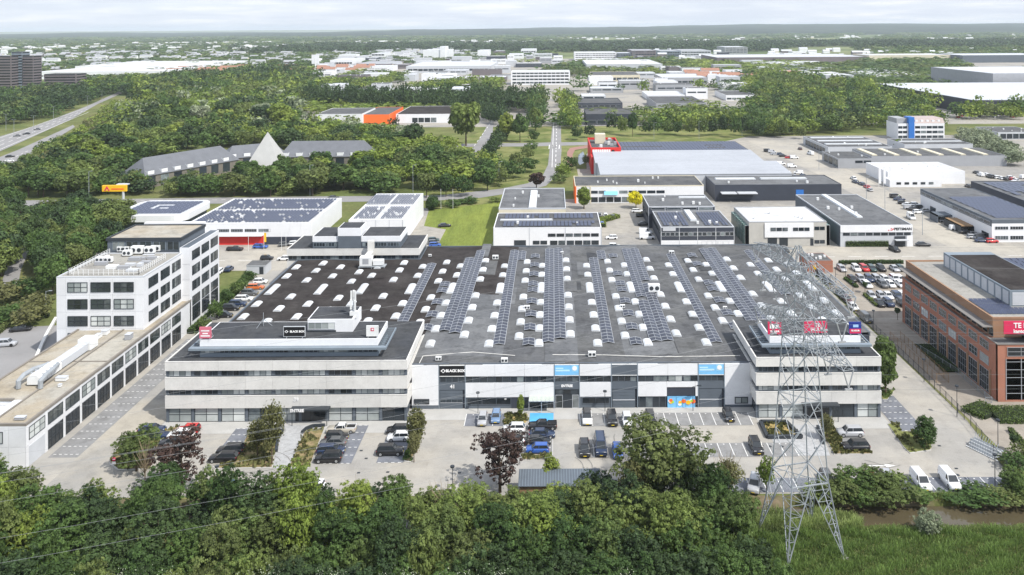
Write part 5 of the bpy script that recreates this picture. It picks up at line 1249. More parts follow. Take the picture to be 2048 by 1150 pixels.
W_ = X1 - X0; D = Y1 - Y0; link('facade_panel', MB().box(W_ * .20, -.3, 2.9, W_ * .83, 0, 7.6, M_white).mesh('facade_panel'), L_)
for c_ in list(L_.children):
    if c_.name.startswith('window') and c_.location.z > 4.9 and c_.location.x < W_ * .8: c_.location.y = -.3
for sx in (-1.2, W_): 
    gl = link('glazing', MB().box(sx, .5, 0, sx + 1.2, D - 1, 6.6, M_teal).mesh('glazing'), L_)
    for k in range(10): link('mullion', MB().box(sx - .05, .5 + k * D / 10, 0, sx + 1.25, .62 + k * D / 10, 6.7, M_ltgrey).mesh('mullion'), gl)
X0, X1, Y0, Y1, z = pxbox(1680.7, 1825, 493.5, 450, 388)
M_ = S('long works with grey roof, white front and PEITSMAN lettering', X0, X1, Y0, Y1, z, M_ltgrey, M_roofgrey, strips=[(.40, .22, .49, .98, M_skyl, .3)], rows=[((.03, .98), 3.7, 0, .9, 9, 3)], vents=5, parm=M_ltgrey, seed=11, side=[('l', .0, .25, 1, 1.2, 3, 2), ('l', .0, .25, 4, 1.2, 3, 2)])
W_ = X1 - X0; link('facade_panel', MB().box(0, -.12, 4.75, W_, 0, z, M_white).mesh('facade_panel'), M_)
link('door', MB().box(W_ * .75, -.2, 0, W_ * .90, 0, 3.4, M_dark).mesh('door'), M_); link('canopy', MB().box(W_ * .74, -1.8, 2.3, W_ * .92, -.2, 2.5, M_ltgrey).mesh('canopy'), M_)
link('panel', MB().box(W_ * .92, -.14, 0, W_, 0, 3.6, M_white).mesh('panel'), M_)
link('wall', MB().box(-.12, 0, 0, 0, Y1 - Y0, z - .4, M_slate).mesh('wall'), M_)
lettering('PEITSMAN', M_, (W_ * .865, -.16, 5.75), 1.15, M_black, .03, sx=1.1)
q = MB(); q.prism([(W_ * .66, 5.2), (W_ * .675, 5.2), (W_ * .675, 5.5), (W_ * .66, 5.5)], 'y', -.16, -.12, M_red); q.prism([(W_ * .685, 5.3), (W_ * .715, 5.3), (W_ * .74, 5.7), (W_ * .735, 6.1), (W_ * .725, 5.7), (W_ * .70, 5.55)], 'y', -.16, -.12, M_red); q.prism([(W_ * .69, 5.9), (W_ * .72, 5.8), (W_ * .71, 6.1)], 'y', -.16, -.12, M_red); link('logo', q.mesh('logo'), M_)
# silver ribbed hall with red store
IR = thing('warehouse', 'broad silver metal roofed hall in two low steps behind the long works', 'warehouse', (20.5, 361, 0))
def gable(parent, x0, x1, y0, y1, ze, zr, m, wall, yr=None):
    yr = yr or (y0 + y1) / 2
    link('wall', MB().box(x0 + .1, y0 + .1, 0, x1 - .1, y1 - .1, ze - .05, wall).mesh('wall'), parent)
    b = MB(); b.prism([(y0, ze), (y1, ze), (y1, ze + .15), (yr, zr + .15), (y0, ze + .15)], 'x', x0, x1, m); link('roof', b.mesh('roof'), parent)
gable(IR, 0, 84, 0, 26, 7.4, 8.8, M_metalroof, M_ltgrey, 25.5); gable(IR, -.8, 79, 26.1, 56, 8.2, 9.6, M_metalroof, M_ltgrey, 55.5)
for k in range(27): link('roof_seam', MB().box(k * 3.05 + 1.5, .2, 7.6, k * 3.05 + 1.56, 25, 7.62, M_greywall).mesh('roof_seam'), IR) if False else None
b = MB(); b.box(9, 56.2, 0, 79, 90, 9.2, M_ltgrey, M_roofmid); link('rear_hall', b.mesh('rear_hall'), IR)
b = MB()
for i in range(36):
    for j in range(8):
        if j in (3,) and 2 < i < 14: continue
        if j in (2, 4) and 25 < i < 31: continue
        b.quad([(10 + i * 1.9, 57 + j * 4, 9.25), (11.6 + i * 1.9, 57 + j * 4, 9.25), (11.6 + i * 1.9, 59.9 + j * 4, 9.6), (10 + i * 1.9, 59.9 + j * 4, 9.6)])
o = link('solar_panels', b.mesh('solar_panels', M_pv2), IR); o['kind'] = 'stuff'
link('roof_edge', MB().box(0, -.05, 7.2, 84, .1, 7.5, M_greywall).box(-.8, 26.0, 7.9, 79, 26.1, 8.3, M_greywall).mesh('roof_edge'), IR)
X0, Y0 = P(1193, 334); rs = thing('store', 'bright red store with white lettering and a cluttered flat roof', 'store', (18.8, 414, 0))
W_ = 15.2; shell(rs, W_, 38, 11.6, M_red, M_roofmid, 1.2, .5)
link('tower', MB().box(-.2, -10, 0, 1.6, 0, 8.6, M_red).mesh('tower'), rs); link('roof_box', MB().box(3.3, 22, 10.4, 8.8, 28, 15.4, M_cream).mesh('roof_box'), rs)
q = MB(); rgx = random.Random(2); x = .9
while x < 9.6: ww = rgx.uniform(.7, 1.1); q.box(x, -.12, 9.3, x + ww, -.0, 10.6, M_signwhite); x += ww + .22
link('sign_letters', q.mesh('sign_letters'), rs); link('sign_disc', MB().prism([(11.2 + .9 * math.cos(k * .785), 9.6 + .9 * math.sin(k * .785)) for k in range(8)], 'y', -.12, 0, M_black).mesh('sign_disc'), rs)
for k in range(12):
    x = rgx.uniform(1, 13); y = rgx.uniform(2, 34); link('roof_unit', MB().box(x, y, 10.4, x + rgx.uniform(.8, 2), y + rgx.uniform(1, 2), rgx.uniform(11.2, 12.4), rgx.choice([M_unit, M_greywall, M_pipe])).mesh('roof_unit'), rs)
# right hand industrial street
X0, X1, Y0, Y1, z = pxbox(1775.6, 1930, 368, 343, 324)
N_ = S('white gabled hall with a low office strip and white silos before it', X0, X1, Y0, Y1, z, M_white, M_whiteroof, parm=M_white, par=.15, seed=12); W_ = X1 - X0
link('annex', MB().box(-2, -7, 0, W_ * .6, 0, 3.3, M_white).mesh('annex'), N_)
for i in range(5): window(N_, 1 + i * 3.6, 1.2, 2.0, 1.0, 'f', y=-7, cols=2)
for i, x in enumerate((1757.5, 1767, 1778)):
    X, Y = P(x, 374); t = thing('flag_banner', ['left', 'middle', 'right'][i] + ' one of three tall white banners before the white hall', 'banner', (X, Y, 0)); link('pole', MB().bar((0, 0, 0), (0, 0, 9), .07).mesh('pole', M_unit), t); link('cloth', MB().box(.08, -.02, 1.5, 1.1, .02, 8.9, M_white).mesh('cloth'), t)
X0, X1, Y0, Y1, z = pxbox(1743, 2013.5, 333, 314, 298)
S('very long grey shed with six pale roof strips', X0, X1, Y0, Y1, 5.4, M_greywall, M_roofmid, strips=[(.02 + k * .165, .1, .06 + k * .165, .9, M_cream, .4) for k in range(6)], parm=M_greywall, seed=13)
X0, X1, Y0, Y1, z = pxbox(1676, 1743, 337, 320, 305)
S('small glass fronted office at the left end of the long grey shed', X0, X1, Y0, Y1, 5.0, M_greywall, M_roofmid, rows=[((.5, 1), 2.8, 0, 1.2, 2, 4)], side=[('l', 0, .9, .6, 3.6, 3, 3)], vents=3, seed=14, cat='office building', name='office_building')
X0, X1, Y0, Y1, z = pxbox(1656, 1784, 311, 293.4, 271.5)
S('long shed with three pale roof strips beside the wood', X0, X1, Y0, Y1, z, M_ltgrey, M_roofmid, strips=[(.05, .2, .95, .27, M_skyl, .3), (.05, .5, .95, .56, M_skyl, .3), (.05, .8, .95, .86, M_skyl, .3)], side=[('l', .1, .9, .4, 3.0, 7, 2)], seed=15)
X0, X1, Y0, Y1, z = pxbox(1809, 1946, 306, 292, 280)
S('flat dark roofed shed with white edge behind the long grey shed', X0, X1, Y0, Y1, 5.0, M_ltgrey, M_roofmid, strips=[(.03, .4, .97, .5, M_skyl, .3)], parm=M_ltgrey, seed=16)
X0, X1, Y0, Y1, z = pxbox(1796, 1889, 279, 249, 243)
B_ = S('white five storey hotel with a blue stair tower and mansard roof', X0, X1, Y0, Y0 + 18, 10.2, M_white, M_greywall, cat='hotel', name='hotel', rows=[((.36, .98), 1.0 + 3 * k, 0, 1.5, 5, 2) for k in range(3)] + [((.0, .2), 1.0 + 3 * k, 0, 1.5, 2, 2) for k in range(3)], seed=17); W_ = X1 - X0
link('stair_tower', MB().box(W_ * .22, -1, 0, W_ * .34, 6, 14.2, M_blue).mesh('stair_tower'), B_)
link('mansard', MB().prism([(0, 10.2), (18, 10.2), (16, 13.2), (2, 13.2)], 'x', W_ * .35, W_, mat('pinkish_tiles', (.42, .35, .33), .8, .1, .5)).mesh('mansard'), B_); link('mansard', MB().box(0, 2, 10.2, W_ * .22, 16, 13.2, M_greywall).mesh('mansard'), B_)
for k in range(5): link('dormer', MB().box(W_ * .38 + k * W_ * .12, .6, 10.4, W_ * .38 + k * W_ * .12 + 1.6, 2.5, 12.2, M_white).mesh('dormer'), B_)
# street corner building on the right
r_ = thing('office_building', 'long white two storey office with carports at the right hand street', 'office building', (145, 273, 0)); W_, D = 21.0, 53.0
shell(r_, W_, D, 7.5, M_white, M_roofgrey, .3, .3, M_slate)
link('band', MB().box(-.06, 0, 5.2, 0, D, 7.2, M_slate).box(0, -.06, 5.2 if False else 6.3, W_, 0, 7.4, M_slate).mesh('band'), r_)
for i in range(12): window(r_, 1 + i * 4.3, 5.5, 3.9, 1.2, 'l', cols=5, m=M_ltgrey, off=.07)
for i in range(4): window(r_, 1 + i * 5.0, 4.2, 4.4, 1.1, 'f', cols=5, m=M_ltgrey); window(r_, 1 + i * 5.0, .9, 4.4, 1.3, 'f', cols=5, m=M_ltgrey)
for i in range(5): window(r_, 2 + i * 9.5, .3, 4.5, 2.2, 'l', cols=4, m=M_dark)
link('carport', MB().box(-4.5, 12, 2.4, 0, 24, 2.7, M_timber).box(-4.5, 12, 0, -4.2, 24, 2.7, M_dark).mesh('carport'), r_); link('carport', MB().box(-5.5, 27, 2.4, 0, 33, 2.9, M_slate).box(-5.5, 27, 0, -5.2, 33, 2.9, M_slate).mesh('carport'), r_)
b = MB()
for i in range(12):
    for j in range(8): b.quad([(3 + i * 1.45, 3 + j * 4.2, 7.4), (4.35 + i * 1.45, 3 + j * 4.2, 7.4), (4.35 + i * 1.45, 6.6 + j * 4.2, 7.75), (3 + i * 1.45, 6.6 + j * 4.2, 7.75)])
o = link('solar_panels', b.mesh('solar_panels', M_pv2), r_); o['kind'] = 'stuff'
S('dark hall with solar roof at the right edge behind the white office', 168.5, 225, 284, 333, 9.0, M_darkwall, M_roofgrey, pv=[(.05, .05, .95, .95, 22, 7)], seed=18)
X0, X1, Y0, Y1, z = pxbox(1996, 2080, 279, 264, 253)
S('flat grey office with white frame behind the silvery willows', X0, X1, Y0, Y1, z, M_ltgrey, M_roofmid, cat='office building', name='office_building', rows=[((.05, .95), .6, 0, 3.0, 6, 2)], seed=19)
S('small red brick shed beside the visitor car park', P(1623, 552)[0], P(1674, 552)[0], P(1650, 545)[1], P(1650, 545)[1] + 8.5, 3.4, M_brick, M_roofmid, cat='shed', name='shed', doors=[(.2, .9, .33, 2.2, M_yellow)], par=.15, parm=M_brick, seed=20)
# low things in the forecourt: dark shed roof
X0, Y0 = P(1036, 972, 2.8); X1, Y1 = P(1201, 940, 2.8); sh = thing('bicycle_shed', 'long low shed with dark ribbed roof at the edge of the thicket', 'shed', (X0, Y0, 0)); W_ = P(1203, 972, 2.8)[0] - X0
link('wall', MB().box(.2, .3, 0, W_ - .2, Y1 - Y0 - .2, 2.6, M_timber).mesh('wall'), sh); link('roof', MB().prism([(0, 2.65), (Y1 - Y0, 2.95), (Y1 - Y0, 3.05), (0, 2.75)], 'x', 0, W_, M_slate).mesh('roof'), sh)
rb_ = MB().prism([(0, 2.75), (Y1 - Y0, 3.05), (Y1 - Y0, 3.1), (0, 2.8)], 'x', 0, .07, M_slate2).mesh('roof_rib')
for k in range(30): link('roof_rib', rb_, sh, (.2 + k * (W_ - .4) / 29, 0, 0))

# ---------------------------------------------------------------- brick office on the right
br = thing('office_building', 'long red brick office with framed window bays and roof boxes at the right edge', 'office building', (84.6, 157.5, 0))
link('wall', MB().box(0, 0, 0, 9.0, 43, 11.0, M_brick).mesh('wall'), br)
link('wall', MB().box(.9, 3.4, 11.0, 34, 43, 14.6, M_brickl).mesh('wall'), br); link('wall', MB().box(9.0, 6.0, 0, 34, 43, 11.0, M_brick).mesh('wall'), br)
link('roof', MB().box(1.2, 3.7, 14.55, 33.8, 42.7, 14.62, M_gravelgrey).mesh('roof'), br)
pp = MB(); pp.box(.85, 3.35, 14.5, 1.2, 43, 14.95); pp.box(1.2, 3.35, 14.5, 34, 3.7, 14.95); pp.box(1.2, 42.7, 14.5, 34, 43, 14.95); link('parapet', pp.mesh('parapet', M_brickl), br)
b = MB(); b.box(-1.1, 3.2, 13.05, .9, 42.8, 13.2); b.box(-.15, -.15, 10.95, .2, 43, 11.1); b.box(.2, -.15, 10.95, 34, .2, 11.1); link('ledge', b.mesh('ledge', mat('grey_brown_ledge', (.20, .19, .18), .6, .05, 1)), br)
link('roof', MB().box(.2, .2, 11.0, 34, 3.3, 11.05, M_roofmid).mesh('roof'), br)
link('pier', MB().box(0, -.02, 0, 1.5, .6, 10.98, M_brickl if False else M_brick).mesh('pier'), br)
g = link('glazing', MB().box(1.5, -.0, .4, 34, 5.9, 8.2, M_glassd).mesh('glazing'), br)
bb = MB().box(0, -.1, .4, .14, -.0, 8.2, M_greywall).mesh('mullion')
for k in range(12): link('mullion', bb, g, (1.5 + k * 2.9, 0, 0))
for k in range(5): link('mullion', MB().box(1.5, -.08, 1.6 + k * 1.5, 34, -.01, 1.68 + k * 1.5, M_greywall).mesh('mullion'), g)
link('lintel', MB().box(1.5, -.05, 8.2, 34, 5.9, 10.9, M_brick).mesh('lintel'), br)
window(br, 1.8, 8.75, 10.5, 1.7, 'f', cols=4, rows=2, m=M_greywall, g=M_glassd, off=.06)
nb = 9; bw = 39.0 / nb
for i in range(nb):
    y = 3.2 + i * bw
    window(br, y, 8.55, bw * .76, 1.6, 'l', cols=3, m=M_greywall, g=M_glassg, rows=2)
    window(br, y, 5.6, bw * .76, 1.7, 'l', cols=3, m=M_greywall, g=M_blind if i % 3 == 0 else M_glassg, rows=2)
    window(br, y, .3, bw * .78, 4.3, 'l', cols=4, m=M_greywall, g=M_glassd, rows=3)
    for q in (0, .5): window(br, y + q * bw, 11.3, bw * .36, 1.5, 'l', off=-.9, cols=2, m=M_dark, g=M_glassd)
    link('pier', MB().box(-.14, y - .5 * (bw * .22) - .32, 0, 0, y - .5 * (bw * .22) + .32, 5.2, M_brickl).mesh('pier'), br)
rbx = link('roof_box', MB().box(8.2, 10.5, 14.6, 19.4, 39, 17.9, M_slate2).mesh('roof_box'), br); link('roof', MB().box(8.5, 10.8, 17.9, 19.1, 36.5, 17.95, M_roofblk).mesh('roof'), rbx)
lv = MB().box(-.05, 0, 0, 0, 2.1, 2.6, M_ltgrey).mesh('louvre'); lf = MB().box(0, -.05, 0, 2.8, 0, 2.6, M_ltgrey).mesh('louvre')
for k in range(10): link('louvre', lv, rbx, (8.2, 11.0 + k * 2.8, 14.9))
for k in range(3): link('louvre', lf, rbx, (8.7 + k * 3.6, 10.5, 14.9))
link('roof_box', MB().box(21, 25, 14.6, 33.5, 42, 15.6, M_brickl, M_roofblk).mesh('roof_box'), br)
b = MB()
for i in range(12):
    for j in range(8): b.quad([(1.8 + i * .9, 6 + j * 1.1, 14.7), (2.6 + i * .9, 6 + j * 1.1, 14.7), (2.6 + i * .9, 6.95 + j * 1.1, 14.95), (1.8 + i * .9, 6.95 + j * 1.1, 14.95)]) if i < 7 or j < 3 else None
for i in range(7):
    for j in range(7): b.quad([(21.8 + i * 1.6, 26 + j * 2.2, 15.65), (23.2 + i * 1.6, 26 + j * 2.2, 15.65), (23.2 + i * 1.6, 27.8 + j * 2.2, 15.9), (21.8 + i * 1.6, 27.8 + j * 2.2, 15.9)])
o = link('solar_panels', b.mesh('solar_panels', M_pv2), br); o['kind'] = 'stuff'
link('duct', MB().box(15, 8.0, 14.9, 33, 8.8, 15.6, M_ltgrey).mesh('duct'), br)
link('terrace_roof', MB().box(4.2, .6, 12.6, 34, 3.3, 12.9, M_slate2).mesh('terrace_roof'), br); link('glazing', MB().box(6.5, 2.6, 11.05, 34, 3.3, 12.6, M_glassd).mesh('glazing'), br)
s_ = thing('sign', 'red board reading TE HUUR kantoorruimte on the brick office terrace', 'sign', (*P(2062, 668, 12.9), 12.9))
link('board', MB().box(-5.2, -.1, .05, 5.2, .1, 2.5, M_signred).mesh('board'), s_); lettering('TE HUUR', s_, (-.6, -.12, 1.65), 1.35, M_signwhite, .03); lettering('kantoorruimte', s_, (-.6, -.12, .55), .95, M_signwhite, .03)
for x in (-4, 4): link('stand', MB().box(x - .05, .1, 0, x + .05, .5, 1.5, M_dark).mesh('stand'), s_)

# ---------------------------------------------------------------- hotel with the pyramid
ht = thing('hotel', 'grey roofed hotel with angled wings round a tall pale pyramid', 'hotel', (*P(536, 350), 0))
def wing(a, b, wd, ze, zr):
    ax, ay = P(*a); bx, by = P(*b); ox, oy = ht.location.x, ht.location.y
    ang = math.atan2(by - ay, bx - ax); Ln = math.hypot(bx - ax, by - ay)
    wl = link('wall', MB().box(.5, .5, 0, Ln - .5, wd - .5, ze, mat('grey_timber_wall', (.17, .155, .135), .8, .15, .5)).mesh('wall'), ht, (ax - ox, ay - oy, 0), ang)  # wing walls are dark grey timber
    q = MB(); hp = 5
    q.v += [(0, 0, ze), (Ln, 0, ze), (Ln, wd, ze), (0, wd, ze), (hp, wd / 2, zr), (Ln - hp, wd / 2, zr)]; q.f += [(0, 1, 5, 4), (1, 2, 5), (2, 3, 4, 5), (3, 0, 4), (3, 2, 1, 0)]; q.m += [0] * 5
    link('roof', q.mesh('roof', M_tile), ht, (ax - ox, ay - oy, 0), ang)
    n = int(Ln / 7)
    dm = MB().box(0, .6, ze + .5, 3.2, 5.0, ze + 2.1, M_white, M_tile).mesh('dormer'); wm = MB().box(0, .42, .8, 4.2, .5, ze - .6, M_glass).mesh('window')
    for i in range(n):
        link('dormer', dm, wl, (2 + i * 7, 0, 0)); link('window', wm, wl, (1.5 + i * 7, 0, 0))
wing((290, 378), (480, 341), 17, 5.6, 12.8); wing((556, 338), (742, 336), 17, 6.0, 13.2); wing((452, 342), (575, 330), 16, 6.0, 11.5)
b = MB(); s = 11.5; b.v += [(-s, -s, 0), (s, -s, 0), (s, s, 0), (-s, s, 0), (0, 0, 22.5)]; b.f += [(0, 1, 4), (1, 2, 4), (2, 3, 4), (3, 0, 4), (3, 2, 1, 0)]; b.m += [0] * 5
X, Y = P(536, 357); link('pyramid', b.mesh('pyramid', mat('pale_slate_pyramid', (.42, .42, .41), .7, .06, .3)), ht, (X - ht.location.x, Y - ht.location.y, 0))

# ---------------------------------------------------------------- apartment towers, long factory, orange front
def tower_block(label, x0, x1, yb, yt, depth, m1, fl, name='apartment_building', cat='apartment building', gw=.5):
    X0, X1, Y0, Y1, z = pxbox(x0, x1, yb, yt, yt - 2); r = thing(name, label, cat, (X0, Y0, 0)); W = X1 - X0
    link('wall', MB().box(0, 0, 0, W, depth, z, m1, M_roofmid).mesh('wall'), r)
    fh = z / fl; bm = MB().box(W * .02, -.5, 0, W * .98, 0, fh * .42, M_ltgrey if gw > 1 else m1).mesh('balcony'); wm = MB().box(W * .03, -.05, 0, W * .97, 0, fh * .42, M_glassd).mesh('window')
    wr = MB().box(0, depth * .05, 0, .05, depth * .95, fh * .42, M_glassd).mesh('window')
    for k in range(fl): link('balcony', bm, r, (0, 0, k * fh)); link('window', wm, r, (0, 0, k * fh + fh * .5)); link('window', wr, r, (W, 0, k * fh + fh * .5))
    return r
M_apt = mat('brown_brick_tower', (.11, .105, .115), .85, .08, .1); M_apt2 = mat('pinkish_brick', (.16, .14, .145), .85, .08, .1)
tower_block('tall brown apartment tower at the left edge, nearer slab', -30, 22, 190, 112, 16, M_apt2, 14); tower_block('tall glazed apartment tower with dark top at the left edge', 23, 44, 188, 104, 14, M_slate2, 15); tower_block('tall brown apartment tower just right of the glazed one', 45, 66, 188, 112, 16, M_apt2, 14)
tower_block('lower brown apartment block left of the long factory', 88, 152, 186, 148, 22, M_apt2, 7)
X0, X1, Y0, Y1, z = pxbox(67, 330, 158, 143, 133)
S('very long white factory with banded windows beyond the left wood', X0, X1, Y0, Y1, z, M_white, M_whiteroof, cat='factory', name='factory', rows=[((.02, .98), z * .35, 0, z * .2, 18, 4)], seed=21)
X0, X1, Y0, Y1, z = pxbox(150, 404, 146, 136, 126)
S('second long white factory roof behind the first', X0, X1, Y0, Y1, 12, M_white, M_whiteroof, cat='factory', name='factory', seed=22)
X0, X1, Y0, Y1, z = pxbox(632, 724, 252, 228, 216)
S('white hall with dark roof left of the orange front', X0, X1, Y0, Y1, z, M_white, M_roofmid, seed=23)
X0, X1, Y0, Y1, z = pxbox(722, 778, 250, 229, 214)
S('building with a plain bright orange front', X0, X1, Y0, Y1, z, M_orange, M_roofmid, parm=M_orange, seed=24)
X0, X1, Y0, Y1, z = pxbox(792, 905, 246, 228, 212)
S('white hall with loading docks and orange roof edges', X0, X1, Y0, Y1, z, M_white, M_roofblk, rows=[((.28, .72), .6, 0, 3.4, 4, 2)], parm=M_white, seed=25)
# ---------------------------------------------------------------- named buildings of the far park
FB = [
 (1866, 2110, 0, 0, 0),
]
r_ = S('big tall grey windowless warehouse at the right edge', 462, 760, 866, 1008, 21, M_greywall, M_ltgrey, seed=30, parm=M_greywall)
r_ = S('low wide warehouse with pale roof and dark blue side before the big grey one', 336, 640, 660, 860, 12, M_darkwall, M_ltgrey, seed=31, parm=M_ltgrey)
def fb(label, xl, xr, yb, yt, yback, wall, roof, rows=(), cat='warehouse', name='warehouse', **k):
    X0, X1, Y0, Y1, z = pxbox(xl, xr, yb, yt, yback); Y1 = min(max(Y1, Y0 + 12), Y0 + 420)
    rr = [((.02, .98), z * a, 0, z * b, n, 1) for a, b, n in rows]
    return S(label, X0, X1, Y0, Y1, max(z, 4), wall, roof, cat=cat, name=name, rows=rr, par=.5, **k)
fb('long white four storey office among trees behind the avenue', 1022, 1140, 170, 143, 140, M_white, M_ltgrey, [(.12, .12, 13), (.36, .12, 13), (.60, .12, 13), (.82, .1, 13)], 'office building', 'office_building')
fb('wide pale grey hall behind the white offices', 1173, 1325, 144, 128, 119, M_ltgrey, M_whiteroof)
fb('low cream terrace with yellow canopies', 1185, 1280, 163, 150, 143, M_cream, M_roofmid, [(.2, .4, 8)])
fb('white gridded office slab before the dark wood', 1149, 1233, 121, 105, 103, M_white, M_ltgrey, [(.1, .1, 14), (.35, .1, 14), (.6, .1, 14), (.82, .08, 14)], 'office building', 'office_building')
fb('dark glazed office right of the white slab', 1235, 1262, 121, 106, 104, M_slate, M_ltgrey, [(.2, .2, 5), (.6, .2, 5)], 'office building', 'office_building')
fb('brownish office block with flat roof', 1264, 1312, 119, 101, 98, M_apt2, M_greywall, [(.2, .15, 8), (.5, .15, 8), (.8, .1, 8)], 'office building', 'office_building')
fb('long low blue grey office behind the car parks', 1320, 1360, 114, 102, 99, M_slate2, M_greywall, [(.2, .25, 8), (.6, .25, 8)], 'office building', 'office_building')
fb('row of pale three storey offices near the dark wood', 1362, 1422, 113, 101, 98, M_ltgrey, M_greywall, [(.2, .2, 10), (.6, .2, 10)], 'office building', 'office_building')
fb('tall grey office before the dark wood', 1450, 1495, 108, 94, 92, M_greywall, M_ltgrey, [(.2, .15, 6), (.5, .15, 6), (.8, .1, 6)], 'office building', 'office_building')
fb('long brown warehouse with dark glazed left end', 1434, 1733, 127, 114, 108, M_apt2, M_ltgrey)
fb('long beige warehouse beyond the brown one', 1738, 1907, 124, 110, 107, M_cream, M_ltgrey)
fb('dark grey warehouse at the far right', 1925, 2110, 125, 110, 106, M_slate, M_ltgrey)
fb('white roofed hall in front of the brown warehouse', 1569, 1678, 136, 128, 122, M_ltgrey, M_whiteroof)
fb('low grey hall with green window line', 1590, 1700, 148, 139, 134, M_ltgrey, M_greywall, [(.3, .3, 9)])
fb('long white hall left of the big grey warehouse', 1735, 1866, 160, 150, 136, M_white, M_whiteroof)
fb('white factory block with a turret', 846, 898, 121, 100, 98, M_white, M_ltgrey, (), 'factory', 'factory')
fb('slim white turret on the factory roof', 880, 891, 121, 93, 92, M_white, M_ltgrey, (), 'factory', 'factory')
fb('cubic white office left of the factory', 743, 769, 121, 107, 105, M_white, M_ltgrey, [(.3, .2, 4), (.7, .2, 4)], 'office building', 'office_building')
fb('white silo building right of the factory', 955, 976, 119, 101, 99, M_white, M_ltgrey, (), 'factory', 'factory')
fb('long grey sawtooth factory behind the trees', 812, 982, 146, 132, 123, M_ltgrey, M_ltgrey, [(.3, .3, 16)], 'factory', 'factory')
fb('brown topped hall in the middle distance', 706, 780, 138, 128, 122, M_apt2, M_greywall)
fb('white hall with slim windows behind the dark trees', 660, 705, 135, 120, 116, M_white, M_ltgrey, [(.2, .5, 8)])
fb('white hotel in the far trees', 1042, 1072, 112, 99, 97, M_white, M_ltgrey, [(.3, .15, 6), (.6, .15, 6)], 'hotel', 'hotel')
fb('blue grey office with light frame near the avenue', 895, 980, 175, 167, 164, M_ltgrey, M_whiteroof, [(.3, .4, 9)], 'office building', 'office_building')
fb('dark roofed works with strip roof right of the canal', 1150, 1245, 217, 206, 196, M_darkwall, M_roofmid, [(.25, .4, 8)])
fb('dark works with white entrance right of the avenue', 1172, 1272, 250, 228, 217, M_darkwall, M_roofmid, [(.1, .35, 5)])
fb('grey works with four white roof patches', 1312, 1412, 222, 206, 192, M_greywall, M_roofmid)
fb('long white shed behind the grey works', 1295, 1370, 200, 190, 182, M_white, M_ltgrey)
fb('low grey hall with lit front near the yellow green tree', 1325, 1415, 170, 155, 147, M_greywall, M_ltgrey, [(.3, .25, 7)])
fb('white double gabled house group by the wood', 1452, 1515, 201, 190, 181, M_white, M_roofmid, [(.2, .3, 6)])
fb('small white office near the red shop', 565, 602, 178, 166, 160, M_white, M_ltgrey, [(.3, .3, 4)])
fb('low red and white shop by the yellow trees', 545, 592, 168, 160, 154, M_signpink, M_ltgrey, (), 'store', 'store')
# scattered blocks of the business park: one thing each
rgf = random.Random(77); placed = []
wcs = [('white', M_white), ('white', M_white), ('light grey', M_ltgrey), ('grey', M_greywall), ('dark', M_darkwall), ('brown', M_apt2), ('light grey', M_ltgrey), ('white', M_white)]
rcs = [('white', M_whiteroof), ('pale grey', M_ltgrey), ('dark', M_roofmid), ('pale grey', M_ltgrey), ('white', M_whiteroof)]
lots = [(560, 1010, 112, 168, 190), (1150, 1290, 168, 205, 14), (1290, 1480, 140, 200, 50), (600, 960, 180, 205, 26), (1500, 1720, 140, 165, 14), (950, 1150, 118, 135, 20), (420, 640, 135, 170, 20), (1480, 1640, 118, 135, 10), (600, 1100, 108, 122, 60), (1150, 1600, 112, 128, 40)]
for o_ in [q for q in sc.objects if q.parent is None and q.get('category') and q.location.y > 600 and q['category'] != 'tree']:
    ws_ = [c_ for c_ in o_.children if c_.name.startswith('wall')]
    if ws_: d_ = ws_[0].data; xs_ = [v.co.x for v in d_.vertices]; ys_ = [v.co.y for v in d_.vertices]; placed.append((o_.location.x + max(xs_) / 2, o_.location.y + max(ys_) / 2, max(xs_), max(ys_)))
for (xa, xb, ya, yb, n) in lots:
    for i in range(n):
        px_ = rgf.uniform(xa, xb); py_ = rgf.uniform(ya, yb); X, Y = P(px_, py_); w_ = rgf.uniform(14, 48); d = rgf.uniform(14, 42); h_ = rgf.uniform(5, 12)
        if any(abs(X - a) < (w_ + c) / 2 and abs(Y - b) < (d + e) / 2 + 4 for a, b, c, e in placed): continue
        placed.append((X, Y, w_, d)); wn, wm = rgf.choice(wcs); rn, rm = rgf.choice(rcs)
        S('%s box building with %s roof in the business park' % (wn, rn), X - w_ / 2, X + w_ / 2, Y - d / 2, Y + d / 2, h_, wm, rm, cat='building', name='commercial_building', group='box buildings of the business park', rows=[((.05, .95), h_ * .55, 0, 1.4, max(2, int(w_ / 9)), 1)] if rgf.random() < .7 else (), par=.4, vents=rgf.randint(1, 4), seed=i)
# far town: small houses that read as one mass
def far_houses(X0, X1, Y0, Y1, n, roof, seed, label):
    rg = random.Random(seed); b = MB()
    for i in range(n):
        x = rg.uniform(X0, X1); y = rg.uniform(Y0, Y1); w_ = rg.uniform(9, 30); d = rg.uniform(8, 12); h_ = rg.uniform(5, 9)
        if abs(x) > y * .72: continue
        b.prism([(y, 0), (y + d, 0), (y + d, h_), (y + d / 2, h_ + 3.5), (y, h_)], 'x', x, x + w_, rg.choice([M_white, M_cream, M_white, M_apt2])); 
        b.quad([(x - .3, y - .3, h_), (x + w_ + .3, y - .3, h_), (x + w_ + .3, y + d / 2, h_ + 3.7), (x - .3, y + d / 2, h_ + 3.7)], roof)
        b.quad([(x - .3, y + d / 2, h_ + 3.7), (x + w_ + .3, y + d / 2, h_ + 3.7), (x + w_ + .3, y + d + .3, h_), (x - .3, y + d + .3, h_)], roof)
    tag(part('distant_houses', b, None), label, None, None, 'stuff')
far_houses(-1500, -250, 1350, 2600, 420, M_greywall, 1, 'small pale houses of the town beyond the long factory')
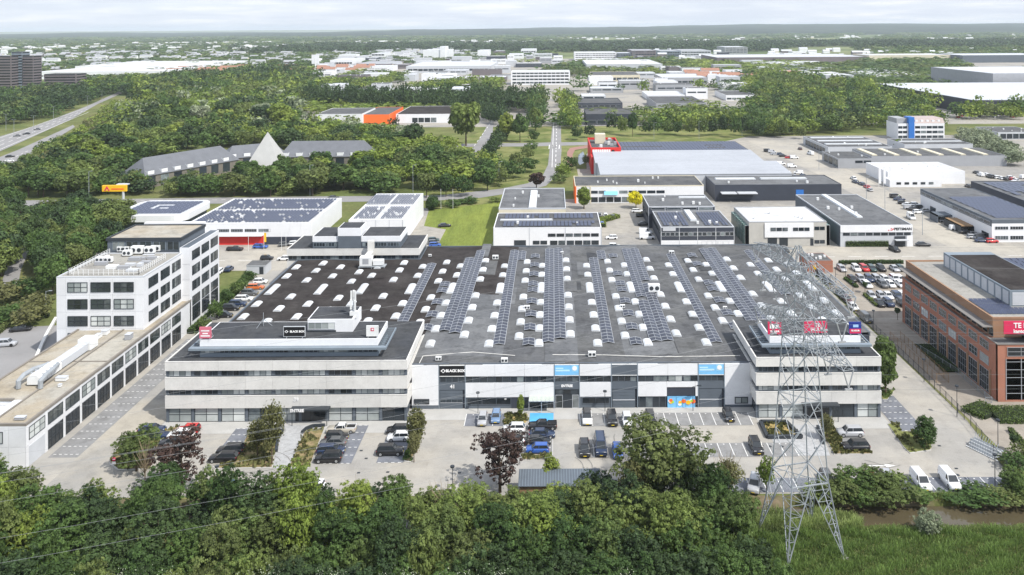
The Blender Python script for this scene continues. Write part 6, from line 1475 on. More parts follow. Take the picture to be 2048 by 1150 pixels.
far_houses(-640, -300, 1250, 1420, 45, M_orangetile, 2, 'orange roofed houses beyond the long factory')
far_houses(-2600, 0, 2600, 4300, 420, M_whiteroof, 3, 'tiny houses scattered over the far plain')
far_houses(170, 330, 1050, 1200, 16, M_orangetile, 4, 'orange roofed houses by the wood')
far_houses(200, 2600, 1700, 2350, 160, M_ltgrey, 5, 'pale roofs at the edge of the far wood')
far_houses(0, 3600, 3600, 5600, 200, M_whiteroof, 6, 'tiny pale roofs beyond the dark wood')
# ---------------------------------------------------------------- lattice pylon and its wires
PC = (34.0, 114.7); PA = R(13)
py_ = thing('pylon', 'tall galvanised lattice power pylon standing on four splayed legs at the canal', 'power pylon', (PC[0], PC[1], 0), PA)
def half(z):      # half width of the body
    pts = [(0, 4.2), (9.6, 2.75), (20, 2.1), (28.8, 1.65), (38.5, 1.15), (41.5, .25)]
    for (a, b), (c, d) in zip(pts[:-1], pts[1:]):
        if z <= c: return b + (d - b) * (z - a) / (c - a)
    return .25
def corner(i, z): h = half(z); return Vector(((-h, h, h, -h)[i], (-h, -h, h, h)[i], z))
for i in range(4):          # legs: leg chord, inner chord up to the middle of the waist beam, bracing
    m = MB(); a = corner(i, 0); b_ = corner(i, 9.6); m.bar(a, b_, .10)
    for j in ((i + 1) % 4, (i - 1) % 4):
        mid = (corner(i, 9.6) + corner(j, 9.6)) / 2; m.bar(a, mid, .08)
        n = 6
        for k in range(1, n + 1):
            t0 = k / (n + .5); t1 = (k + .5) / (n + .5) if k < n else 1
            p = a.lerp(b_, t0); q = a.lerp(mid, t0); m.bar(p, q, .032)
            if k < n: m.bar(q, a.lerp(b_, (k + 1) / (n + .5)), .045)
    for k in range(2, 6):
        t0 = k / 6.5; m.bar(a.lerp((corner(i, 9.6) + corner((i + 1) % 4, 9.6)) / 2, t0), a.lerp((corner(i, 9.6) + corner((i - 1) % 4, 9.6)) / 2, t0), .035)
    link('leg', m.mesh('leg', M_galv), py_)
    link('foundation', MB().box(a.x - .4, a.y - .4, -.1, a.x + .4, a.y + .4, .25, M_apron).mesh('foundation'), py_)
m = MB()
lv_ = [9.6, 15.5, 20.5, 24.8, 28.6, 31.5, 34.5, 37.0, 38.8, 41.5]
for z0, z1 in zip(lv_[:-1], lv_[1:]):
    for i in range(4):
        j = (i + 1) % 4; r_ = .092 if z0 < 28 else .07
        m.bar(corner(i, z0), corner(i, z1), r_); m.bar(corner(i, z0), corner(j, z1), r_ * .62); m.bar(corner(j, z0), corner(i, z1), r_ * .62)
        mid = (corner(i, z0) + corner(j, z1)) / 2
        if z1 < 29:
            for q in (.25, .75): 
                m.bar(corner(i, z0).lerp(corner(j, z1), q), corner(i if q < .5 else j, z0 + (z1 - z0) * q), .035); m.bar(corner(j, z0).lerp(corner(i, z1), q), corner(j if q < .5 else i, z0 + (z1 - z0) * q), .035)
for z in (9.6, 20.5, 28.6, 31.5, 37.0, 38.8):
    for i in range(4): m.bar(corner(i, z), corner((i + 1) % 4, z), .10 if z < 10 else .07)
    m.bar(corner(0, z), corner(2, z), .05); m.bar(corner(1, z), corner(3, z), .05)
link('body', m.mesh('body', M_galv), py_)
ARMS = [(29.0, 12.0, 2.9), (34.4, 10.6, 2.5), (38.2, 12.6, 2.6)]
TIPS = []
for z, L_, hgt in ARMS:
    for sgn in (-1, 1):
        m = MB(); hb_ = half(z); ht_ = half(min(z + hgt, 40.8)); n = 7
        tipw = .75
        lo = [[Vector((s_ * (hb_ + (tipw - hb_) * k / n), sgn * (hb_ + (L_ - hb_) * k / n), z)) for k in range(n + 1)] for s_ in (-1, 1)]
        up = [[Vector((s_ * (ht_ + (tipw * .6 - ht_) * k / n), sgn * (ht_ + (L_ - ht_) * k / n), z + hgt * (1 - k / n) + .55 * k / n)) for k in range(n + 1)] for s_ in (-1, 1)]
        for k in range(n):
            for s_ in (0, 1):
                m.bar(lo[s_][k], lo[s_][k + 1], .055); m.bar(up[s_][k], up[s_][k + 1], .055); m.bar(lo[s_][k], up[s_][k + 1] if k % 2 else up[s_][k], .04); m.bar(lo[s_][k + 1], up[s_][k], .04)
            m.bar(lo[0][k], lo[1][k + 1], .04); m.bar(lo[1][k], lo[0][k + 1], .04); m.bar(up[0][k + 1], up[1][k + 1], .035); m.bar(lo[0][k + 1], lo[1][k + 1], .04); m.bar(up[0][k], up[1][k + 1], .03)
        link('crossarm', m.mesh('crossarm', M_galv), py_)
        for f in ((1.0,) if z > 36 else (1.0, .55)):
            q = MB(); yy = sgn * (hb_ + (L_ - hb_) * f); dx = .45
            for s_ in (-dx, dx): q.bar((s_ * 1.6, yy, z), (0, yy, z - 2.3), .09, None, 6)
            q.box(-.5, yy - .12, z - 2.5, .5, yy + .12, z - 2.3)
            link('insulator', q.mesh('insulator', M_greywall), py_); TIPS.append((0, yy, z - 2.45, '%s crossarm, %s side%s' % ({29.0: 'lowest', 34.4: 'middle', 38.2: 'top'}[z], 'near' if sgn < 0 else 'far', '' if z > 36 else (', tip' if f == 1 else ', inner point'))))
    
TIPS.append((0, 0, 41.5, 'peak'))
pm_ = Matrix.Translation((PC[0], PC[1], 0)) @ Matrix.Rotation(PA, 4, 'Z')
wd_ = pm_.to_3x3() @ Vector((1, 0, 0))
M_wire = mat('wire_aluminium', (.22, .23, .24), .6, 0, 1)
for k, t in enumerate(TIPS):
    a = pm_ @ Vector(t[:3])
    for sgn in (-1, 1):
        b = MB(); Ln = 330; sag = 9.0 if t[2] < 38.5 else 7; prev = a; n = 22
        for i in range(1, n + 1):
            f = i / n; p = a + wd_ * (sgn * Ln * f); p.z = a.z - 4 * sag * f * (1 - f)
            b.bar(prev, p, 0.0125, None, 3); prev = p
        o = part('power_line', b, None, M_wire); tag(o, 'thin power line running %s from the pylon %s' % ('left' if sgn < 0 else 'right', t[3]), 'power line', 'power lines of the pylon')

# ---------------------------------------------------------------- vehicles
PAINT = {}
def paint(c):
    if c not in PAINT:
        rgb = dict(white=(.75, .76, .77), black=(.012, .012, .014), silver=(.42, .43, .45), grey=(.12, .125, .13), dkblue=(.015, .03, .075), blue=(.03, .10, .38), ltblue=(.16, .26, .42), red=(.50, .015, .015), orange=(.55, .13, .02), green=(.02, .05, .045), beige=(.42, .39, .33), brown=(.08, .03, .03), yellow=(.6, .6, .25))[c]
        m = bpy.data.materials.new('paint_' + c); m.use_nodes = True; b = m.node_tree.nodes['Principled BSDF']
        b.inputs['Base Color'].default_value = (*rgb, 1); b.inputs['Roughness'].default_value = .28; b.inputs['Metallic'].default_value = .15 if c in ('silver', 'grey', 'ltblue') else 0
        b.inputs['Coat Weight'].default_value = .6; b.inputs['Coat Roughness'].default_value = .05; PAINT[c] = m
    return PAINT[c]
M_cglass = mat('car_glass', (.03, .036, .042), .05, 0, 1, spec=.6); M_tyre = mat('tyre_rubber', (.015, .015, .015), .8, 0, 1); M_rim = mat('wheel_rim', (.40, .41, .42), .35, 0, 1, metal=.5)
M_lamp = mat('headlamp_glass', (.65, .67, .70), .15, 0, 1); M_tail = mat('tail_lamp', (.35, .01, .01), .3, 0, 1); M_plate = mat('yellow_number_plate', (.75, .55, .03), .5, 0, 1); M_trim = mat('black_plastic_trim', (.02, .02, .022), .6, 0, 1)
TYPES = dict(   # length, width, height, bonnet end, windscreen top, rear screen top, tail top, belt height, bonnet height
 hatch=(3.95, 1.72, 1.48, .25, .40, .90, .985, .90, .86), sedan=(4.65, 1.8, 1.42, .27, .42, .76, .90, .88, .82), suv=(4.5, 1.86, 1.66, .25, .38, .90, .985, 1.02, 1.0), estate=(4.75, 1.82, 1.46, .26, .41, .90, .985, .90, .84), van=(4.6, 1.88, 1.88, .19, .33, .965, .995, 1.10, 1.02), bigvan=(5.3, 2.0, 2.2, .15, .27, .97, .997, 1.2, 1.12), pickup=(5.2, 1.85, 1.5, .27, .40, .62, .66, .92, .90))
def lerp(a, b, t): return a + (b - a) * t
CM = {}
def car_meshes(ty, c, roofc=None):
    k = (ty, c, roofc)
    if k in CM: return CM[k]
    L_, W_, H_, fb_, fw, rw, rt, belt, bon = TYPES[ty]; x = lambda t: L_ / 2 - t * L_     # nose at +x
    # lower body as cross sections along the length: each section a rounded hull ring
    secs = [(0, .34, bon * .70, .86), (.02, .22, bon * .86, .93), (.08, .17, bon * .95, .98), (fb_, .17, belt * .985, 1.0), (.5, .17, belt, 1.0), (.88, .17, belt, 1.0), (.97, .20, belt * (.98 if ty != 'sedan' else .97), .96), (1.0, .34, belt * .86, .90)]
    b = MB(); ring = 10; hw = W_ / 2
    for (t, z0, z1, wf) in secs:
        w_ = hw * wf; X = x(t); zm = z0 + (z1 - z0) * .42
        for (yy, zz) in [(-w_ * .92, z0), (-w_, z0 + .08), (-w_, zm), (-w_ * .97, z1 - .10), (-w_ * .84, z1), (w_ * .84, z1), (w_ * .97, z1 - .10), (w_, zm), (w_, z0 + .08), (w_ * .92, z0)]: b.v.append((X, yy, zz))
    for s_ in range(len(secs) - 1):
        for q in range(ring):
            r2 = (q + 1) % ring; b.f.append((s_ * ring + q, s_ * ring + r2, (s_ + 1) * ring + r2, (s_ + 1) * ring + q)); b.m.append(0)
    b.f.append(tuple(range(ring))[::-1]); b.m.append(0); n0 = (len(secs) - 1) * ring; b.f.append(tuple(n0 + q for q in range(ring))); b.m.append(0)
    b.mats.append(paint(c))
    # greenhouse frame: roof panel, pillars in paint over a glass hull
    rtop = H_
    def hull(mb, inset, m, z0, z1, xf0, xf1, xr1, xr0):
        i = len(mb.v); wb = hw * .84 - inset; wt = hw * .70 - inset
        mb.v += [(xf0, -wb, z0), (xf0, wb, z0), (xr0, wb, z0), (xr0, -wb, z0), (xf1, -wt, z1), (xf1, wt, z1), (xr1, wt, z1), (xr1, -wt, z1)]
        for f in [(0, 1, 5, 4), (1, 2, 6, 5), (2, 3, 7, 6), (3, 0, 4, 7), (4, 5, 6, 7)]: mb.f.append(tuple(i + q for q in f)); mb.m.append(mb._m(m))
    g = MB(); hull(g, 0, M_cglass, belt - .03, rtop - .07, x(fb_ - .01), x(fw), x(rw), x(rt))
    pc = paint(roofc or c)
    wt = hw * .70; rp_ = MB()
    i = len(rp_.v); e = .03
    rp_.v += [(x(fw) + .05, -wt - e, rtop - .09), (x(fw) + .05, wt + e, rtop - .09), (x(rw) - .05, wt + e, rtop - .09), (x(rw) - .05, -wt - e, rtop - .09), (x(fw) - .12, -wt * .8, rtop), (x(fw) - .12, wt * .8, rtop), (x(rw) + .12, wt * .8, rtop - .01), (x(rw) + .12, -wt * .8, rtop - .01)]
    for f in [(0, 1, 5, 4), (1, 2, 6, 5), (2, 3, 7, 6), (3, 0, 4, 7), (4, 5, 6, 7)]: rp_.f.append(tuple(i + q for q in f)); rp_.m.append(rp_._m(pc))
    wb = hw * .84
    for s_ in (-1, 1):
        for (xa, xb) in [(x(fb_ + .0), x(fw)), (x(rt), x(rw)), (x(.56), x(.565))]: rp_.bar((xa, s_ * wb, belt - .03), (xb, s_ * wt, rtop - .07), .05, pc)
        if 'van' in ty: rp_.quad([(x(.42), s_ * (wb + .02), belt - .02), (x(rt) + .02, s_ * (wb + .02), belt - .02), (x(rw), s_ * (wt + .025), rtop - .08), (x(.42), s_ * (wt + .025), rtop - .08)][::s_], pc)
    if 'van' in ty: rp_.quad([(x(rt) - .03, -wb, belt - .02), (x(rt) - .03, wb, belt - .02), (x(rw) - .03, wt, rtop - .08), (x(rw) - .03, -wt, rtop - .08)][::-1], pc)
    if ty == 'pickup':
        rp_.box(x(.99), -hw * .9, belt - .02, x(.68), -hw * .8, belt + .16, pc); rp_.box(x(.99), hw * .8, belt - .02, x(.68), hw * .9, belt + .16, pc); rp_.box(x(.995), -hw * .9, belt - .02, x(.98), hw * .9, belt + .16, pc); rp_.box(x(.98), -hw * .79, belt, x(.68), hw * .79, belt + .012, M_trim)
    wh = MB(); R_ = .33 if H_ < 1.6 else .37
    wh.prism([(R_ * math.cos(k * math.pi / 6), R_ * math.sin(k * math.pi / 6)) for k in range(12)], 'y', -.11, .11, M_tyre)
    rim = MB().prism([(R_ * .62 * math.cos(k * math.pi / 5), R_ * .62 * math.sin(k * math.pi / 5)) for k in range(10)], 'y', -.125, .125, M_rim)
    lp = MB().box(-.10, -.17, -.07, .05, .17, .07, M_lamp); tl = MB().box(-.03, -.16, -.10, .06, .16, .12, M_tail); pl = MB().box(-.02, -.26, -.055, .02, .26, .055, M_plate); bm = MB().box(-.05, -hw * .86, -.08, .06, hw * .86, .09, M_trim)
    mr = MB().box(-.07, -.10, -.06, .07, .10, .06, pc)
    CM[k] = (b.mesh('body'), g.mesh('window'), rp_.mesh('roof'), wh.mesh('wheel'), rim.mesh('rim'), lp.mesh('headlight'), tl.mesh('tail_light'), pl.mesh('number_plate'), bm.mesh('bumper'), mr.mesh('mirror'), R_)
    for me in CM[k][:1]: me.polygons.foreach_set('use_smooth', [True] * len(me.polygons))
    return CM[k]
NM = dict(white='white', black='black', silver='silver', grey='dark grey', dkblue='dark blue', blue='bright blue', ltblue='pale blue', red='red', orange='orange', green='dark green', beige='beige', brown='dark red', yellow='pale yellow')
TN = dict(hatch='hatchback', sedan='saloon car', suv='tall car', estate='estate car', van='delivery van', bigvan='camper van', pickup='pickup truck')
def vehicle(px_, py_, ty, c, hd, where, group=None, roofc=None, full=True, world=None, label=None):
    X, Y = world or P(px_, py_, .7); L_, W_, H_, fb_, fw, rw, rt, belt, bon = TYPES[ty]
    name = {'van': 'parked_van', 'bigvan': 'camper_van', 'pickup': 'pickup_truck'}.get(ty, 'parked_car')
    t = thing(name, label or ('%s %s %s' % (NM[c], TN[ty], where)), 'van' if 'van' in ty else ('truck' if ty == 'pickup' else 'car'), (X, Y, .05), R(hd), group)
    m = car_meshes(ty, c, roofc); hw = W_ / 2
    link('body', m[0], t); link('window', m[1], t); link('roof', m[2], t)
    for xx in (L_ / 2 - .80, -L_ / 2 + .78):
        for s_ in (-1, 1):
            w_ = link('wheel', m[3], t, (xx, s_ * (hw - .10), m[10]))
            if full: link('rim', m[4], w_)
    if full:
        for s_ in (-1, 1):
            link('headlight', m[5], t, (L_ / 2 - .10, s_ * hw * .66, bon * .78)); link('tail_light', m[6], t, (-L_ / 2 + .07, s_ * hw * .74, belt * .82)); link('mirror', m[9], t, (L_ / 2 - fb_ * L_ - .30, s_ * (hw + .02), belt + .04))
        link('number_plate', m[7], t, (L_ / 2 - .01, 0, .42)); link('number_plate', m[7], t, (-L_ / 2 + .02, 0, .55)); link('bumper', m[8], t, (L_ / 2 - .06, 0, .30)); link('bumper', m[8], t, (-L_ / 2 + .06, 0, .36))
    return t
V = vehicle
V(304, 857, 'sedan', 'dkblue', 5, 'farther of two beside the round green tree'); V(313, 869, 'sedan', 'dkblue', 5, 'nearer of two beside the round green tree')
V(377, 857, 'hatch', 'red', 182, 'parked below the left office windows'); V(362, 869, 'suv', 'white', 182, 'next to the red hatchback'); V(345, 883, 'sedan', 'black', 182, 'half hidden behind the copper tree'); V(333, 898, 'estate', 'grey', 182, 'behind the copper tree, nearest in its row')
V(461, 899, 'suv', 'black', 182, 'farther of the pair by the thin tree'); V(447, 913, 'estate', 'black', 182, 'nearer of the pair by the thin tree')
V(683, 856, 'pickup', 'beige', 182, 'with a white cab roof below the office entrance', roofc='white')
V(674, 871, 'hatch', 'black', 2, 'directly before the old pickup'); V(666, 883, 'sedan', 'grey', 182, 'second before the old pickup'); V(662, 898, 'estate', 'dkblue', 2, 'third before the old pickup'); V(657, 914, 'suv', 'black', 182, 'nearest in the row beside the straw bed')
V(453, 979, 'hatch', 'ltblue', 262, 'peeking out of the thicket on the left'); V(634, 978, 'hatch', 'white', 268, 'roof just showing over the thicket')
V(795, 858, 'hatch', 'black', 182, 'behind the olive leaved tree'); V(797, 872, 'hatch', 'white', 182, 'before the olive leaved tree'); V(780, 900, 'suv', 'black', 2, 'alone on the dark bay near the olive tree')
V(965, 837, 'hatch', 'silver', 270, 'left one below the hall door 41'); V(992, 832, 'hatch', 'ltblue', 270, 'right one below the hall door 41')
V(1028, 855, 'hatch', 'white', 180, 'beside the dry planting bed'); V(1034, 880, 'hatch', 'white', 0, 'with black roof behind the copper tree', roofc='black')
V(1085, 849, 'pickup', 'black', 180, 'with red tailgate below the glass canopy'); V(1084, 866, 'sedan', 'dkblue', 0, 'second from the glass canopy'); V(1075, 880, 'sedan', 'black', 0, 'third from the glass canopy'); V(1075, 896, 'hatch', 'blue', 180, 'nearest in the row below the glass canopy')
V(1174, 834, 'suv', 'white', 270, 'with black roof right of the hall entrance', roofc='black'); V(1224, 836, 'suv', 'black', 270, 'before the closed grey door'); V(1254, 838, 'hatch', 'white', 270, 'with black bonnet stripe before the grey door'); V(1301, 836, 'suv', 'black', 270, 'behind the top of the big dark tree'); V(1457, 829, 'hatch', 'black', 270, 'alone on the bays before the blue picture windows')
V(1169, 896, 'suv', 'black', 270, 'left one of the front row'); V(1201, 892, 'bigvan', 'dkblue', 270, 'in the middle of the front row', label='long dark van in the middle of the front row'); V(1235, 901, 'hatch', 'blue', 270, 'touching the big dark tree'); V(1512, 891, 'suv', 'black', 270, 'alone in the empty bay row left of the pylon')
V(1700, 863, 'suv', 'silver', 180, 'farther of two by the feathery tree'); V(1711, 891, 'suv', 'black', 180, 'nearer of two by the feathery tree'); V(1509, 967, 'suv', 'silver', 250, 'at the edge of the thicket left of the pylon')
V(1743, 960, 'hatch', 'red', 270, 'half hidden by the bushes'); V(1779, 958, 'estate', 'silver', 270, 'left of the white vans'); V(1841, 961, 'van', 'white', 270, 'left one of the two by the canal'); V(1899, 959, 'van', 'white', 270, 'right one of the two by the canal')
V(1655, 955, 'hatch', 'grey', 270, 'behind the bush beside the pylon')
gl = 'cars parked beside the left flank of the hall'
for x, y, ty, c, w_ in [(449, 629, 'hatch', 'black', 'nearest'), (461, 615, 'suv', 'black', 'second'), (475, 607, 'suv', 'dkblue', 'third'), (488, 596, 'estate', 'white', 'fourth'), (499, 585, 'suv', 'grey', 'fifth'), (511, 573, 'estate', 'orange', 'orange one'), (521, 562, 'hatch', 'white', 'farthest')]: V(x, y, ty, c, 3, w_ + ' in the row along the hedge by the hall flank', gl)
for x, y, ty, c, h_, w_ in [(534, 515, 'hatch', 'black', 0, 'on the street behind the hall'), (568, 516, 'hatch', 'white', 180, 'just left of the rear office'), (470, 497, 'pickup', 'black', 0, 'before the red shopfront'), (521, 492, 'estate', 'blue', 0, 'by the yellow flag'), (440, 541, 'hatch', 'white', 90, 'beside the white tower'), (458, 537, 'hatch', 'dkblue', 90, 'beside the small flat hut'), (42, 656, 'sedan', 'black', 15, 'in the left yard'), (12, 686, 'suv', 'silver', 10, 'in the left yard at the picture edge'), (590, 486, 'hatch', 'white', 20, 'left of the rear office'), (569, 488, 'hatch', 'grey', 20, 'near the yellow flag')]: V(x, y, ty, c, h_, w_, full=False)
gr = 'cars in the visitor car park of the brick office'
rows_ = [(536, [(1683, 'silver'), (1712, 'white'), (1728, 'red'), (1744, 'green'), (1762, 'black'), (1789, 'silver'), (1801, 'green')], 'back row'), (557, [(1704, 'black'), (1721, 'silver'), (1738, 'dkblue'), (1753, 'silver'), (1770, 'white'), (1789, 'white'), (1801, 'white')], 'second row'), (568, [(1734, 'white'), (1765, 'grey'), (1782, 'white'), (1801, 'white')], 'third row'), (590, [(1743, 'silver'), (1762, 'silver'), (1776, 'white'), (1794, 'dkblue'), (1806, 'white')], 'fourth row'), (605, [(1759, 'black'), (1777, 'dkblue'), (1804, 'black')], 'front row')]
ordn = ['first', 'second', 'third', 'fourth', 'fifth', 'sixth', 'seventh']
for y, cs, nm in rows_:
    for i, (x, c) in enumerate(cs): V(x, y, rnd.choice(['sedan', 'hatch', 'estate', 'suv']), c, 270 + rnd.uniform(-3, 3), '%s in the %s of the visitor car park' % (ordn[i], nm), gr, full=False)
for x, y, ty, c, w_ in [(1640, 547, 'hatch', 'black', 'beside the small brick shed'), (1655, 561, 'sedan', 'black', 'second from the small brick shed'), (1682, 586, 'sedan', 'grey', 'third from the small brick shed'), (1693, 597, 'sedan', 'brown', 'fourth from the small brick shed'), (1706, 612, 'sedan', 'white', 'fifth along the fence'), (1732, 636, 'van', 'grey', 'last along the fence'), ]: V(x, y, ty, c, 271, w_, 'vehicles parked along the fence')
for x, y, ty, c, h_, w_ in [(1275, 421, 'estate', 'white', 0, 'below the golden tree'), (1282, 430, 'hatch', 'black', 0, 'second below the golden tree'), (1288, 447, 'sedan', 'black', 0, 'beside the dark works'), (1294, 474, 'bigvan', 'white', 0, 'beside the grey works'), (1291, 463, 'van', 'white', 0, 'with blue roof box by the camper'), (1223, 474, 'hatch', 'white', 180, 'left side of the short street'), (1229, 491, 'hatch', 'white', 0, 'left side of the short street by the hall roof'), (1226, 433, 'hatch', 'black', 90, 'by the green shrubs'), (1211, 430, 'hatch', 'white', 90, 'left of the green shrubs'), (1199, 429, 'hatch', 'grey', 90, 'at the flank of the solar roofed works'), (1204, 447, 'hatch', 'blue', 90, 'under the flank of the solar roofed works'),
    (867, 479, 'hatch', 'green', 10, 'beside the lawn, back one'), (870, 489, 'hatch', 'blue', 8, 'beside the lawn, front one'), (868, 484, 'hatch', 'grey', 9, 'beside the lawn, middle one'), (889, 450, 'sedan', 'black', 15, 'on the edge of the lawn'), (1831, 408, 'hatch', 'white', 0, 'before the right hand office'), (1840, 413, 'hatch', 'black', 0, 'second before the right hand office'), (1852, 420, 'sedan', 'silver', 0, 'third before the right hand office'), (1858, 414, 'hatch', 'dkblue', 0, 'close to the right hand office wall'), (1822, 434, 'bigvan', 'white', 265, 'driving down the right hand street'), (1846, 488, 'sedan', 'black', 0, 'at the crossing right of the lettered works'), (1789, 498, 'suv', 'black', 280, 'before the lettered works'), (1946, 473, 'hatch', 'silver', 0, 'by the carport'), (1964, 480, 'sedan', 'dkblue', 0, 'second by the carport'), (1873, 434, 'hatch', 'green', 0, 'by the dark carport'), (1888, 440, 'hatch', 'silver', 0, 'second by the dark carport'), (1570, 499, 'suv', 'black', 275, 'before the white loading doors'), (1544, 496, 'hatch', 'yellow', 275, 'in the left loading door'), (1621, 307, 'bigvan', 'white', 100, 'on the street beside the striped shed'), (1600, 297, 'hatch', 'brown', 90, 'at the far end of the right hand street')]: V(x, y, ty, c, h_, w_, full=False)
for i in range(16): V(0, 0, rnd.choice(['hatch', 'sedan', 'van']), rnd.choice(['black', 'dkblue', 'grey', 'silver', 'white', 'ltblue']), rnd.uniform(0, 180), 'standing close together behind the dark blue shed', 'stock of used cars behind the dark blue shed', full=False, world=(106 + (i % 4) * 4.4, 376 + (i // 4) * 8.5))
for i in range(7): V(0, 0, 'van', 'white', 0, 'in the row beside the silver hall', 'white vans beside the silver hall', full=False, world=(101 + i * 3.4, 420 + (i % 2) * 8))
for i in range(14): V(0, 0, rnd.choice(['hatch', 'sedan', 'van']), rnd.choice(['red', 'white', 'white', 'grey']), rnd.uniform(0, 30), 'in the red and white yard of the gabled hall', 'vehicles in the rental yard', full=False, world=(208 + (i % 7) * 6, 372 + (i // 7) * 14))
for i in range(12): V(0, 0, rnd.choice(['van', 'hatch']), rnd.choice(['black', 'grey']), 90, 'under the open front of the white gabled hall', 'vehicles before the gabled hall', full=False, world=(184 + i * 2.6, 366))
for i in range(16): V(0, 0, 'hatch', rnd.choice(['red', 'white', 'silver', 'black']), 90, 'in the far car park behind the hotel with blue tower', 'cars in the far car park', full=False, world=(300 + i * 7, 640 + (i % 2) * 9))
for x, y, c, h_, w_ in [(74, 258, 'grey', 205, 'farthest on the highway'), (53, 267, 'black', 205, 'second on the highway'), (34, 271, 'grey', 205, 'third on the highway'), (20, 312, 'black', 30, 'on the slip road, back one'), (18, 321, 'white', 30, 'on the slip road'), (22, 331, 'black', 30, 'on the slip road, front one'), (942, 301, 'dkblue', 245, 'on the left road of the junction'), (934, 318, 'white', 245, 'behind the blue car on the left road'), (1118, 234, 'black', 270, 'on the avenue'), (1116, 241, 'grey', 270, 'second on the avenue'), (1106, 231, 'black', 90, 'driving away on the avenue'), (667, 394, 'grey', 0, 'on the road behind the white store')]: V(x, y, 'sedan', c, h_, w_, full=False)

# ---------------------------------------------------------------- parking bays, lines and beds of the forecourt
def gx(px_, py_): return P(px_, py_)
bm_ = MB()
def bays(x0, x1, y0, y1, n, vertical=True, z=.065, m=M_baygrey, name='parking_bays', dots=False, slant=0.0):
    sheet(name, [(x0, y0), (x1, y0), (x1, y1), (x0, y1)], z, m)
    for i in range(n + 1):
        if vertical:
            x = x0 + (x1 - x0) * i / n; bm_.quad([(x - .06, y0 + .1, z + .012), (x + .06, y0 + .1, z + .012), (x + .06, y1 - .1, z + .012), (x - .06, y1 - .1, z + .012)])
            if i < n and dots: 
                for d_ in (.5,): bm_.quad([(x + (x1 - x0) / n * d_ - .12, y1 - .55, z + .012), (x + (x1 - x0) / n * d_ + .12, y1 - .55, z + .012), (x + (x1 - x0) / n * d_ + .12, y1 - .35, z + .012), (x + (x1 - x0) / n * d_ - .12, y1 - .35, z + .012)])
        else:
            y = y0 + (y1 - y0) * i / n; k = max(4, int((x1 - x0) / .9))
            for q in range(k): xx = x0 + (x1 - x0) * (q + .2) / k; bm_.quad([(xx, y - .07, z + .012), (xx + (x1 - x0) / k * .5, y - .07, z + .012), (xx + (x1 - x0) / k * .5, y + .07, z + .012), (xx, y + .07, z + .012)])
A = gx
xa, ya = A(928, 853); xb, _ = A(1013, 853); yb2 = A(960, 828)[1]; bays(xa, xb, ya, yb2, 3, dots=True, m=M_bay)
xa, ya = A(1018, 912); xb, _ = A(1106, 912); bays(A(1044, 912)[0], A(1105, 912)[0], ya, A(1080, 852)[1], 1, m=M_baygrey); bays(A(1044, 912)[0], A(1105, 912)[0], ya, A(1080, 852)[1], 4, False, .08, M_baygrey)
sheet('blue_bay', [A(1059, 848), A(1107, 848), A(1107, 827), A(1060, 827)], .10, mat('blue_bay_paint', (.10, .38, .70), .6, .1, .5))
xa, ya = A(1161, 853); xb, _ = A(1508, 853); bays(xa, xb, ya, A(1200, 827)[1], 14, dots=True)
xa, ya = A(1163, 916); xb, _ = A(1600, 916); bays(xa, xb, ya, A(1200, 888)[1], 17, dots=True)
for (xl, xr, y0_, y1_, n) in [(632, 702, 928, 852, 5), (752, 806, 927, 853, 5), (420, 478, 924, 857, 5)]:
    x0 = A(xl, y0_)[0]; x1 = A(xr, y0_)[0]; bays(x0, x1, A(600, y0_)[1], A(600, y1_)[1], n, False, m=M_bay)
x0, y0 = A(1790, 984); bays(x0, A(2043, 984)[0], A(1900, 984)[1], A(1900, 955)[1], 9, dots=True, m=M_bay)
bays(A(1440, 984)[0], x0, A(1600, 985)[1], A(1600, 956)[1], 11, m=M_bay)
x0, y0 = A(1763, 838); bays(60.9, 65.8, A(1800, 862)[1], A(1780, 792)[1], 6, False, m=M_bay)
bays(-85.3, -80.6, 140, 191, 19, False, .065, M_baygrey)
bays(A(1690, 897)[0], A(1735, 897)[0], A(1700, 899)[1], A(1700, 856)[1], 3, False, m=M_baygrey)
sheet('entrance_path', [A(546, 938), A(616, 938), A(643, 851), A(560, 851)], .056, mat('pale_pattern_paving', (.37, .375, .38), .9, .16, 1.2, fine=.12, fscale=6))
sheet('entrance_path', [A(1560, 912), A(1660, 912), A(1640, 850), A(1530, 850)], .056, mat('pale_pattern_paving', (.52, .52, .51)))
part('bay_markings', bm_, None, M_line)['kind'] = 'structure'
ar = MB(); xA, yA = A(1738, 932); xB, yB = A(1792, 932)
ar.quad([(xA, yA - .16, .06), (xA + (xB - xA) * .62, yA - .16, .06), (xA + (xB - xA) * .62, yA + .16, .06), (xA, yA + .16, .06)]); ar.quad([(xA + (xB - xA) * .6, yA - .55, .06), (xB, yA, .06), (xA + (xB - xA) * .6, yA + .55, .06)])
part('road_arrow', ar, None, M_line)['kind'] = 'structure'
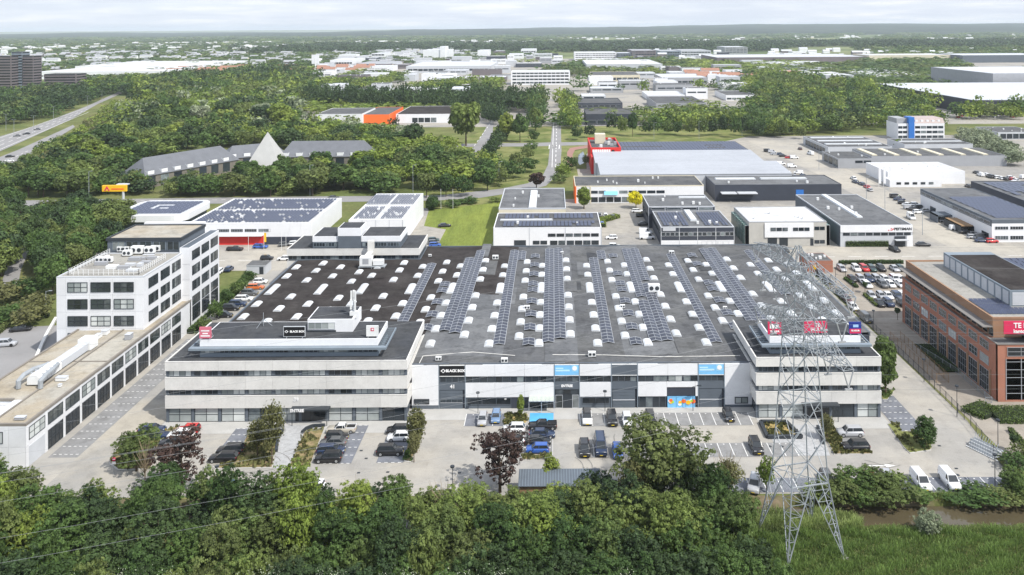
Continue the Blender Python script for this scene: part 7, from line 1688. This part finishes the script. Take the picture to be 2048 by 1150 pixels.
def bed(pts, m=M_bed, z=.12, name='planting_bed', plants=60, kinds=('green',), seed=0, grass=False):
    pts = [A(*p) for p in pts]; a = sum(pts[i][0] * pts[(i + 1) % len(pts)][1] - pts[(i + 1) % len(pts)][0] * pts[i][1] for i in range(len(pts)))
    if a < 0: pts = pts[::-1]
    cx = sum(p[0] for p in pts) / len(pts); cy = sum(p[1] for p in pts) / len(pts)
    k = MB().prism(pts, 'z', 0, .14, M_kerb); o = part('kerb', k, None); o['kind'] = 'structure'
    ins = [(cx + (x - cx) * .965, cy + (y - cy) * .95) for x, y in pts]
    b = MB().prism(ins, 'z', .1, .19, m); o = part('planting_bed', b, None); o['kind'] = 'structure'
    rg = np.random.RandomState(seed); x0 = min(p[0] for p in ins); x1 = max(p[0] for p in ins); y0 = min(p[1] for p in ins); y1 = max(p[1] for p in ins); q = []; tn = []
    while len(q) < plants * 6:
        x = rg.uniform(x0, x1); y = rg.uniform(y0, y1)
        if not in_poly(x, y, ins): continue
        for _ in range(6):
            dx, dy = rg.uniform(-.3, .3, 2); h_ = rg.uniform(.15, .5); s = rg.uniform(.08, .2); a = rg.uniform(0, 3.14); c_, s_ = math.cos(a) * s, math.sin(a) * s
            q.append([(x + dx - c_, y + dy - s_, .15), (x + dx + c_, y + dy + s_, .15), (x + dx + c_ * 1.5, y + dy + s_ * 1.5 + .1, .15 + h_), (x + dx - c_ * 1.2, y + dy - s_, .2 + h_)]); tn.append(rg.rand())
    o = link('bed_plants', np_mesh('bed_plants', np.array(q).reshape(-1, 3), np.array(tn), LEAF[kinds[0]], rg.rand())); tag(o, 'low plants and dry stalks of a planting bed', None, None, 'stuff')
bed([(218, 928), (232, 900), (270, 872), (330, 860), (360, 852), (330, 880), (300, 920), (300, 940), (235, 942)], plants=150, kinds=('sparse',), seed=1)
bed([(425, 935), (470, 925), (500, 860), (560, 852), (545, 937), (430, 939)], plants=180, kinds=('sparse',), seed=2)
bed([(577, 937), (610, 862), (650, 855), (618, 937)], plants=60, kinds=('sparse',), seed=3)
bed([(808, 924), (824, 852), (846, 852), (822, 926)], plants=60, kinds=('green',), seed=4)
bed([(1005, 857), (1012, 829), (1056, 829), (1054, 846), (1024, 858)], mat('dry_grass_bed', (.33, .25, .10), 1, .3, 1.2), plants=90, kinds=('sparse',), seed=5)
bed([(1044, 920), (1046, 911), (1100, 911), (1100, 918)], mat('dry_grass_bed', (.33, .25, .10)), plants=30, kinds=('sparse',), seed=6)
bed([(1535, 877), (1521, 847), (1572, 847), (1596, 862), (1603, 877)], mat('dry_grass_bed', (.33, .25, .10)), plants=70, kinds=('sparse',), seed=7)
bed([(1668, 910), (1640, 855), (1668, 855), (1690, 896), (1742, 898), (1742, 910)], plants=120, kinds=('sparse',), seed=8)
bed([(1774, 848), (1797, 848), (1802, 864), (1828, 864), (1866, 880), (1862, 902), (1820, 908), (1806, 894)], M_grass, plants=50, kinds=('sparse',), seed=9)
bed([(1757, 780), (1790, 780), (1775, 800), (1765, 800)], M_grass, plants=30, kinds=('green',), seed=10)
for pts in ([(1521, 847), (1535, 877)], [(1535, 877), (1603, 877)], [(1572, 847), (1603, 877)], [(1521, 847), (1572, 847)]):
    a, b = A(*pts[0]), A(*pts[1]); 
    m = MB().bar((*a, .3), (*b, .3), .42, M_dark); o = part('low_wall', m, None); tag(o, 'low dark wall along one side of the bed before the right office', 'low wall', 'low walls round the bed')
for pts, lab in [([(604, 868), (613, 860), (626, 855), (650, 854)], 'curved dark wall at the top of the straw bed'), ([(553, 905), (556, 880), (566, 862)], 'curved dark wall by the entrance path'), ([(1648, 890), (1642, 872), (1635, 856)], 'wavy dark wall beside the feathery tree')]:
    m = MB(); q = [A(*p) for p in pts]
    for a, b in zip(q[:-1], q[1:]): m.bar((*a, .35), (*b, .35), .3, M_dark)
    tag(part('low_wall', m, None), lab, 'low wall')
# glass canopy, lamp posts, sign, fences, hedges
x0, y0 = A(1058, 828); x1, _ = A(1108, 828); y1 = y0 + 4.2
cn = thing('glass_canopy', 'pale glass canopy on thin posts before the entrance of number 43', 'canopy', (x0, y0, 0)); W_ = x1 - x0
for i in range(6): link('pane', MB().box(.03 + i * W_ / 6, .03, 2.3, (i + 1) * W_ / 6 - .03, 3.0, 2.34, mat('milky_glass', (.45, .50, .45), .3, .06, 2)).mesh('pane'), cn)
fr = MB()
for i in range(7): fr.box(i * W_ / 6 - .03, 0, 2.28, i * W_ / 6 + .03, 3.03, 2.4)
fr.box(0, 0, 2.26, W_, .06, 2.4); fr.box(0, 2.98, 2.26, W_, 3.04, 2.4); link('frame', fr.mesh('frame', M_alu), cn)
for x in (0, W_ / 2, W_): link('post', MB().box(x - .04, .1, 0, x + .04, .18, 2.28, M_alu).mesh('post'), cn)
def lamp(px_, py_, h_, label, group='lamp posts', arms=1, m=M_dark, z=0):
    X, Y = P(px_, py_); t = thing('street_lamp', label, 'street lamp', (X, Y, 0), 0, group); r_ = .07 if h_ < 7 else .11
    link('pole', MB().bar((0, 0, 0), (0, 0, h_), r_, m, 6, r_ * .7).mesh('pole'), t)
    hd = MB()
    if arms == 0: hd.prism([(.35 * math.cos(k * .785), .35 * math.sin(k * .785)) for k in range(8)], 'z', h_, h_ + .22, m)
    else:
        for s_ in ((1,) if arms == 1 else (1, -1)): hd.bar((0, 0, h_ - .05), (s_ * .9, 0, h_ + .15), .05, m); hd.box(min(s_ * .8, s_ * 1.6), -.16, h_ + .10, max(s_ * .8, s_ * 1.6), .16, h_ + .22, m)
    link('lamp_head', hd.mesh('lamp_head'), t)
for x, y, h_, w_ in [(956, 826, 3.7, 'before the hall beside the silver hatchback'), (1210, 823, 3.7, 'before the hall right of the entrance'), (1386, 822, 4.6, 'before the blue picture windows'), (905, 986, 4.0, 'at the edge of the thicket'), (434, 980, 3.6, 'by the pale blue car at the thicket'), (1914, 834, 5.6, 'on the fence beside the brown lane'), (1848, 764, 4.5, 'halfway along the fence'), (1747, 660, 4.5, 'on the fence near the right office'), (1706, 596, 4.0, 'on the fence by the white saloon'), (1671, 565, 4.0, 'on the fence near the brick shed'), (1990, 975, 5.0, 'at the end of the canal bays'), (1996, 900, 5.0, 'beside the stack of steel scaffolding'), (1691, 552, 3.2, 'in the visitor car park')]: lamp(x, y, h_, 'thin dark lamp post ' + w_, 'dark lamp posts', 0 if h_ < 4.6 or x > 1900 else 1)
for x, y, h_, w_ in [(620, 391, 13, 'behind the white store'), (178, 405, 13, 'left of the yellow sign board'), (826, 385, 12, 'behind the store at the road'), (998, 372, 11, 'beside the round tree'), (1308, 280, 11, 'behind the solar roof, left'), (1398, 278, 11, 'behind the solar roof, middle'), (1484, 272, 11, 'behind the solar roof, right'), (1770, 425, 9, 'on the right hand street, nearest'), (1733, 398, 9, 'on the right hand street, second'), (1638, 340, 9, 'on the right hand street, farthest'), (1845, 470, 9, 'at the crossing right of the lettered works'), (92, 630, 6, 'in the left yard'), (1097, 500, 5, 'x')][:-1]: lamp(x, y, h_, 'tall grey street lamp ' + w_, 'grey street lamps', 1, M_galv)
for x, y in [(28, 275), (67, 266), (107, 243), (175, 218), (204, 207), (140, 214), (12, 262)]: lamp(x, y, 12, 'two armed highway lamp left of the wood', 'highway lamps', 2, M_galv)
X, Y = P(228, 949); t = thing('road_sign', 'round red and white no entry sign left of the green tree', 'road sign', (X, Y, 0)); link('pole', MB().bar((0, 0, 0), (0, 0, 2.6), .04, M_galv).mesh('pole'), t)
link('disc', MB().prism([(.32 * math.cos(k * .524), 2.5 + .32 * math.sin(k * .524)) for k in range(12)], 'y', -.06, -.02, M_signred).mesh('disc'), t); link('bar', MB().box(-.2, -.075, 2.44, .2, -.06, 2.56, M_signwhite).mesh('bar'), t); link('plate', MB().box(-.32, -.06, 1.7, .32, -.02, 2.1, M_signwhite).mesh('plate'), t)
X, Y = P(236, 414); t = thing('billboard', 'yellow billboard with a red emblem on a thick post behind the wood', 'billboard', (X, Y, 0)); link('pole', MB().bar((2.2, 0, 0), (2.2, 0, 6.5), .5, M_ltgrey, 8).mesh('pole'), t)
link('board', MB().box(-6.2, -.5, 6.4, 3.6, .5, 8.9, M_yellow).mesh('board'), t); link('board', MB().box(-1, .5, 8.8, 3.6, 2.5, 9.2, M_ltgrey).mesh('board'), t)
link('emblem', MB().prism([(-5.4, 6.7), (-3.0, 6.7), (-4.2, 8.7)], 'y', -.56, -.5, M_signred).prism([(-4.7, 6.7), (-3.7, 6.7), (-4.2, 7.6)], 'y', -.6, -.56, M_yellow).mesh('emblem'), t); link('print', MB().box(-2.4, -.54, 7.1, 2.6, -.5, 7.7, M_orange).mesh('print'), t)
X, Y = P(322, 243); t = thing('billboard', 'round orange red sign on a post among the pale trees', 'billboard', (X, Y, 0)); link('pole', MB().bar((0, 0, 0), (0, 0, 9), .3, M_ltgrey, 6).mesh('pole'), t); link('disc', MB().prism([(4.5 * math.cos(k * .524), 5.5 + 2.9 * math.sin(k * .524)) for k in range(12)], 'y', -.4, .4, M_orange).mesh('disc'), t)
for i, (x, y) in enumerate([(497, 502), (563, 502), (572, 500), (528, 500)]):
    X, Y = P(x, y); t = thing('flag_pole', 'white flagpole before the store, number %s from the left' % ['one', 'three', 'four', 'two'][i], 'flagpole', (X, Y, 0), 0, 'flagpoles before the store'); link('pole', MB().bar((0, 0, 0), (0, 0, 6.2), .06, M_unit).mesh('pole'), t)
    if i == 3: link('flag', MB().box(.07, -.02, 2.6, .75, .02, 5.6, M_yellow).mesh('flag'), t)
for i, (x, y) in enumerate([(882, 418), (906, 418)]):
    X, Y = P(x, y); t = thing('flag_pole', 'white flagpole at the back of the lawn, %s one' % ['left', 'right'][i], 'flagpole', (X, Y, 0)); link('pole', MB().bar((0, 0, 0), (0, 0, 8), .08, M_unit).mesh('pole'), t)
X, Y = P(631, 146); t = thing('sign_tower', 'white advertising tower high above the white sheds', 'sign tower', (X, Y, 0)); link('pole', MB().bar((0, 0, 0), (0, 0, 24), 1.4, M_unit, 6).mesh('pole'), t); link('board', MB().box(-6, -1, 15, 6, 1, 30, M_white).mesh('board'), t)
def fence(pts, h_, label, m=M_dark, step=2.5, rails=(.1, .9), wires=0):
    t = thing('fence', label, 'fence', (*pts[0], 0)); o = Vector((*pts[0], 0)); pm = MB().box(-.04, -.04, 0, .04, .04, h_, m).mesh('post'); b = MB()
    for a, c in zip(pts[:-1], pts[1:]):
        a = Vector((*a, 0)) - o; c = Vector((*c, 0)) - o; n = max(1, int((c - a).length / step))
        for i in range(n): link('post', pm, t, a.lerp(c, i / n))
        for z in rails: b.bar((a.x, a.y, h_ * z), (c.x, c.y, h_ * z), .03)
        k = int((c - a).length / .3)
        for i in range(k): q = a.lerp(c, i / k); b.bar((q.x, q.y, .1), (q.x, q.y, h_ * .95), .012, None, 3)
    link('mesh_panel', b.mesh('mesh_panel', m), t)
fence([(71.8, 127.4), (74.6, 148), (75.2, 168), (75.6, 243)], 1.9, 'long dark mesh fence between the pale and the brown lane', M_dark)
fence([(76.9, 166), (79.3, 166), (79.3, 189), (76.9, 189), (76.9, 166)], 2.0, 'dark wooden and mesh enclosure beside the brown lane', M_timber, 2.0)
fence([(82.0, 157), (83.2, 157), (83.2, 170), (80.6, 185)], 1.2, 'grey railing of the ramp before the brick office', M_galv)
fence([P(1010, 404), P(985, 497)], 1.8, 'thin fence along the right edge of the lawn', M_galv, 3)
def hedge(pts, w_, h_, label, seed=0, kind='green'):
    rg = np.random.RandomState(seed); V_ = []; T_ = []
    for a, c in zip(pts[:-1], pts[1:]):
        L_ = math.hypot(c[0] - a[0], c[1] - a[1]); n = int(L_ * (w_ + 2 * h_) * 26); t = rg.rand(n)
        dx, dy = (c[0] - a[0]) / L_, (c[1] - a[1]) / L_; side = rg.rand(n)
        off = np.where(side < .45, rg.uniform(-w_ / 2, w_ / 2, n), np.where(side < .72, -w_ / 2, w_ / 2)); z = np.where(side < .45, h_, rg.uniform(.05, h_, n)) + rg.normal(0, .06, n)
        px = a[0] + dx * L_ * t - dy * off; py = a[1] + dy * L_ * t + dx * off; p = np.stack([px, py, np.maximum(z, .03)], 1) + rg.normal(0, .05, (n, 3)) * [1, 1, .3]
        d1 = rg.normal(size=(n, 3)); d1 /= np.linalg.norm(d1, axis=1)[:, None]; d2 = rg.normal(size=(n, 3)); d2 = np.cross(d1, d2); d2 /= np.linalg.norm(d2, axis=1)[:, None]; s = .13
        V_.append(np.stack([p - d1 * s, p - d2 * s, p + d1 * s, p + d2 * s], 1).reshape(-1, 3)); T_.append(rg.rand(n))
    v = np.concatenate(V_); o0 = np.array([pts[0][0], pts[0][1], 0]); t = thing('hedge', label, 'hedge', (*pts[0], 0))
    link('foliage', np_mesh('foliage', v - o0, np.concatenate(T_), LEAF[kind]), t)
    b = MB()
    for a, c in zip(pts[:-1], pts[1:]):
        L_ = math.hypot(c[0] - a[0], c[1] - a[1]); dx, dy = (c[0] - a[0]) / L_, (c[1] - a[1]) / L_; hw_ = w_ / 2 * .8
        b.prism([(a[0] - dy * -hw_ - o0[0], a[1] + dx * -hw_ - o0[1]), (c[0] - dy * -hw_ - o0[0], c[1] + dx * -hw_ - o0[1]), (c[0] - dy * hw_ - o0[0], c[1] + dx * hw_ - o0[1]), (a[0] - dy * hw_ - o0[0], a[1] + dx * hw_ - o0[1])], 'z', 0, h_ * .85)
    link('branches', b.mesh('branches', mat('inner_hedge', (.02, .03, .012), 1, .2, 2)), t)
hedge([P(392, 700), P(405, 672)], 2.6, 1.1, 'clipped hedge between the wing and the side lane', 1); hedge([P(375, 668), P(402, 650)], 3.0, 1.2, 'clipped hedge block at the foot of the white tower', 2); hedge([P(398, 640), P(455, 600), P(500, 553)], 2.4, 1.2, 'long hedge behind the parked cars left of the hall', 3)
hedge([P(1678, 528), P(1806, 527)], 1.2, 1.0, 'hedge at the back of the visitor car park', 4); hedge([P(1690, 558), P(1714, 576)], 1.0, .7, 'short hedge in the visitor car park, back one', 5); hedge([P(1729, 590), P(1756, 614)], 1.0, .7, 'short hedge in the visitor car park, front one', 6)
hedge([P(1690, 493), P(1776, 493)], 1.6, 1.9, 'tall hedge before the lettered works', 7); hedge([P(28, 640), P(98, 634)], 1.4, 1.1, 'hedge at the top of the left yard', 8); hedge([P(28, 642), P(-10, 672)], 1.4, 1.1, 'hedge at the left side of the left yard', 9)
hedge([P(1940, 815), P(1985, 834), P(2100, 834)], 5.5, .9, 'low wide hedge at the foot of the brick office', 10); hedge([P(2020, 862), P(2060, 905)], .8, .7, 'thin hedge at the right edge before the brick office', 11); hedge([P(1235, 435), P(1200, 445), P(1204, 455)], 3, 1.4, 'green shrubs in the turning place', 12, 'light')
hedge([P(1845, 690), P(1905, 745)], 3.5, .35, 'low green strip along the brick office, its shadow put into the leaf colour', 13, 'dark')  # dark leaves paint the brick office's cast shadow onto the grass strip
for x, y, lab in [(1730, 586, 'beside the front short hedge'), (1795, 640, 'before the brick office'), (2028, 905, 'at the right edge')]:
    X, Y = P(x, y); t = thing('tree', 'small ball shaped tree on a thin trunk ' + lab, 'tree', (X, Y, 0)); v, tn = crown_arrays(3, 900, .16, 12, R0=.75, H0=1.5, z0=1.7, rc=.5); link('crown', np_mesh('crown', v, tn, LEAF['dark']), t); link('trunk', MB().bar((0, 0, 0), (0, 0, 2.2), .07, M_bark).mesh('trunk'), t)
# scaffold and boat like heap by the fence
X, Y = P(1970, 905); t = thing('scaffold_stack', 'heap of silver steel frames and boards beside the fence', 'stack', (X, Y, 0), R(-62)); rgx = random.Random(8)
for k in range(12): link('frame', MB().box(-2.6 + rgx.uniform(-.4, .4), -1 + k * .17, .1 + k * .10, 2.6 + rgx.uniform(-.4, .4), -.9 + k * .17 + rgx.uniform(0, .4), .2 + k * .10, M_galv if k % 3 else M_unit).mesh('frame'), t)
b = MB(); 
for k in range(10): b.bar((-2 + k * .45, -1.2, 0), (-2.2 + k * .45, 1.0, 2.2), .04)
link('tube', b.mesh('tube', M_galv), t)
X, Y = P(640, 556); t = thing('hut', 'small flat roofed grey hut beside the parked cars', 'hut', (*P(493, 549), 0)); link('wall', MB().box(0, 0, 0, 5.6, 5.0, 2.5, M_ltgrey).mesh('wall'), t); link('roof', MB().box(-.1, -.1, 2.5, 5.7, 5.1, 2.7, M_ltgrey, M_roofmid).mesh('roof'), t); link('door', MB().box(3.8, -.05, 0, 5.0, 0, 2.2, M_dark).mesh('door'), t)

# ---------------------------------------------------------------- reeds and grasses round the pylon, white blossom at the front
def blades(x0, x1, y0, y1, n, h_, wd, m, label, seed, poly=None, name='reeds'):
    rg = np.random.RandomState(seed); x = rg.uniform(x0, x1, n); y = rg.uniform(y0, y1, n); 
    cl = .7 + .5 * np.sin(x * .9 + np.sin(y * 1.3) * 2) * np.cos(y * .8 + seed); h = h_ * rg.uniform(.5, 1.15, n) * np.clip(cl, .45, 1.3); a = rg.uniform(0, 3.14, n); dx = np.cos(a) * wd; dy = np.sin(a) * wd; lx_ = rg.normal(0, .35, n) * h; ly_ = rg.normal(0, .35, n) * h
    v = np.stack([np.stack([x - dx, y - dy, 0 * x], 1), np.stack([x + dx, y + dy, 0 * x], 1), np.stack([x + dx * .3 + lx_, y + dy * .3 + ly_, h], 1), np.stack([x - dx * .3 + lx_, y - dy * .3 + ly_, h], 1)], 1).reshape(-1, 3)
    tag(link(name, np_mesh(name, v, np.clip(rg.rand(n) * .6 + .4 * (cl - .4), 0, 1), m, .0)), label, None, None, 'stuff')
L_reed = leaf_mat('leaves_reed', [(0, (.125, .19, .05)), (1, (.23, .28, .10))], .4)
blades(25, 92, 96, 117.6, 95000, .9, .055, L_reed, 'tall green reeds and grass between pylon and canal', 1)
blades(27, 92, 117, 118.7, 12000, .45, .05, L_reed, 'short grass on the near canal bank', 2, name='grass'); blades(26, 44, 117.5, 121.5, 12000, 1.3, .06, L_reed, 'reeds standing in the water behind the pylon', 6)
blades(44, 92, 125.3, 126.9, 6000, .55, .05, L_reed, 'grass fringe on the far canal bank', 3, name='grass')
def blossom():
    rg = np.random.RandomState(4); n = 3600; c = 60; cx = rg.uniform(-66, 10, c); cy = rg.uniform(97, 99, c); k = rg.randint(0, c, n)
    p = np.stack([cx[k] + rg.normal(0, .7, n), cy[k] + rg.normal(0, .7, n), rg.uniform(5.5, 7.2, n)], 1); d1 = rg.normal(size=(n, 3)); d1 /= np.linalg.norm(d1, axis=1)[:, None]; d2 = np.cross(d1, rg.normal(size=(n, 3))); d2 /= np.linalg.norm(d2, axis=1)[:, None]; s = .06
    tag(link('blossom', np_mesh('blossom', np.stack([p - d1 * s, p - d2 * s, p + d1 * s, p + d2 * s], 1).reshape(-1, 3), rg.rand(n), leaf_mat('white_blossom', [(0, (.30, .33, .24)), (1, (.42, .45, .34))], .2))), 'small white blossoms scattered over the front bushes', None, None, 'stuff')
blossom()
tag(sheet('paving_patch', pxs((1204, 1000), (1262, 1000), (1262, 958), (1190, 958)), .052, M_baygrey), kind='structure')

rgv = random.Random(31)
for (xa, ya, xb, yb, n, hd, lab) in [(1790, 392, 1840, 425, 7, 0, 'parked beside the right hand street'), (1905, 455, 1990, 482, 5, 0, 'before the right hand office'), (1700, 352, 1745, 384, 5, 90, 'parked at the kerb of the right hand street'), (1945, 345, 2035, 362, 9, 90, 'in the yard right of the gabled hall'), (1530, 300, 1590, 318, 7, 0, 'in the yard beside the solar hall')]:
    for i in range(n):
        t_ = (i + .5) / n; V(xa + (xb - xa) * t_ + rgv.uniform(-3, 3), ya + (yb - ya) * t_ + rgv.uniform(-2, 2), rgv.choice(['hatch', 'sedan', 'estate', 'van']), rgv.choice(['white', 'black', 'silver', 'grey', 'white', 'dkblue', 'red']), hd + rgv.uniform(-4, 4), lab, 'cars along the right hand streets', full=False)
dr = MB()
for k in range(34):
    x = rgv.uniform(-70, 70); y = rgv.choice([rgv.uniform(129, 146), rgv.uniform(131, 134), rgv.uniform(139.5, 141.5)]); r_ = .35
    if rgv.random() < .5: dr.quad([(x - .25, y - .2, .07), (x + .25, y - .2, .07), (x + .25, y + .2, .07), (x - .25, y + .2, .07)])
    else: dr.quad([(x + r_ * math.cos(q * .785), y + r_ * math.sin(q * .785), .07) for q in range(8)])
part('drain_covers', dr, None, M_dark)['kind'] = 'structure'
M_mark = mat('tyre_marks', (.20, .195, .185), .9, .25, 1.5)
tm = MB()
for k in range(16):
    x = rgv.uniform(-60, 62); y = rgv.uniform(130, 145); R0_ = rgv.uniform(4, 9); a0 = rgv.uniform(0, 6.28); n = 9; sp = rgv.uniform(.5, 1.3)
    for off in (0, 1.5):
        for q in range(n):
            a, b_ = a0 + sp * q / n, a0 + sp * (q + 1) / n; r1, r2 = R0_ + off, R0_ + off + .16
            pts = [(x + r1 * math.cos(a), y + r1 * math.sin(a) * .7, .062), (x + r2 * math.cos(a), y + r2 * math.sin(a) * .7, .062), (x + r2 * math.cos(b_), y + r2 * math.sin(b_) * .7, .062), (x + r1 * math.cos(b_), y + r1 * math.sin(b_) * .7, .062)]
            if all(127.5 < p[1] < 146.5 and -88 < p[0] < 71 for p in pts): tm.quad(pts)
part('tyre_marks', tm, None, M_mark)['kind'] = 'structure'
# ---------------------------------------------------------------- every look-alike gets a label of its own by its place
ORD = 'first second third fourth fifth sixth seventh eighth ninth tenth eleventh twelfth thirteenth fourteenth fifteenth sixteenth seventeenth eighteenth nineteenth twentieth'.split()
def distinct_labels():
    by = {}
    for o in sc.objects:
        if o.parent is None and o.get('category') and o.get('label'): by.setdefault(o['label'], []).append(o)
    for lab, L_ in by.items():
        if len(L_) < 2: continue
        L_.sort(key=lambda o: o.location.y); nb = 1 if len(L_) <= 9 else (2 if len(L_) <= 18 else 3 if len(L_) <= 30 else 4)
        k = math.ceil(len(L_) / nb); names = {1: [''], 2: ['front', 'back'], 3: ['front', 'middle', 'back'], 4: ['front', 'second', 'third', 'back']}[nb]
        for b in range(nb):
            band = sorted(L_[b * k:(b + 1) * k], key=lambda o: o.location.x / max(o.location.y, 1))
            for i, o in enumerate(band):
                t = '%s, %s from the left%s' % (lab, ORD[min(i, 19)], (' in the %s part' % names[b]) if names[b] else '')
                if len(t.split()) > 16: t = '%s, %s from the left' % (' '.join(lab.split()[:8]), ORD[min(i, 19)]) + ((', %s part' % names[b]) if names[b] else '')
                o['label'] = t
distinct_labels()
